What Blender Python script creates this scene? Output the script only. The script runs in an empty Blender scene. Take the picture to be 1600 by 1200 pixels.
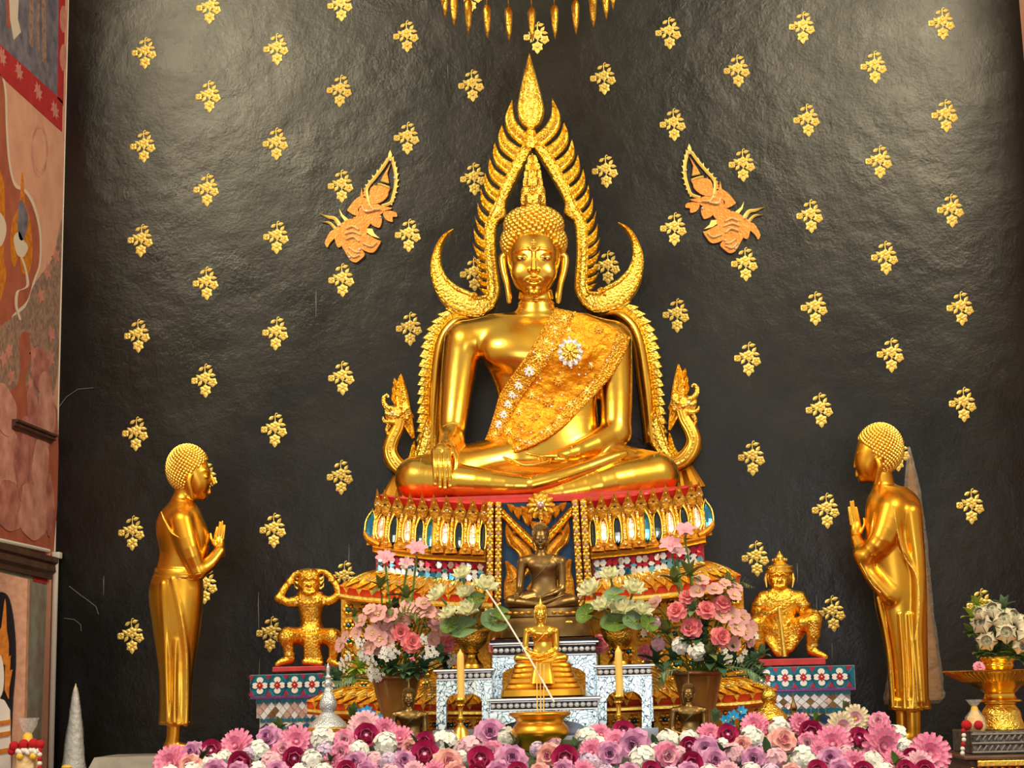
import bpy, bmesh, math, random
import numpy as np
from mathutils import Vector, Matrix
random.seed(7); np.random.seed(7)
scene = bpy.context.scene
COL = scene.collection

# ------------------------------------------------------------------ camera
FPX = 2600.0
PITCH, YAW, ROLL = math.radians(10.27), math.radians(-3.18), math.radians(-1.39)
CAM = np.array([0.363, 0.0, 1.6])
def _axes():
    cp, sp, cy, sy, cr, sr = (math.cos(PITCH), math.sin(PITCH), math.cos(YAW), math.sin(YAW), math.cos(ROLL), math.sin(ROLL))
    fw = np.array([sy*cp, cy*cp, sp]); rt = np.array([cy, -sy, 0.0]); up = np.cross(rt, fw)
    return rt*cr + up*sr, up*cr - rt*sr, fw
AX, AY, AZ = _axes()
cam_data = bpy.data.cameras.new('camera'); cam = bpy.data.objects.new('camera', cam_data); COL.objects.link(cam)
cam_data.sensor_fit = 'HORIZONTAL'; cam_data.sensor_width = 36.0; cam_data.lens = 36.0*FPX/1600.0
cam_data.clip_start = 0.05; cam_data.clip_end = 100
m = Matrix.Identity(4)
for i in range(3):
    m[i][0] = AX[i]; m[i][1] = AY[i]; m[i][2] = -AZ[i]; m[i][3] = CAM[i]
cam.matrix_world = m
scene.camera = cam

# ------------------------------------------------------------------ world, lights, exposure
world = bpy.data.worlds.new('world'); scene.world = world; world.use_nodes = True
bg = world.node_tree.nodes['Background']; bg.inputs[0].default_value = (1.0, 0.86, 0.66, 1); bg.inputs[1].default_value = 0.4
def area(name, loc, target, sx, sy, power, color):
    d = bpy.data.lights.new(name, 'AREA'); d.shape = 'RECTANGLE'; d.size = sx; d.size_y = sy; d.energy = power; d.color = color
    o = bpy.data.objects.new(name, d); COL.objects.link(o); o.location = loc
    o.rotation_euler = (Vector(target) - Vector(loc)).to_track_quat('-Z', 'Y').to_euler()
    return o
area('high_window_left', (-4.3, 3.6, 8.3), (-0.8, 9.6, 2.6), 2.6, 2.2, 400, (1.0, 0.85, 0.55))
area('high_window_right', (4.4, 3.6, 8.2), (0.9, 9.6, 2.6), 2.6, 2.2, 400, (1.0, 0.85, 0.55))
area('door_light', (0.4, -4.0, 2.6), (0, 9.3, 2.4), 3.2, 3.4, 130, (0.86, 0.94, 1.0))
vs = scene.view_settings
vs.view_transform = 'Standard'; vs.look = 'None'; vs.gamma = 1.0; vs.exposure = 0.35; vs.use_curve_mapping = False

# ------------------------------------------------------------------ pixel -> place
def PA(u, v, Y):
    """arrays: the point of depth Y seen at pixel (u, v)"""
    u = np.asarray(u, float); v = np.asarray(v, float); Y = np.asarray(Y, float)
    a = ((u-800)/FPX)[..., None]; b = ((600-v)/FPX)[..., None]
    d = AX*a + AY*b + AZ
    return CAM + d*(Y/d[..., 1])[..., None]
def P(u, v, Y): return Vector(PA(u, v, Y))
def PX(u, v, X):
    d = AX*((u-800)/FPX) + AY*((600-v)/FPX) + AZ
    return Vector(CAM + d*((X-CAM[0])/d[0]))
def sc(u, v, Y): return (P(u+.5, v, Y)-P(u-.5, v, Y)).length
def Q(pts, Y0):
    """(u, v, w): pixel plus w pixels towards the viewer from depth Y0"""
    p = np.asarray(pts, float); s = Y0/FPX
    return PA(p[..., 0], p[..., 1], Y0 - p[..., 2]*s)

# ------------------------------------------------------------------ materials
MATS = {}
def mat(name, col, metal=0.0, rough=0.5, col2=None, nscale=8.0, bump=None, mixpos=(0.35, 0.65), rough2=None, spec=0.5, coat=0.0, trans=0.0, alpha=1.0, sheen=0.0, sss=0.0):
    mt = bpy.data.materials.new(name); mt.use_nodes = True; MATS[name] = mt
    nt = mt.node_tree; N = nt.nodes; L = nt.links; b = N['Principled BSDF']
    def si(k, v):
        if k in b.inputs: b.inputs[k].default_value = v
    si('Base Color', (*col, 1)); si('Metallic', metal); si('Roughness', rough); si('Specular IOR Level', spec)
    si('Coat Weight', coat); si('Coat Roughness', 0.15); si('Transmission Weight', trans); si('Alpha', alpha); si('Sheen Weight', sheen)
    if sss: si('Subsurface Weight', sss); si('Subsurface Radius', (0.02, 0.01, 0.01)); si('Subsurface Scale', 0.5)
    tc = N.new('ShaderNodeTexCoord')
    if col2 is not None or rough2 is not None:
        nz = N.new('ShaderNodeTexNoise'); nz.inputs['Scale'].default_value = nscale; nz.inputs['Detail'].default_value = 6
        L.new(tc.outputs['Object'], nz.inputs['Vector'])
        cr = N.new('ShaderNodeMapRange'); cr.inputs[1].default_value = mixpos[0]; cr.inputs[2].default_value = mixpos[1]
        L.new(nz.outputs['Fac'], cr.inputs[0])
        if col2 is not None:
            mx = N.new('ShaderNodeMix'); mx.data_type = 'RGBA'; mx.inputs[6].default_value = (*col, 1); mx.inputs[7].default_value = (*col2, 1)
            L.new(cr.outputs[0], mx.inputs[0]); L.new(mx.outputs[2], b.inputs['Base Color'])
        if rough2 is not None:
            r2 = N.new('ShaderNodeMapRange'); r2.inputs[3].default_value = rough; r2.inputs[4].default_value = rough2
            L.new(cr.outputs[0], r2.inputs[0]); L.new(r2.outputs[0], b.inputs['Roughness'])
    if bump:
        kind, bs, st, dist = bump
        if kind == 'noise':
            t = N.new('ShaderNodeTexNoise'); t.inputs['Detail'].default_value = 5; o = t.outputs['Fac']
        elif kind == 'vor':
            t = N.new('ShaderNodeTexVoronoi'); t.feature = 'SMOOTH_F1'; o = t.outputs['Distance']
        elif kind == 'wave':
            t = N.new('ShaderNodeTexWave'); t.inputs['Distortion'].default_value = 3; o = t.outputs['Fac']
        t.inputs['Scale'].default_value = bs
        L.new(tc.outputs['Object'], t.inputs['Vector'])
        bp = N.new('ShaderNodeBump'); bp.inputs['Strength'].default_value = st; bp.inputs['Distance'].default_value = dist
        L.new(o, bp.inputs['Height']); L.new(bp.outputs[0], b.inputs['Normal'])
    return mt
GOLD = (0.97, 0.62, 0.1); GOLD2 = (0.86, 0.42, 0.03)
mat('gold_polished', GOLD, 1, 0.2, col2=(0.88, 0.46, 0.045), nscale=5, rough2=0.3, bump=('noise', 14, 0.06, 0.01))
mat('gold_satin', (0.9, 0.5, 0.06), 1, 0.27, col2=(0.82, 0.39, 0.03), nscale=4, rough2=0.4, bump=('noise', 18, 0.06, 0.01))
mat('gold_carved', (1.0, 0.76, 0.17), 1, 0.36, col2=(0.95, 0.58, 0.06), nscale=45, bump=('vor', 80, 0.8, 0.01))
mat('gold_fine', (1.0, 0.72, 0.15), 1, 0.32, col2=(0.85, 0.46, 0.04), nscale=60, bump=('vor', 130, 0.8, 0.006))
mat('gold_leaf', (0.98, 0.63, 0.1), 1, 0.24, col2=(0.8, 0.4, 0.03), nscale=40, bump=('noise', 70, 0.7, 0.01))
mat('gold_paint', (0.98, 0.78, 0.22), 0.4, 0.42, col2=(0.95, 0.68, 0.16), nscale=30, bump=('noise', 90, 0.3, 0.004))
mat('gold_trim', (0.98, 0.66, 0.12), 1, 0.33, bump=('noise', 60, 0.4, 0.006))
mat('gold_ochre', (0.86, 0.46, 0.05), 0.75, 0.42, col2=(0.6, 0.24, 0.02), nscale=30, bump=('noise', 70, 0.6, 0.008))
mat('gold_orange', (0.83, 0.36, 0.03), 0.8, 0.4, col2=(0.55, 0.18, 0.01), nscale=40, bump=('noise', 70, 0.7, 0.008))
mat('copper_inlay', (0.62, 0.22, 0.035), 0.45, 0.45, col2=(0.7, 0.3, 0.06), nscale=40, bump=('vor', 90, 0.5, 0.004))
mat('bronze', (0.33, 0.21, 0.075), 1, 0.32, col2=(0.2, 0.115, 0.045), nscale=14, rough2=0.45)
mat('red_lacquer', (0.75, 0.03, 0.02), 0.0, 0.3, col2=(0.5, 0.015, 0.015), nscale=20, coat=0.3)
mat('red_paint', (0.52, 0.035, 0.04), 0.0, 0.45, col2=(0.38, 0.02, 0.03), nscale=12)
mat('mirror_silver', (0.95, 0.96, 0.98), 0.6, 0.16)
mat('mirror_pink', (0.78, 0.5, 0.4), 0.8, 0.22, bump=('noise', 40, 0.3, 0.006))
mat('mirror_dark', (0.03, 0.045, 0.07), 0.6, 0.1)
mat('mirror_blue', (0.05, 0.25, 0.45), 0.85, 0.12)
mat('mirror_lightblue', (0.25, 0.6, 0.8), 0.85, 0.15)
mat('mirror_red', (0.55, 0.02, 0.05), 0.6, 0.15)
mat('mirror_teal', (0.01, 0.22, 0.3), 0.5, 0.15, col2=(0.02, 0.12, 0.2), nscale=30)
mat('mirror_white', (0.86, 0.82, 0.76), 0.25, 0.18)
mat('mirror_purple', (0.2, 0.04, 0.25), 0.5, 0.2)
mat('navy_glass', (0.01, 0.03, 0.09), 0.0, 0.5, col2=(0.015, 0.05, 0.12), nscale=18, spec=.2)
mat('mosaic_grout', (0.45, 0.42, 0.42), 0, 0.7)
mat('black_lacquer', (0.01, 0.01, 0.016), 0, 0.4, spec=.25)
mat('white_paint', (0.8, 0.78, 0.72), 0, 0.5)
mat('wax', (0.95, 0.66, 0.16), 0, 0.4, sss=0.3)
mat('leaf_green', (0.07, 0.17, 0.03), 0, 0.5, col2=(0.15, 0.26, 0.05), nscale=30)
mat('leaf_dark', (0.02, 0.07, 0.035), 0, 0.5, col2=(0.06, 0.13, 0.05), nscale=30)
mat('leaf_olive', (0.2, 0.22, 0.05), 0, 0.55, col2=(0.1, 0.15, 0.04), nscale=30)
mat('leaf_pale', (0.2, 0.32, 0.16), 0, 0.5, col2=(0.1, 0.2, 0.1), nscale=20)
mat('leaf_lime', (0.32, 0.45, 0.05), 0, 0.5)

# ------------------------------------------------------------------ objects
def setp(o, label=None, cat=None, group=None, kind=None):
    if label: o['label'] = label
    if cat: o['category'] = cat
    if group: o['group'] = group
    if kind: o['kind'] = kind
    return o
def empty(name, loc, label=None, cat=None, group=None):
    o = bpy.data.objects.new(name, None); COL.objects.link(o); o.location = loc; o.empty_display_size = 0.05
    return setp(o, label, cat, group)
def link(name, me, parent=None, loc=None):
    o = bpy.data.objects.new(name, me); COL.objects.link(o)
    if parent is not None: o.parent = parent
    if loc is not None: o.location = loc
    return o
def base_of(o):
    """world offset of an unrotated tree of empties and meshes"""
    b = Vector((0, 0, 0))
    while o is not None:
        b = b + Vector(o.location); o = o.parent
    return b

class MB:
    def __init__(s): s.v = []; s.f = []
    def add(s, verts, faces):
        o = len(s.v); s.v.extend([tuple(map(float, p)) for p in verts]); s.f.extend([tuple(i+o for i in f) for f in faces]); return s
    def box(s, lo, hi):
        x0, y0, z0 = lo; x1, y1, z1 = hi
        return s.add([(x0,y0,z0),(x1,y0,z0),(x1,y1,z0),(x0,y1,z0),(x0,y0,z1),(x1,y0,z1),(x1,y1,z1),(x0,y1,z1)],
                     [(0,3,2,1),(4,5,6,7),(0,1,5,4),(1,2,6,5),(2,3,7,6),(3,0,4,7)])
    def bbox(s, lo, hi, b=0.006):
        """box with chamfered edges"""
        bm = bmesh.new(); x0, y0, z0 = lo; x1, y1, z1 = hi
        vs_ = [bm.verts.new(p) for p in [(x0,y0,z0),(x1,y0,z0),(x1,y1,z0),(x0,y1,z0),(x0,y0,z1),(x1,y0,z1),(x1,y1,z1),(x0,y1,z1)]]
        for f in [(0,3,2,1),(4,5,6,7),(0,1,5,4),(1,2,6,5),(2,3,7,6),(3,0,4,7)]: bm.faces.new([vs_[i] for i in f])
        bmesh.ops.bevel(bm, geom=list(bm.edges), offset=b, segments=2, affect='EDGES', profile=0.5)
        bm.verts.index_update()
        s.add([v.co for v in bm.verts], [[v.index for v in f.verts] for f in bm.faces]); bm.free(); return s
    def tube(s, pts, rad, n=8, cap=True, flat=None):
        pts = [Vector(p) for p in pts]; k = len(pts)
        rad = [rad]*k if not hasattr(rad, '__len__') else rad
        vs_ = []; fs = []; prev = None
        for i, p in enumerate(pts):
            t = (pts[min(i+1, k-1)]-pts[max(i-1, 0)]).normalized()
            if prev is None:
                a = t.cross(Vector((0, 1, 0)))
                if a.length < 1e-3: a = t.cross(Vector((1, 0, 0)))
            else: a = prev - t*prev.dot(t)
            a.normalize(); b = t.cross(a); prev = a
            for j in range(n):
                q = 2*math.pi*j/n
                off = a*math.cos(q)*rad[i] + b*math.sin(q)*rad[i]
                if flat is not None: off.y *= flat
                vs_.append(p+off)
        for i in range(k-1):
            for j in range(n):
                fs.append((i*n+j, i*n+(j+1) % n, (i+1)*n+(j+1) % n, (i+1)*n+j))
        if cap:
            fs.append(tuple(range(n-1, -1, -1))); fs.append(tuple((k-1)*n+j for j in range(n)))
        return s.add(vs_, fs)
    def lathe(s, prof, n=28, cap=True, sx=1.0, sy=1.0, wob=None):
        """prof: list of (center Vector, radius) from bottom or top"""
        vs_ = []; fs = []
        for i, (c, r) in enumerate(prof):
            for j in range(n):
                q = 2*math.pi*j/n; rr = r*(1 if wob is None else wob(i, q))
                vs_.append((c[0]+rr*math.cos(q)*sx, c[1]+rr*math.sin(q)*sy, c[2]))
        for i in range(len(prof)-1):
            for j in range(n): fs.append((i*n+j, i*n+(j+1) % n, (i+1)*n+(j+1) % n, (i+1)*n+j))
        if cap: fs.append(tuple(range(n-1, -1, -1))); fs.append(tuple((len(prof)-1)*n+j for j in range(n)))
        return s.add(vs_, fs)
    def prism(s, out, d):
        """out: front outline (Vectors); d: vector to the back face"""
        k = len(out); d = Vector(d)
        return s.add([*out, *[Vector(p)+d for p in out]],
                     [tuple(range(k)), tuple(range(2*k-1, k-1, -1))] + [(i, i+k, (i+1) % k+k, (i+1) % k) for i in range(k)])
    def ball(s, c, r, n=8, mrows=5, sq=(1, 1, 1)):
        vs_ = [(c[0], c[1], c[2]+r*sq[2])]; fs = []
        for i in range(1, mrows):
            a = math.pi*i/mrows
            for j in range(n):
                q = 2*math.pi*j/n
                vs_.append((c[0]+r*sq[0]*math.sin(a)*math.cos(q), c[1]+r*sq[1]*math.sin(a)*math.sin(q), c[2]+r*sq[2]*math.cos(a)))
        vs_.append((c[0], c[1], c[2]-r*sq[2])); e = len(vs_)-1
        for j in range(n):
            fs.append((0, 1+j, 1+(j+1) % n)); fs.append((e, e-n+(j+1) % n, e-n+j))
        for i in range(mrows-2):
            for j in range(n):
                fs.append((1+i*n+j, 1+(i+1)*n+j, 1+(i+1)*n+(j+1) % n, 1+i*n+(j+1) % n))
        return s.add(vs_, fs)
    def strip(s, A, B, prof, thick, nrm=(0, -1, 0)):
        """band between edge curves A and B; prof = [(t, height)] across; back at -thick"""
        nrm = Vector(nrm); k = len(A); q = len(prof); vs_ = []; fs = []
        for a, b in zip(A, B):
            a = Vector(a); b = Vector(b); w = (b-a).length
            for t, h in prof: vs_.append(a.lerp(b, t)+nrm*min(h, h*0.25+w*0.6))
            vs_.append(b-nrm*thick); vs_.append(a-nrm*thick)
        n = q+2
        for i in range(k-1):
            for j in range(n): fs.append((i*n+j, i*n+(j+1) % n, (i+1)*n+(j+1) % n, (i+1)*n+j))
        fs.append(tuple(range(n))); fs.append(tuple((k-1)*n+j for j in range(n-1, -1, -1)))
        return s.add(vs_, fs)
    def grid(s, rows, thick=None):
        nr, nc = len(rows), len(rows[0])
        vs_ = [p for r in rows for p in r]
        fs = [(i*nc+j, i*nc+j+1, (i+1)*nc+j+1, (i+1)*nc+j) for i in range(nr-1) for j in range(nc-1)]
        return s.add(vs_, fs)
    def mesh(s, name, material, smooth=True, off=(0, 0, 0), angle=None):
        me = bpy.data.meshes.new(name); o = Vector(off)
        me.from_pydata([(p[0]-o[0], p[1]-o[1], p[2]-o[2]) for p in s.v], [], s.f)
        me.materials.append(MATS[material] if isinstance(material, str) else material)
        if smooth: shade(me, angle)
        me.update(); return me
    def build(s, name, material, parent=None, smooth=True, angle=0.7):
        """smooth shading with sharp edges past `angle`"""
        off = base_of(parent) if parent is not None else Vector((0, 0, 0))
        loc = None
        if parent is None:
            a = np.array(s.v); c = Vector(((a[:, 0].min()+a[:, 0].max())/2, (a[:, 1].min()+a[:, 1].max())/2, a[:, 2].min())); off = c; loc = c
        return link(name, s.mesh(name, material, smooth, off, angle), parent, loc)
def shade(me, angle=None):
    me.polygons.foreach_set('use_smooth', [True]*len(me.polygons))
    if angle is not None:
        try: me.set_sharp_from_angle(angle=angle)
        except Exception: pass
def smooth_pts(pts, n=6, closed=False):
    """Catmull-Rom through points of any dimension"""
    p = np.array(pts, float); k = len(p); out = []
    rng = range(k) if closed else range(k-1)
    for i in rng:
        p0 = p[(i-1) % k] if closed or i > 0 else 2*p[0]-p[1]
        p1 = p[i]; p2 = p[(i+1) % k]
        p3 = p[(i+2) % k] if closed or i+2 < k else 2*p[-1]-p[-2]
        for j in range(n):
            t = j/n
            out.append(0.5*((2*p1)+(-p0+p2)*t+(2*p0-5*p1+4*p2-p3)*t*t+(-p0+3*p1-3*p2+p3)*t**3))
    if not closed: out.append(p[-1])
    return np.array(out)

# ------------------------------------------------------------------ sculpting: smooth unions on a grid
class Field:
    def __init__(s, lo, hi, h):
        s.lo = np.array(lo, float); s.h = h
        s.n = np.ceil((np.array(hi)-s.lo)/h).astype(int)+1
        s.ax = [s.lo[i]+h*np.arange(s.n[i]) for i in range(3)]
        s.F = np.full(s.n, 60.0, np.float32)
    def blk(s, lo, hi):
        a = np.clip(np.floor((np.array(lo)-s.lo)/s.h).astype(int), 0, s.n); b = np.clip(np.ceil((np.array(hi)-s.lo)/s.h).astype(int)+1, 0, s.n)
        sl = tuple(slice(a[i], b[i]) for i in range(3))
        X = s.ax[0][sl[0]][:, None, None]; Y = s.ax[1][sl[1]][None, :, None]; Z = s.ax[2][sl[2]][None, None, :]
        return sl, X, Y, Z
    def put(s, sl, d, k, sub=False):
        if d.size == 0: return
        a = s.F[sl]; d = d.astype(np.float32)
        if sub: d = -d; h = np.maximum(k-np.abs(a-d), 0)/k; s.F[sl] = np.maximum(a, d)+h*h*k/4
        else: h = np.maximum(k-np.abs(a-d), 0)/k; s.F[sl] = np.minimum(a, d)-h*h*k/4
    def cap(s, a, b, ra, rb, k=4, sub=False):
        a = np.array(a, float); b = np.array(b, float); m_ = max(ra, rb)+k+6
        sl, X, Y, Z = s.blk(np.minimum(a, b)-m_, np.maximum(a, b)+m_); ba = b-a
        t = np.clip(((X-a[0])*ba[0]+(Y-a[1])*ba[1]+(Z-a[2])*ba[2])/max(ba@ba, 1e-9), 0, 1)
        d = np.sqrt((X-a[0]-t*ba[0])**2+(Y-a[1]-t*ba[1])**2+(Z-a[2]-t*ba[2])**2)-(ra+t*(rb-ra))
        s.put(sl, d, k, sub)
    def chain(s, pts, k=4, n=1, sub=False):
        q = smooth_pts(pts, n) if n > 1 else np.array(pts, float)
        lo = (q[:, :3]-q[:, 3:4]).min(0)-k-6; hi = (q[:, :3]+q[:, 3:4]).max(0)+k+6
        sl, X, Y, Z = s.blk(lo, hi); D = None
        for A, B in zip(q[:-1], q[1:]):
            a, b, ra, rb = A[:3], B[:3], A[3], B[3]; ba = b-a
            t = np.clip(((X-a[0])*ba[0]+(Y-a[1])*ba[1]+(Z-a[2])*ba[2])/max(ba@ba, 1e-9), 0, 1)
            d = np.sqrt((X-a[0]-t*ba[0])**2+(Y-a[1]-t*ba[1])**2+(Z-a[2]-t*ba[2])**2)-(ra+t*(rb-ra))
            D = d if D is None else np.minimum(D, d)
        s.put(sl, D, k, sub)
    def ell(s, c, r, k=4, sub=False, rot=0.0):
        """ellipsoid, rot = turn in the u-v plane"""
        c = np.array(c, float); r = np.array(r, float); m_ = r.max()+k+6
        sl, X, Y, Z = s.blk(c-m_, c+m_); x = X-c[0]; y = Y-c[1]; z = Z-c[2]
        if rot: x, y = x*math.cos(rot)+y*math.sin(rot), -x*math.sin(rot)+y*math.cos(rot)
        k0 = np.sqrt((x/r[0])**2+(y/r[1])**2+(z/r[2])**2); k1 = np.sqrt((x/r[0]**2)**2+(y/r[1]**2)**2+(z/r[2]**2)**2)
        s.put(sl, k0*(k0-1)/np.maximum(k1, 1e-6), k, sub)
    def stack(s, rows, k=4, pw=2.0):
        """rows (v, left, right, back, front): elliptic slices joined down the v axis"""
        q = np.array(rows, float); q = smooth_pts(q, 4); q = q[np.argsort(q[:, 0])]
        lo = np.array([q[:, 1].min(), q[0, 0], q[:, 3].min()])-k-6; hi = np.array([q[:, 2].max(), q[-1, 0], q[:, 4].max()])+k+6
        sl, X, Y, Z = s.blk(lo, hi); y = np.clip(Y.ravel(), q[0, 0], q[-1, 0])
        f = lambda i: np.interp(y, q[:, 0], q[:, i])[None, :, None]
        cu = (f(1)+f(2))/2; ru = (f(2)-f(1))/2; cw = (f(3)+f(4))/2; rw = (f(4)-f(3))/2
        g = (np.abs((X-cu)/ru)**pw+np.abs((Z-cw)/rw)**pw)**(1/pw)
        d = (g-1)*np.minimum(ru, rw); dy = np.maximum(np.maximum(q[0, 0]-Y, Y-q[-1, 0]), -60)
        d = np.maximum(d, dy*np.ones_like(d)); s.put(sl, d, k)
    def front(s, u, v):
        """frontmost w of the surface at pixels u, v (nan where empty)"""
        i = np.clip(np.round((np.asarray(u)-s.lo[0])/s.h).astype(int), 0, s.n[0]-1); j = np.clip(np.round((np.asarray(v)-s.lo[1])/s.h).astype(int), 0, s.n[1]-1)
        col = s.F[i, j] < 0; idx = s.n[2]-1-np.argmax(col[..., ::-1], axis=-1)
        return np.where(col.any(-1), s.ax[2][idx], np.nan)
    def nets(s, relax=2):
        F = s.F; ins = F < 0
        c = [ins[i:F.shape[0]-1+i, j:F.shape[1]-1+j, k:F.shape[2]-1+k] for i in (0, 1) for j in (0, 1) for k in (0, 1)]
        cnt = sum(x.astype(np.int8) for x in c); act = (cnt > 0) & (cnt < 8)
        I = np.argwhere(act); idx = -np.ones(act.shape, np.int64); idx[act] = np.arange(len(I))
        off = np.array([(i, j, k) for i in (0, 1) for j in (0, 1) for k in (0, 1)])
        val = np.stack([F[I[:, 0]+o[0], I[:, 1]+o[1], I[:, 2]+o[2]] for o in off], 1)
        S = np.zeros((len(I), 3)); C = np.zeros(len(I))
        for a in range(8):
            for b in range(a+1, 8):
                if np.abs(off[a]-off[b]).sum() != 1: continue
                va, vb = val[:, a], val[:, b]; mk = (va < 0) != (vb < 0)
                t = np.where(mk, va/np.where(mk, va-vb, 1), 0)
                S += mk[:, None]*(off[a]+t[:, None]*(off[b]-off[a])); C += mk
        V = I+S/C[:, None]
        faces = []
        for ax in range(3):
            o = [0, 0, 0]; o[ax] = 1
            A = ins[:F.shape[0]-o[0], :F.shape[1]-o[1], :F.shape[2]-o[2]]; B = ins[o[0]:, o[1]:, o[2]:]
            b, c_ = [(1, 2), (2, 0), (0, 1)][ax]
            E = np.argwhere(A != B); E = E[(E[:, b] > 0) & (E[:, c_] > 0) & (E[:, b] < act.shape[b]) & (E[:, c_] < act.shape[c_])]
            sg = A[E[:, 0], E[:, 1], E[:, 2]]
            def at(db, dc):
                q = E.copy(); q[:, b] += db; q[:, c_] += dc; return idx[q[:, 0], q[:, 1], q[:, 2]]
            f = np.stack([at(-1, -1), at(0, -1), at(0, 0), at(-1, 0)], 1)
            f[~sg] = f[~sg][:, ::-1]; faces.append(f)
        faces = np.concatenate(faces); faces = faces[:, ::-1]
        ed = np.concatenate([faces[:, [0, 1]], faces[:, [1, 2]], faces[:, [2, 3]], faces[:, [3, 0]]])
        def tri(p):
            q = np.clip(p, 0, np.array(F.shape)-1.001); i = q.astype(int); fr = q-i; r = 0
            for o in off:
                w = np.prod(np.where(o == 1, fr, 1-fr), 1); r = r+w*F[i[:, 0]+o[0], i[:, 1]+o[1], i[:, 2]+o[2]]
            return r
        for _ in range(relax):
            A = np.zeros_like(V); n = np.zeros(len(V))
            np.add.at(A, ed[:, 0], V[ed[:, 1]]); np.add.at(n, ed[:, 0], 1)
            V = np.where(n[:, None] > 0, V*0.4+0.6*A/np.maximum(n, 1)[:, None], V)
            d = tri(V)/s.h
            g = np.stack([tri(V+e)-tri(V-e) for e in np.eye(3)*0.5], 1)/s.h; g2 = (g**2).sum(1)
            V = V-np.clip(d/np.maximum(g2, 0.25), -1, 1)[:, None]*g
        return s.lo+V*s.h, faces
def sculpt(name, V, Fc, material, parent, Y0=None, tf=None):
    W = tf(V) if tf is not None else Q(V, Y0)
    off = np.array(base_of(parent)) if parent is not None else 0
    me = bpy.data.meshes.new(name); W = W-off
    me.vertices.add(len(W)); me.vertices.foreach_set('co', W.astype(np.float32).ravel())
    me.loops.add(Fc.size); me.loops.foreach_set('vertex_index', Fc.astype(np.int32).ravel())
    me.polygons.add(len(Fc)); me.polygons.foreach_set('loop_start', np.arange(0, Fc.size, 4, dtype=np.int32))
    me.polygons.foreach_set('loop_total', np.full(len(Fc), 4, np.int32))
    me.update(calc_edges=True); me.validate(); shade(me); me.materials.append(MATS[material])
    return link(name, me, parent)
WALL_Y = 10.0
ORD = ['first','second','third','fourth','fifth','sixth','seventh','eighth','ninth','tenth','eleventh','twelfth','thirteenth','fourteenth','fifteenth','sixteenth','seventeenth','eighteenth','nineteenth','twentieth']
# ================================================================== THE SETTING
XL = P(93, 600, WALL_Y).x
XR = P(1642, 600, WALL_Y).x
def wall_material():
    mt = bpy.data.materials.new('black_plaster'); mt.use_nodes = True; MATS['black_plaster'] = mt
    nt = mt.node_tree; N = nt.nodes; L = nt.links; b = N['Principled BSDF']
    tc = N.new('ShaderNodeTexCoord')
    def noise(scale, detail, rough=0.55):
        n = N.new('ShaderNodeTexNoise'); n.inputs['Scale'].default_value = scale; n.inputs['Detail'].default_value = detail
        n.inputs['Roughness'].default_value = rough; L.new(tc.outputs['Object'], n.inputs['Vector']); return n
    a = noise(1.6, 6); mr = N.new('ShaderNodeMapRange'); mr.inputs[1].default_value = 0.38; mr.inputs[2].default_value = 0.7
    L.new(a.outputs['Fac'], mr.inputs[0])
    mx = N.new('ShaderNodeMix'); mx.data_type = 'RGBA'; mx.inputs[6].default_value = (0.003, 0.0028, 0.0026, 1); mx.inputs[7].default_value = (0.011, 0.009, 0.007, 1)
    L.new(mr.outputs[0], mx.inputs[0]); L.new(mx.outputs[2], b.inputs['Base Color'])
    c = noise(2.3, 5); r = N.new('ShaderNodeMapRange'); r.inputs[1].default_value = 0.3; r.inputs[2].default_value = 0.7; r.inputs[3].default_value = 0.2; r.inputs[4].default_value = 0.36
    L.new(c.outputs['Fac'], r.inputs[0]); L.new(r.outputs[0], b.inputs['Roughness'])
    n1 = noise(4, 3); n2 = noise(60, 8, 0.65)
    ad = N.new('ShaderNodeMath'); ad.operation = 'MULTIPLY_ADD'; ad.inputs[1].default_value = 0.2
    L.new(n2.outputs['Fac'], ad.inputs[0]); L.new(n1.outputs['Fac'], ad.inputs[2])
    bp = N.new('ShaderNodeBump'); b.inputs['Specular IOR Level'].default_value = 0.42; bp.inputs['Strength'].default_value = 0.22; bp.inputs['Distance'].default_value = 0.05
    L.new(ad.outputs[0], bp.inputs['Height']); L.new(bp.outputs[0], b.inputs['Normal'])
wall_material()
mat('mural_pink', (0.74, 0.4, 0.28), 0, 0.75, col2=(0.64, 0.32, 0.23), nscale=7)
mat('mural_red', (0.44, 0.13, 0.075), 0, 0.7, col2=(0.36, 0.09, 0.05), nscale=8)
mat('mural_slate', (0.1, 0.1, 0.15), 0, 0.7, col2=(0.22, 0.2, 0.26), nscale=14)
mat('mural_crimson', (0.5, 0.03, 0.03), 0, 0.7, col2=(0.4, 0.02, 0.03), nscale=12)
mat('mural_blossom', (0.66, 0.27, 0.22), 0, 0.7, col2=(0.5, 0.2, 0.17), nscale=25)
mat('mural_thicket', (0.4, 0.25, 0.19), 0, 0.8, col2=(0.2, 0.13, 0.11), nscale=34)
mat('mural_orange', (0.72, 0.26, 0.02), 0, 0.6, col2=(0.5, 0.15, 0.01), nscale=30)
mat('mural_white', (0.72, 0.62, 0.52), 0, 0.7)
mat('mural_rock', (0.55, 0.22, 0.18), 0, 0.75, col2=(0.3, 0.1, 0.085), nscale=10, bump=None)
mat('mural_rock_pale', (0.68, 0.34, 0.28), 0, 0.75, col2=(0.46, 0.19, 0.15), nscale=9)
mat('greenish_plaster', (0.32, 0.36, 0.32), 0, 0.6, col2=(0.28, 0.2, 0.17), nscale=9)
mat('brown_wood', (0.13, 0.065, 0.04), 0, 0.45, col2=(0.07, 0.035, 0.025), nscale=10)
mat('red_carpet', (0.32, 0.05, 0.03), 0, 0.9, col2=(0.24, 0.03, 0.02), nscale=12, bump=('noise', 200, 0.3, 0.004))
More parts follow.
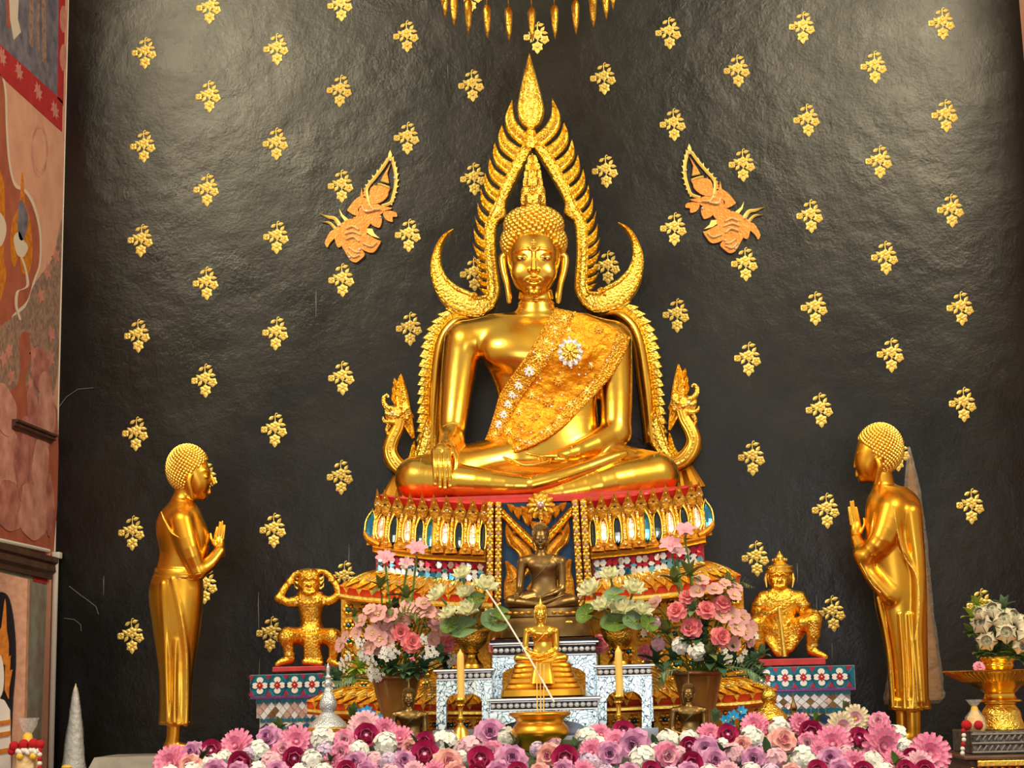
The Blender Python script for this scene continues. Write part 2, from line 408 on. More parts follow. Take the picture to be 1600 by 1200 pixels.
mat('altar_cloth', (0.4, 0.05, 0.04), 0, 0.8, col2=(0.3, 0.03, 0.03), nscale=6)
mat('stone_grey', (0.3, 0.28, 0.25), 0, 0.6, col2=(0.2, 0.19, 0.18), nscale=9)

setp(MB().box((XL-0.2, WALL_Y, 0), (XR+0.2, WALL_Y+0.2, 7.5)).build('wall_back', 'black_plaster', None, False), 'black lacquered plaster wall behind the altar', 'wall', kind='structure')
wl = setp(MB().box((XL-0.2, 8.3, 0), (XL, WALL_Y-0.001, 7.5)).build('wall_left', 'mural_pink', None, False), 'side wall with a painted mural in pink and red', 'wall', kind='structure')
setp(MB().box((XR, 8.9, 0), (XR+0.2, WALL_Y-0.001, 7.5)).build('wall_right', 'mural_pink', None, False), 'side wall beyond the right edge', 'wall', kind='structure')
setp(MB().box((-7, -6, -0.1), (7, WALL_Y+0.2, 0)).build('floor', 'red_carpet', None, False), 'red carpeted hall floor below the altar', 'floor', kind='structure')

# corner trim (thin white bead above, conduit pipe below)
t = MB(); a = P(105.5, -20, WALL_Y-0.012); b = P(84, 862, WALL_Y-0.012); t.tube([a, b], 0.011, 8)
setp(t.build('trim_1', 'white_paint'), 'thin white bead in the corner beside the mural', 'trim', kind='structure')
t = MB(); c = Vector((XL+.022, 9.95, P(81, 866, 9.95).z)); d = Vector((XL+.022, 9.95, 0))
t.tube([c, d], 0.017, 10)
cp = setp(t.build('conduit_pipe', 'white_paint'), 'white conduit pipe running down the corner below the ledge', 'pipe')
t = MB(); t.tube([PX(-30, 838, XL+0.03), PX(40, 853, XL+0.03), PX(76, 861, XL+0.03)], 0.013, 8)
t.build('pipe_branch', 'white_paint', cp)
t = MB(); t.bbox(Vector((XL+.03, 9.945, P(82, 868, 9.94).z))-Vector((.024, .03, .02)), Vector((XL+.03, 9.945, P(82, 868, 9.94).z))+Vector((.024, .03, .02)), .006); t.build('pipe_elbow', 'white_paint', cp)

# mural shapes lie flat on the left wall (plane XL)
def mural(name, px, material, k, parent=wl, thick=0.002):
    pts = [PX(u, v, XL+0.0015*k) for u, v in px]
    for p_ in pts: p_.y = min(p_.y, WALL_Y-.003)
    return MB().prism(pts, (-0.0014*k, 0, 0)).build(name, material, parent, False)
def S2(pts, n=5, closed=True): return [tuple(p) for p in smooth_pts(pts, n, closed)]
mural('painted_palace', [(-30, -60), (103, -60), (99, 166), (-30, 50)], 'mural_slate', 1)
mural('painted_band', [(-30, 42), (98, 158), (97, 206), (-30, 90)], 'mural_crimson', 2)
mural('painted_band', [(93, -60), (103, -60), (99, 164), (90, 154)], 'mural_crimson', 2)
for i, (u, v) in enumerate([(4, 88), (30, 112), (60, 143), (86, 172)]):
    mural('painted_blossom', [(u+10*math.cos(q)*(1 if j % 2 else .55)*.7, v+15*math.sin(q)*(1 if j % 2 else .55)+6*math.cos(q)) for j, q in enumerate(np.linspace(0, 6.283, 17)[:-1])], 'mural_blossom', 3)
for u, v in [(99, 30), (99, 90)]:
    mural('painted_blossom', [(u+5*math.cos(q), v+22*math.sin(q)) for q in np.linspace(0, 6.283, 11)[:-1]], 'mural_blossom', 3)
for x0, x1, v0, v1 in [(46, 52, 0, 70), (58, 62, 0, 85), (66, 72, 0, 95), (10, 16, 10, 40)]:
    mural('painted_column', [(x0, v0-40), (x1, v0-40), (x1, v1+6), (x0, v1)], 'mural_red' if x0 == 10 else 'mural_thicket', 2)
mural('painted_column', [(14, -20), (30, -20), (28, 30), (33, 50), (22, 62), (16, 30)], 'mural_white', 3)
mural('painted_cloud', S2([(-30, 96), (0, 108), (10, 140), (12, 195), (16, 250), (24, 285), (40, 296), (54, 318), (64, 360), (64, 410), (55, 440), (44, 474), (22, 498), (-30, 560)]), 'mural_white', 1)
mural('painted_cloud', S2([(-30, 99), (-2, 112), (7, 142), (9, 196), (13, 252), (22, 290), (38, 300), (51, 322), (61, 362), (61, 410), (52, 438), (42, 470), (20, 492), (-30, 552)]), 'mural_red', 2)
mural('painted_thicket', S2([(97, 350), (92, 365), (84, 400), (68, 425), (52, 448), (40, 480), (14, 500), (-30, 545), (-30, 640), (60, 640), (88, 600), (93, 480)], 4), 'mural_thicket', 3)
for u, v in [(88, 400), (75, 425), (64, 462), (15, 548), (18, 588), (52, 552), (81, 522), (6, 560), (48, 600), (80, 560)]:
    mural('painted_flower', [(u+8*math.cos(q)*(1 if j % 2 else .5)*.8, v+15*math.sin(q)*(1 if j % 2 else .5)) for j, q in enumerate(np.linspace(0, 6.283, 11)[:-1])], 'mural_blossom', 4)
mural('painted_halo', S2([(35, 270), (31, 320), (20, 345), (17, 390), (22, 418), (30, 400), (36, 428), (46, 425), (51, 395), (48, 350), (40, 318)]), 'mural_orange', 4)
mural('painted_face', S2([(33, 312), (28, 340), (30, 372), (38, 372), (44, 340)]), 'mural_slate', 5)
mural('painted_lotus', S2([(22, 372), (30, 362), (36, 374), (44, 386), (36, 402), (26, 396)]), 'mural_white', 5)
mural('painted_halo', S2([(-20, 250), (2, 270), (8, 320), (6, 400), (10, 430), (0, 470), (-20, 480)]), 'mural_orange', 4)
mural('painted_lotus', S2([(-8, 330), (6, 340), (10, 362), (2, 384), (-10, 380)]), 'mural_white', 5)
rib = [(33, 400), (40, 420), (44, 445), (36, 452), (28, 456), (26, 478), (32, 500)]
A = [PX(u-1.6, v, XL+.007) for u, v in S2(rib, 5, False)]; B = [PX(u+1.6, v, XL+.007) for u, v in S2(rib, 5, False)]
MB().strip(A, B, [(0, 0), (1, 0)], .005, (1, 0, 0)).build('painted_ribbon', 'mural_white', wl, False)
for v0, ru, rv in [(235, 13, 42), (235, 10, 33)]:
    mural('painted_medallion', [(62+ru*math.cos(q), v0+rv*math.sin(q)*(1+.05*math.sin(9*q))) for q in np.linspace(0, 6.283, 37)[:-1]], 'mural_rock_pale' if ru > 12 else 'mural_pink', 1 if ru > 12 else 2)
mural('painted_ground', S2([(30, 530), (44, 520), (48, 560), (40, 600), (60, 640), (90, 640), (84, 860), (-30, 840), (-30, 660), (28, 600)], 3), 'mural_red', 4)
for i, (u, v, ru, rv, tl) in enumerate([(66, 580, 18, 38, .3), (72, 640, 16, 60, .2), (52, 650, 12, 46, .3), (12, 720, 26, 60, .2), (40, 720, 20, 70, -.2), (66, 740, 16, 66, .3), (14, 790, 30, 40, .1), (50, 800, 26, 44, .2), (78, 790, 8, 50, .1), (8, 640, 20, 40, .3)]):
    mural('painted_rock', [(u+ru*math.cos(q)*(.8+.2*math.sin(3*q+i)), v+rv*math.sin(q)+ru*math.cos(q)*tl*2) for q in np.linspace(0, 6.283, 21)[:-1]], 'mural_rock_pale' if i % 2 else 'mural_rock', 5+i*.4)
mural('painted_panel', [(-40, 874), (74, 906), (60, 1260), (-40, 1260)], 'greenish_plaster', 2)
mural('painted_band', [(52, 900), (74, 906), (73, 913), (52, 908)], 'mural_crimson', 4)

# moulded ledge on the left wall and a small wooden bar above it
def wallbar(px0, px1, h0, h1, dep, material, parent=None, name='ledge'):
    a = PX(*px0, XL); b = PX(*px1, XL); o = MB()
    prof = [(0, h0), (dep, h0), (dep, h0-(h0-h1)*.25), (dep*.7, h0-(h0-h1)*.35), (dep*.8, h0-(h0-h1)*.65), (dep*.45, h0-(h0-h1)*.8), (dep*.4, h1), (0, h1)]
    k = len(prof); o.add([(XL+d, p.y, p.z+z) for p in (a, b) for d, z in prof], [tuple(range(k)), tuple(range(2*k-1, k-1, -1))]+[(i, (i+1) % k, (i+1) % k+k, i+k) for i in range(k)])
    return o.build(name, material, parent, False)
setp(wallbar((-40, 842), (76, 872), 0.0, -0.13, 0.06, 'brown_wood', None, 'wall_ledge'), 'dark brown moulded ledge on the mural wall', 'ledge')
setp(wallbar((15, 655), (78, 680), 0.0, -0.05, 0.05, 'brown_wood', None, 'wooden_bar'), 'short brown wooden bar fixed on the painted rocks', 'bar')

# ------------------------------------------------------------------ gold flower sprigs on the wall
S0 = WALL_Y*1.015/FPX          # metres per pixel on the wall
def leaf_mesh(L_, W_, hgt=0.004, name='leaf', material='gold_paint'):
    o = MB(); k = 5; A = []; B = []
    for i in range(k+1):
        t = i/k; w = W_*math.sin(math.pi*min(1, t*1.02))**.8*(1-.35*t)+W_*.03
        A.append(Vector((-L_/2+L_*t, 0, -w/2))); B.append(Vector((-L_/2+L_*t, 0, w/2)))
    o.strip(A, B, [(0, 0), (.5, hgt), (1, 0)], hgt*.6)
    return o.mesh(name, material, False)
def star_mesh(R, n, name='flower', stretch=None, material='gold_paint'):
    o = MB()
    for j in range(n):
        q = -math.pi/2+2*math.pi*j/n; rr = R*(1.25 if (stretch and j == 0) else 1)
        dx, dz = math.cos(q), math.sin(q); nx, nz = -dz, dx; w = R*math.sin(math.pi/n)*.78
        pts = [(.12*R, 0), (.5*rr, -w), (.75*rr, -w*.75), (rr, 0), (.75*rr, w*.75), (.5*rr, w)]
        f = [Vector((dx*a+nx*b, 0, dz*a+nz*b)) for a, b in pts]
        top = Vector((dx*.5*rr, -.006, dz*.5*rr)); o.add([*f, top, *[p+Vector((0, .003, 0)) for p in f]], [(i, (i+1) % 6, 6) for i in range(6)]+[(i, (i+1) % 6, (i+1) % 6+7, i+7) for i in range(6)])
    o.ball((0, -.006, 0), R*.2, 8, 4, (1, .5, 1))
    return o.mesh(name, material, False)
k = S0
ME_leaf = leaf_mesh(10.5*k, 6.2*k); ME_fl6 = star_mesh(9.5*k, 6); ME_fl5 = star_mesh(7.8*k, 5); ME_bud = star_mesh(6.2*k, 4); ME_flb = star_mesh(9.8*k, 6, stretch=True)
st = MB(); st.tube([(7*k, 0, 24*k), (5.2*k, 0, 26*k), (3.4*k, 0, 24.5*k), (2.6*k, 0, 20*k), (3*k, 0, 13*k), (3*k, 0, -6*k), (2.6*k, 0, -10*k)], [.5*k, .9*k, .9*k, .9*k, .8*k, .8*k, .6*k], 6)
st.tube([(3*k, 0, -5*k), (8*k, 0, -5.5*k), (11*k, 0, -5*k)], .6*k, 5); st.tube([(-11*k, 0, 0), (-5*k, 0, 1*k), (1*k, 0, 3*k)], .6*k, 5)
ME_stem = st.mesh('stem', 'gold_paint', True)
SPRIG = [('stem', ME_stem, 0, 0, 0), ('leaf', ME_leaf, -3, 18.4, 35), ('leaf', ME_leaf, 8.7, 21, 12), ('leaf', ME_leaf, 11.4, 13.5, 52), ('leaf', ME_leaf, 15, 7, -10),
         ('leaf', ME_leaf, -8, 6, 140), ('leaf', ME_leaf, -6, -5, 235), ('flower', ME_fl6, 3, 4.4, 0), ('flower', ME_bud, -14.6, 0, 45), ('flower', ME_fl5, 14.5, -4.6, 0), ('flower', ME_flb, 2.6, -16.6, 0)]
COLS = {0: [(224,82),(222,228),(218,375),(213,524),(210,677),(204,832),(203,993)],
1: [(325,12),(324,150),(321,296),(320,442),(318,594),(318,748),(318,915)],
2: [(430,76),(429,224),(430,370),(429,520),(427,671),(425,828),(420,990)],
3: [(530,8),(529,141),(531,290),(532,437),(532,590),(530,745),(535,903)],
4: [(633,56),(634,215),(636,367),(638,513)],
5: [(733,-6),(735,133),(738,279),(738,428)],
6: [(837,58)],
7: [(941,122),(944,267),(947,417)],
8: [(1043,51),(1050,194),(1051,357),(1055,492)],
9: [(1150,110),(1158,257),(1162,412),(1167,560),(1173,715),(1179,872)],
10: [(1252,42),(1259,187),(1264,337),(1271,481),(1279,640),(1289,797),(1298,958)],
11: [(1364,104),(1372,252),(1381,402),(1390,554),(1399,708)],
12: [(1470,36),(1475,180),(1484,328),(1499,481),(1503,631),(1515,790),(1531,947)]}
for c, lst in COLS.items():
    for r, (u, v) in enumerate(lst):
        colname = 'middle column' if c == 6 else (ORD[c]+' column from the left' if c < 6 else ('rightmost column' if c == 12 else ORD[12-c]+' column from the right'))
        if c == 0: colname = 'leftmost column'
        rowname = ORD[r]+' from top' if len(lst) > 1 else 'above the flame tip'
        e = empty('flower_sprig', P(u, v, WALL_Y-0.004), f'gold flower sprig on black wall, {colname}, {rowname}', 'wall ornament', 'gold flower sprigs on the black wall')
        e.rotation_euler = (0, random.uniform(-.05, .05), 0)
        for nm, me, x, z, a in SPRIG:
            o = link(nm, me, e, (x*k, 0, z*k)); o.rotation_euler = (0, -math.radians(a), 0)

# ------------------------------------------------------------------ flying deities on the wall
mat('inlay_pale', (0.95, 0.78, 0.45), 0.2, 0.5)
def deity_cutout(fn, label):
    root = empty('deity_relief', P(*fn(430, 1100), WALL_Y-0.004), label, 'wall ornament', 'flying deity reliefs')
    Yf = WALL_Y-0.014
    def poly(name, pts, lift=0.0, material='copper_inlay', sm=True):
        pp = S2(pts, 3) if sm else pts
        return MB().prism([P(*fn(a, b), Yf-lift) for a, b in pp], (0, 0.012+lift, 0)).build(name, material, root, False)
    def band(name, pts, w, lift=0.0, material='gold_paint', n=5):
        q = smooth_pts(pts, n); tg = np.gradient(q, axis=0); nn = np.stack([-tg[:, 1], tg[:, 0]], 1); nn /= np.linalg.norm(nn, axis=1)[:, None]
        ww = (w*np.ones(len(q)) if np.isscalar(w) else np.interp(np.linspace(0, 1, len(q)), np.linspace(0, 1, len(w)), w))[:, None]/2
        A = [P(*fn(*p), Yf-lift) for p in q+nn*ww]; B = [P(*fn(*p), Yf-lift) for p in q-nn*ww]
        return MB().strip(A, B, [(0, 0), (.5, .006), (1, 0)], .01).build(name, material, root, False)
    poly('torso', [(445, 520), (520, 560), (640, 610), (690, 640), (640, 680), (560, 740), (490, 830), (420, 850), (360, 740), (420, 690), (430, 600)])
    poly('upper_arm', [(445, 520), (380, 560), (320, 640), (330, 665), (390, 700), (430, 690), (415, 640), (450, 600)], .003)
    poly('forearm', [(560, 690), (600, 690), (640, 720), (630, 790), (605, 815), (530, 770)], .003)
    poly('hand', [(600, 612), (735, 630), (660, 655), (620, 650)], .003)
    poly('held_flower', [(650, 680), (700, 655), (770, 670), (780, 710), (740, 715), (740, 760), (680, 740)], .002)
    poly('skirt', [(350, 730), (480, 800), (500, 860), (430, 930), (300, 960), (230, 1000), (200, 930), (180, 850), (240, 790)], .003)
    poly('thigh', [(440, 850), (600, 930), (630, 940), (600, 1000), (560, 1045), (500, 1040), (400, 980), (380, 900)], .005)
    poly('shin', [(260, 960), (380, 950), (440, 1010), (480, 1065), (430, 1120), (390, 1140), (340, 1115), (290, 1030)], .006)
    poly('foot', [(160, 845), (215, 850), (195, 910), (150, 960), (130, 1000), (108, 970), (110, 935)], .002)
    poly('head', [(565, 420), (710, 430), (700, 480), (692, 520), (640, 570), (580, 590), (530, 580), (522, 480)], .004)
    poly('crown', [(722, 210), (690, 300), (706, 395), (630, 380), (650, 330)], .003, 'copper_inlay', False)
    band('crown_band', [(600, 405), (650, 415), (710, 440)], 22, .006); band('crown_band', [(632, 372), (705, 392)], 16, .006)
    band('halo', [(520, 610), (495, 480), (512, 420), (570, 350), (640, 260), (715, 160), (752, 230), (770, 330), (766, 430), (745, 520), (720, 580), (640, 610)], 30)
    hp = smooth_pts([(495, 480), (512, 420), (570, 350), (640, 260), (715, 160), (752, 230), (770, 330), (766, 430), (745, 520), (720, 580)], 4); hc = np.array((640., 420.))
    for hq in hp[::2]:
        dv_ = (hq-hc)/np.linalg.norm(hq-hc); pp_ = np.array((-dv_[1], dv_[0])); poly('halo_flame', [tuple(hq+dv_*8-pp_*13), tuple(hq+dv_*34+np.array((0, -8))), tuple(hq+dv_*8+pp_*13)], 0, 'gold_paint', False)
    poly('halo_tip', [(718, 85), (735, 130), (722, 190), (697, 160), (702, 120)], .002, 'gold_paint', False)
    band('scarf', [(250, 800), (200, 730), (140, 715), (55, 685)], [40, 34, 26, 4]); band('scarf', [(210, 830), (150, 770), (75, 760)], [30, 24, 4])
    poly('waist_flame', [(240, 635), (270, 690), (330, 740), (300, 765), (255, 700)], 0, 'gold_paint', False)
    poly('sash_end', [(490, 820), (550, 825), (570, 870), (620, 915), (540, 890), (500, 860)], .002, 'gold_paint', False)
    for pts in ([(300, 820), (360, 800), (420, 830)], [(290, 870), (360, 850), (440, 880)], [(300, 920), (370, 900), (420, 940)], [(460, 960), (540, 990), (590, 950)], [(320, 1040), (370, 1090), (430, 1070)], [(330, 1000), (390, 1040), (430, 1040)], [(450, 600), (480, 660), (560, 650)], [(520, 600), (560, 640), (620, 640)]):
        band('inlay_line', pts, 15, .014, 'inlay_pale')
    for a, b in [(450, 480), (530, 490), (565, 440), (480, 470)]:
        poly('ear_flame', [(a-14, b+50), (a, b-40), (a+18, b+50)], .002, 'copper_inlay', False)
    for a, b in [(720, 180), (760, 345), (495, 655), (625, 710), (235, 790), (430, 1015), (335, 1090), (510, 570)]:
        MB().ball(P(*fn(a, b), Yf-.012), .008, 6, 4, (1, .6, 1)).build('mirror_chip', 'mirror_silver', root)
deity_cutout(lambda a, b: (490+a/6, 220+b/6), 'orange gold flying deity relief, left of the flame arch, facing right')
deity_cutout(lambda a, b: (1203-a/6*1.02+(b-600)/6*.05, 212+(b/6)*.965-(a-400)/6*.03), 'orange gold flying deity relief, right of the flame arch, facing left')

# ------------------------------------------------------------------ hanging canopy at the top edge
cv = P(823, -80, 8.9); can = empty('hanging_canopy', cv, 'gold tiered canopy with leaf pendants hanging at the top edge', 'canopy')
Rc = 132*sc(823, 0, 9)
o = MB(); o.lathe([(Vector((cv.x, cv.y, cv.z+z)), r) for z, r in [(.0, Rc), (.03, Rc*1.02), (.06, Rc*.98), (.14, Rc*.8), (.22, Rc*.55), (.27, Rc*.5), (.36, Rc*.3), (.5, Rc*.06), (.75, .01)]], 48, True); o.build('canopy_tiers', 'gold_carved', can)
o = MB(); o.tube([(cv.x, cv.y, cv.z+.7), (cv.x, cv.y, cv.z+3.0)], .008, 6); o.build('hanging_rod', 'gold_trim', can)
pm = MB()
for j in range(6):
    q = 2*math.pi*j/6
    A = []; B = []
    for t_ in np.linspace(0, 1, 7):
        w = .02*math.sin(math.pi*(t_*.85+.08))*(1-t_*.4); z = -.005-.085*t_; r = .012*math.sin(math.pi*(t_*.8+.15))
        c_ = Vector((r*math.cos(q), r*math.sin(q), z)); n_ = Vector((-math.sin(q), math.cos(q), 0))*w/1.2
        A.append(c_-n_); B.append(c_+n_)
    pm.strip(A, B, [(0, 0), (.5, .004), (1, 0)], .001, (math.cos(q), math.sin(q), 0))
pm.lathe([(Vector((0, 0, z)), r) for z, r in [(.02, .004), (.01, .016), (-.01, .02), (-.05, .017), (-.09, .012), (-.13, .002)]], 10)
pm.tube([(0, 0, .015), (0, 0, .13)], .003, 5)
ME_pend = pm.mesh('pendant_leaf', 'gold_leaf')
for j in range(22):
    q = 2*math.pi*(j+.5)/22
    o = link('pendant_leaf', ME_pend, can, (Rc*math.cos(q), Rc*math.sin(q), -.175)); o.scale = (1.25, 1.25, 1.45)
# old drip marks and cobweb threads on the wall
mat('drip', (0.2, 0.2, 0.19), 0, 0.6)
wb = bpy.data.objects['wall_back']
for u, v, L_ in [(404, 925, 70), (405, 1030, 60), (494, 455, 40), (598, 770, 50), (1246, 880, 30), (1276, 930, 60), (162, 900, 30), (545, 850, 60), (700, 100, 24), (238, 945, 14), (1300, 1005, 25)]:
    MB().tube([P(u+random.uniform(-.5, .5), v+L_*t_, WALL_Y-.001) for t_ in (0, .3, .6, 1)], [.0012, .003, .002, .001], 5).build('paint_drip', 'drip', wb)
setp(MB().tube([P(u, v, WALL_Y-.006) for u, v in [(92, 636), (104, 620), (122, 608), (146, 606)]], .0022, 5).build('cobweb_thread', 'drip'), 'pale cobweb thread high on the wall beside the mural', 'cobweb')
setp(MB().tube([P(u, v, WALL_Y-.006) for u, v in [(108, 916), (126, 930), (140, 940), (150, 948), (154, 960)]], .0025, 5).tube([P(u, v, WALL_Y-.006) for u, v in [(100, 966), (116, 968), (126, 976), (127, 986)]], .0025, 5).build('cobweb_thread', 'drip'), 'pale curling cobweb thread low on the wall near the conduit pipe', 'cobweb')
# ================================================================== THE LARGE SEATED BUDDHA
YB = 9.35; YA = 9.68
XC = 0.5*(P(827, 83, YA).x+P(848, 785, YB).x)
def MIR(p): p = Vector(p); return Vector((2*XC-p.x, p.y, p.z))
def seated_body(fd, mode='touch', arms=True, legs=True):
    fd.stack([(494, 770, 912, -48, 10), (508, 742, 944, -54, 24), (528, 738, 950, -58, 33), (550, 745, 946, -60, 38), (580, 764, 940, -56, 34), (615, 777, 935, -50, 25), (650, 778, 934, -50, 26), (690, 766, 940, -58, 34), (735, 750, 955, -66, 40)], 8)
    fd.chain([(838, 508, -14, 22), (790, 516, -13, 26), (728, 531, -12, 30)], 12); fd.chain([(838, 508, -14, 22), (900, 515, -13, 26), (955, 531, -12, 30)], 12)
    fd.stack([(470, 811, 865, -44, 10), (490, 806, 870, -46, 12), (506, 790, 890, -48, 14)], 10)
    fd.ell((795, 546, 19), (36, 26, 17), 18); fd.ell((888, 546, 19), (36, 26, 17), 18)
    if arms:
        if mode == 'touch':
            fd.chain([(724, 533, -12, 30), (717, 580, -6, 27), (711, 630, 4, 24), (707, 668, 18, 21), (706, 688, 36, 19)], 6, 3)
            fd.chain([(706, 688, 36, 19), (700, 697, 60, 16), (693, 706, 78, 14)], 6)
        else:
            fd.chain([(724, 533, -12, 30), (716, 580, -8, 27), (712, 640, -2, 25), (716, 676, 8, 23)], 6, 3)
            fd.chain([(716, 676, 8, 23), (750, 697, 44, 18), (790, 710, 70, 13), (830, 716, 84, 11)], 8)
        fd.chain([(957, 533, -12, 30), (961, 580, -10, 27), (963, 630, -4, 24.5), (962, 676, 6, 23)], 6, 3)
        fd.chain([(962, 676, 6, 23), (930, 694, 42, 18), (899, 706, 66, 13)], 8)
        fd.chain([(899, 706, 66, 13), (872, 713, 80, 11), (850, 718, 88, 9)], 6)
    if legs:
        fd.chain([(800, 718, -6, 40), (720, 734, 32, 37), (651, 747, 46, 34)], 8, 3); fd.chain([(654, 748, 50, 33), (720, 752, 86, 27), (790, 757, 104, 19), (832, 758, 108, 14)], 6, 3)
        fd.chain([(900, 718, -6, 40), (975, 734, 32, 38), (1026, 741, 48, 34.5)], 8, 3); fd.chain([(1024, 742, 54, 33), (960, 752, 84, 30), (900, 765, 98, 21), (848, 773, 104, 13)], 6, 3)
        fd.chain([(848, 774, 104, 12), (790, 779, 98, 9), (715, 781, 84, 7)], 3, 3)
        fd.chain([(832, 757, 110, 14), (870, 747, 110, 13), (920, 730, 102, 11), (958, 715, 88, 8.5), (976, 709, 80, 6)], 2, 3)
        fd.ell((845, 752, 20), (185, 32, 70), 8)
def seated_head(fd, eyes=True):
    c = 834
    fd.ell((c, 396, -14), (42, 50, 44), 3); fd.ell((c, 405, -8), (40, 52, 42), 4); fd.ell((c, 432, -2), (32, 32, 33), 8)
    fd.ell((c, 456, 22), (10, 8, 9), 6)
    for sgn in (-1, 1):
        fd.ell((c+sgn*21, 426, 14), (14, 15, 14), 8)
        fd.ell((c+sgn*17.5, 400, 41), (11, 6.5, 8), 5, sub=True)
        fd.ell((c+sgn*17.5, 401.5, 25.5), (11, 6, 8), 2)
        fd.chain([(c+sgn*3, 391, 36, 1.7), (c+sgn*11, 386, 36, 1.8), (c+sgn*24, 388, 30, 1.7), (c+sgn*33, 395, 21, 1.2)], 3, 3)
        fd.ell((c+sgn*5.5, 422.5, 36), (4.6, 4, 5), 3)
        fd.chain([(c+sgn*44, 396, -16, 4), (c+sgn*49, 404, -18, 6), (c+sgn*46.5, 424, -14, 5.5), (c+sgn*41, 446, -9, 4.6), (c+sgn*38.5, 462, -7, 4.8), (c+sgn*38.5, 471, -6, 3.6)], 3, 3)
    fd.chain([(c, 388, 33, 2.6), (c, 404, 37.5, 3.2), (c, 420, 41.5, 4.6)], 3)
    fd.chain([(c-13, 437.5, 27, 1.6), (c-6, 435, 33.5, 2.6), (c, 436, 34.5, 2.5), (c+6, 435, 33.5, 2.6), (c+13, 437.5, 27, 1.6)], 2.5, 3)
    fd.chain([(c-11, 440.5, 28, 1.8), (c, 443.5, 33.5, 3.2), (c+11, 440.5, 28, 1.8)], 2, 3)
    fd.chain([(c-14, 438.6, 33, 1), (c, 439.6, 40, 1.1), (c+14, 438.6, 33, 1)], 1.5, 2, sub=True)
    fd.stack([(452, 812, 862, -40, 8), (466, 810, 865, -42, 9), (470, 813, 863, -40, 7), (474, 809, 867, -43, 10), (478, 812, 864, -41, 8), (483, 807, 869, -44, 11), (496, 803, 873, -46, 13)], 2.5)
    hair_base(fd)
def hair_base(fd):
    fd.ell((834, 379, -24), (47.5, 36, 43), 3); fd.ell((834, 352, -18), (42, 27, 36), 5)
def curl_points(sp=7.6):
    pts = []
    for (cx, cv, cw), (ru, rv, rw) in [((834, 379, -24), (49, 38, 45)), ((834, 352, -18), (44, 29, 38))]:
        n = int(4*math.pi*((ru*rv)**1.6+(ru*rw)**1.6+(rv*rw)**1.6)**(1/1.6)/3**(1/1.6)/sp**2)
        for i in range(n):
            y = 1-2*(i+.5)/n; r = math.sqrt(1-y*y); q = i*2.399963
            u, v, w = cx+ru*r*math.cos(q), cv+rv*y, cw+rw*r*math.sin(q)
            if cv > 370:
                if ((u-834)/40)**2+((v-352)/26)**2+((w+18)/34)**2 < 1: continue
                lim = 364+((u-834)/40)**4*30 if w > -8 else 410
                if abs(u-834) > 40 and w < 6: lim = 408
            else:
                if ((u-834)/45)**2+((v-379)/34)**2+((w+24)/41)**2 < 1: continue
                lim = 364
            if v > lim: continue
            pts.append((u, v, w))
    return np.array(pts)

fd = Field((606, 462, -84), (1074, 800, 134), 2.0)
seated_body(fd, 'touch')
BASEB = P(848, 786, YB)
bud = empty('seated_buddha_statue', BASEB, 'large gilded Buddha seated cross-legged on the mirrored throne, right hand over knee', 'statue')
V, Fc = fd.nets(2); sculpt('body', V, Fc, 'gold_polished', bud, YB)
BODY = fd
hf = Field((774, 315, -84), (894, 500, 56), 0.9); seated_head(hf)
V, Fc = hf.nets(2); head = sculpt('head', V, Fc, 'gold_polished', bud, YB)
HC = curl_points(); o = MB()
for p in Q(HC, YB): o.ball(p, 4.7*YB/FPX, 8, 5)
setp(o.build('hair_curls', 'gold_trim', head), kind='stuff')
# flame finial on the crown of the head
o = MB(); Yh = YB+20*YB/FPX; sB = YB/FPX
o.lathe([(P(833.6-(326-v)*.02, v, Yh), r*sB) for v, r in [(328, 17), (322, 16), (316, 17.5), (305, 15), (290, 12.5), (276, 10.5), (262, 8), (250, 4.5), (240, .6)]], 20, True, wob=lambda i, q: 1+.12*math.cos(8*q+i*math.pi))
fin = o.build('flame_finial', 'gold_carved', head)
for v, r, hh in [(322, 17.5, 20), (308, 15.5, 18), (294, 13, 17), (281, 11, 16), (268, 8, 15), (256, 5, 13)]:
    for j in range(8):
        q = 2*math.pi*(j+(.5 if int(v) % 4 else 0))/8; d = Vector((math.cos(q), math.sin(q), 0)); n_ = Vector((-math.sin(q), math.cos(q), 0))
        A = []; B = []
        for t_ in np.linspace(0, 1, 5):
            c_ = P(833.6-(326-v+hh*t_)*.02, v-hh*t_, Yh)+d*(r*sB*(1.0+.1*math.sin(math.pi*t_)-.12*t_)); w = r*sB*.4*math.sin(math.pi*(.28+.71*t_)); A.append(c_-n_*w); B.append(c_+n_*w)
        MB().strip(A, B, [(0, 0), (.5, .014), (1, 0)], .004, d).build('flame_leaf', 'gold_fine', fin)
# eyes, forehead mark
mat('eye_black', (0.01, 0.008, 0.006), 0, 0.2)
for u in (816.2, 851.8):
    w = float(hf.front(u, 403.4)); pts = [P(u+5.5*math.cos(q)*1, 403.6+1.2*math.sin(q)*(1 if math.sin(q) < 0 else 1), YB-(w+.4-1.6*math.cos(q)**2)*sB) for q in np.linspace(0, 6.283, 15)[:-1]]
    MB().prism(pts, (0, .004, 0)).build('eye', 'mirror_white', head, False)
    MB().ball(P(u, 403.6, YB-(w+.2)*sB), 1.9*sB, 8, 6, (1.2, .5, 1)).build('pupil', 'eye_black', head)
o = MB()
for du, dv in [(0, -3.4), (0, 3.4), (-2.8, 0), (2.8, 0), (0, 0)]:
    w = float(hf.front(833.5+du, 379+dv)); o.ball(P(833.5+du, 379+dv, YB-w*sB), 1.9*sB, 7, 5)
o.build('forehead_mark', 'gold_trim', head)
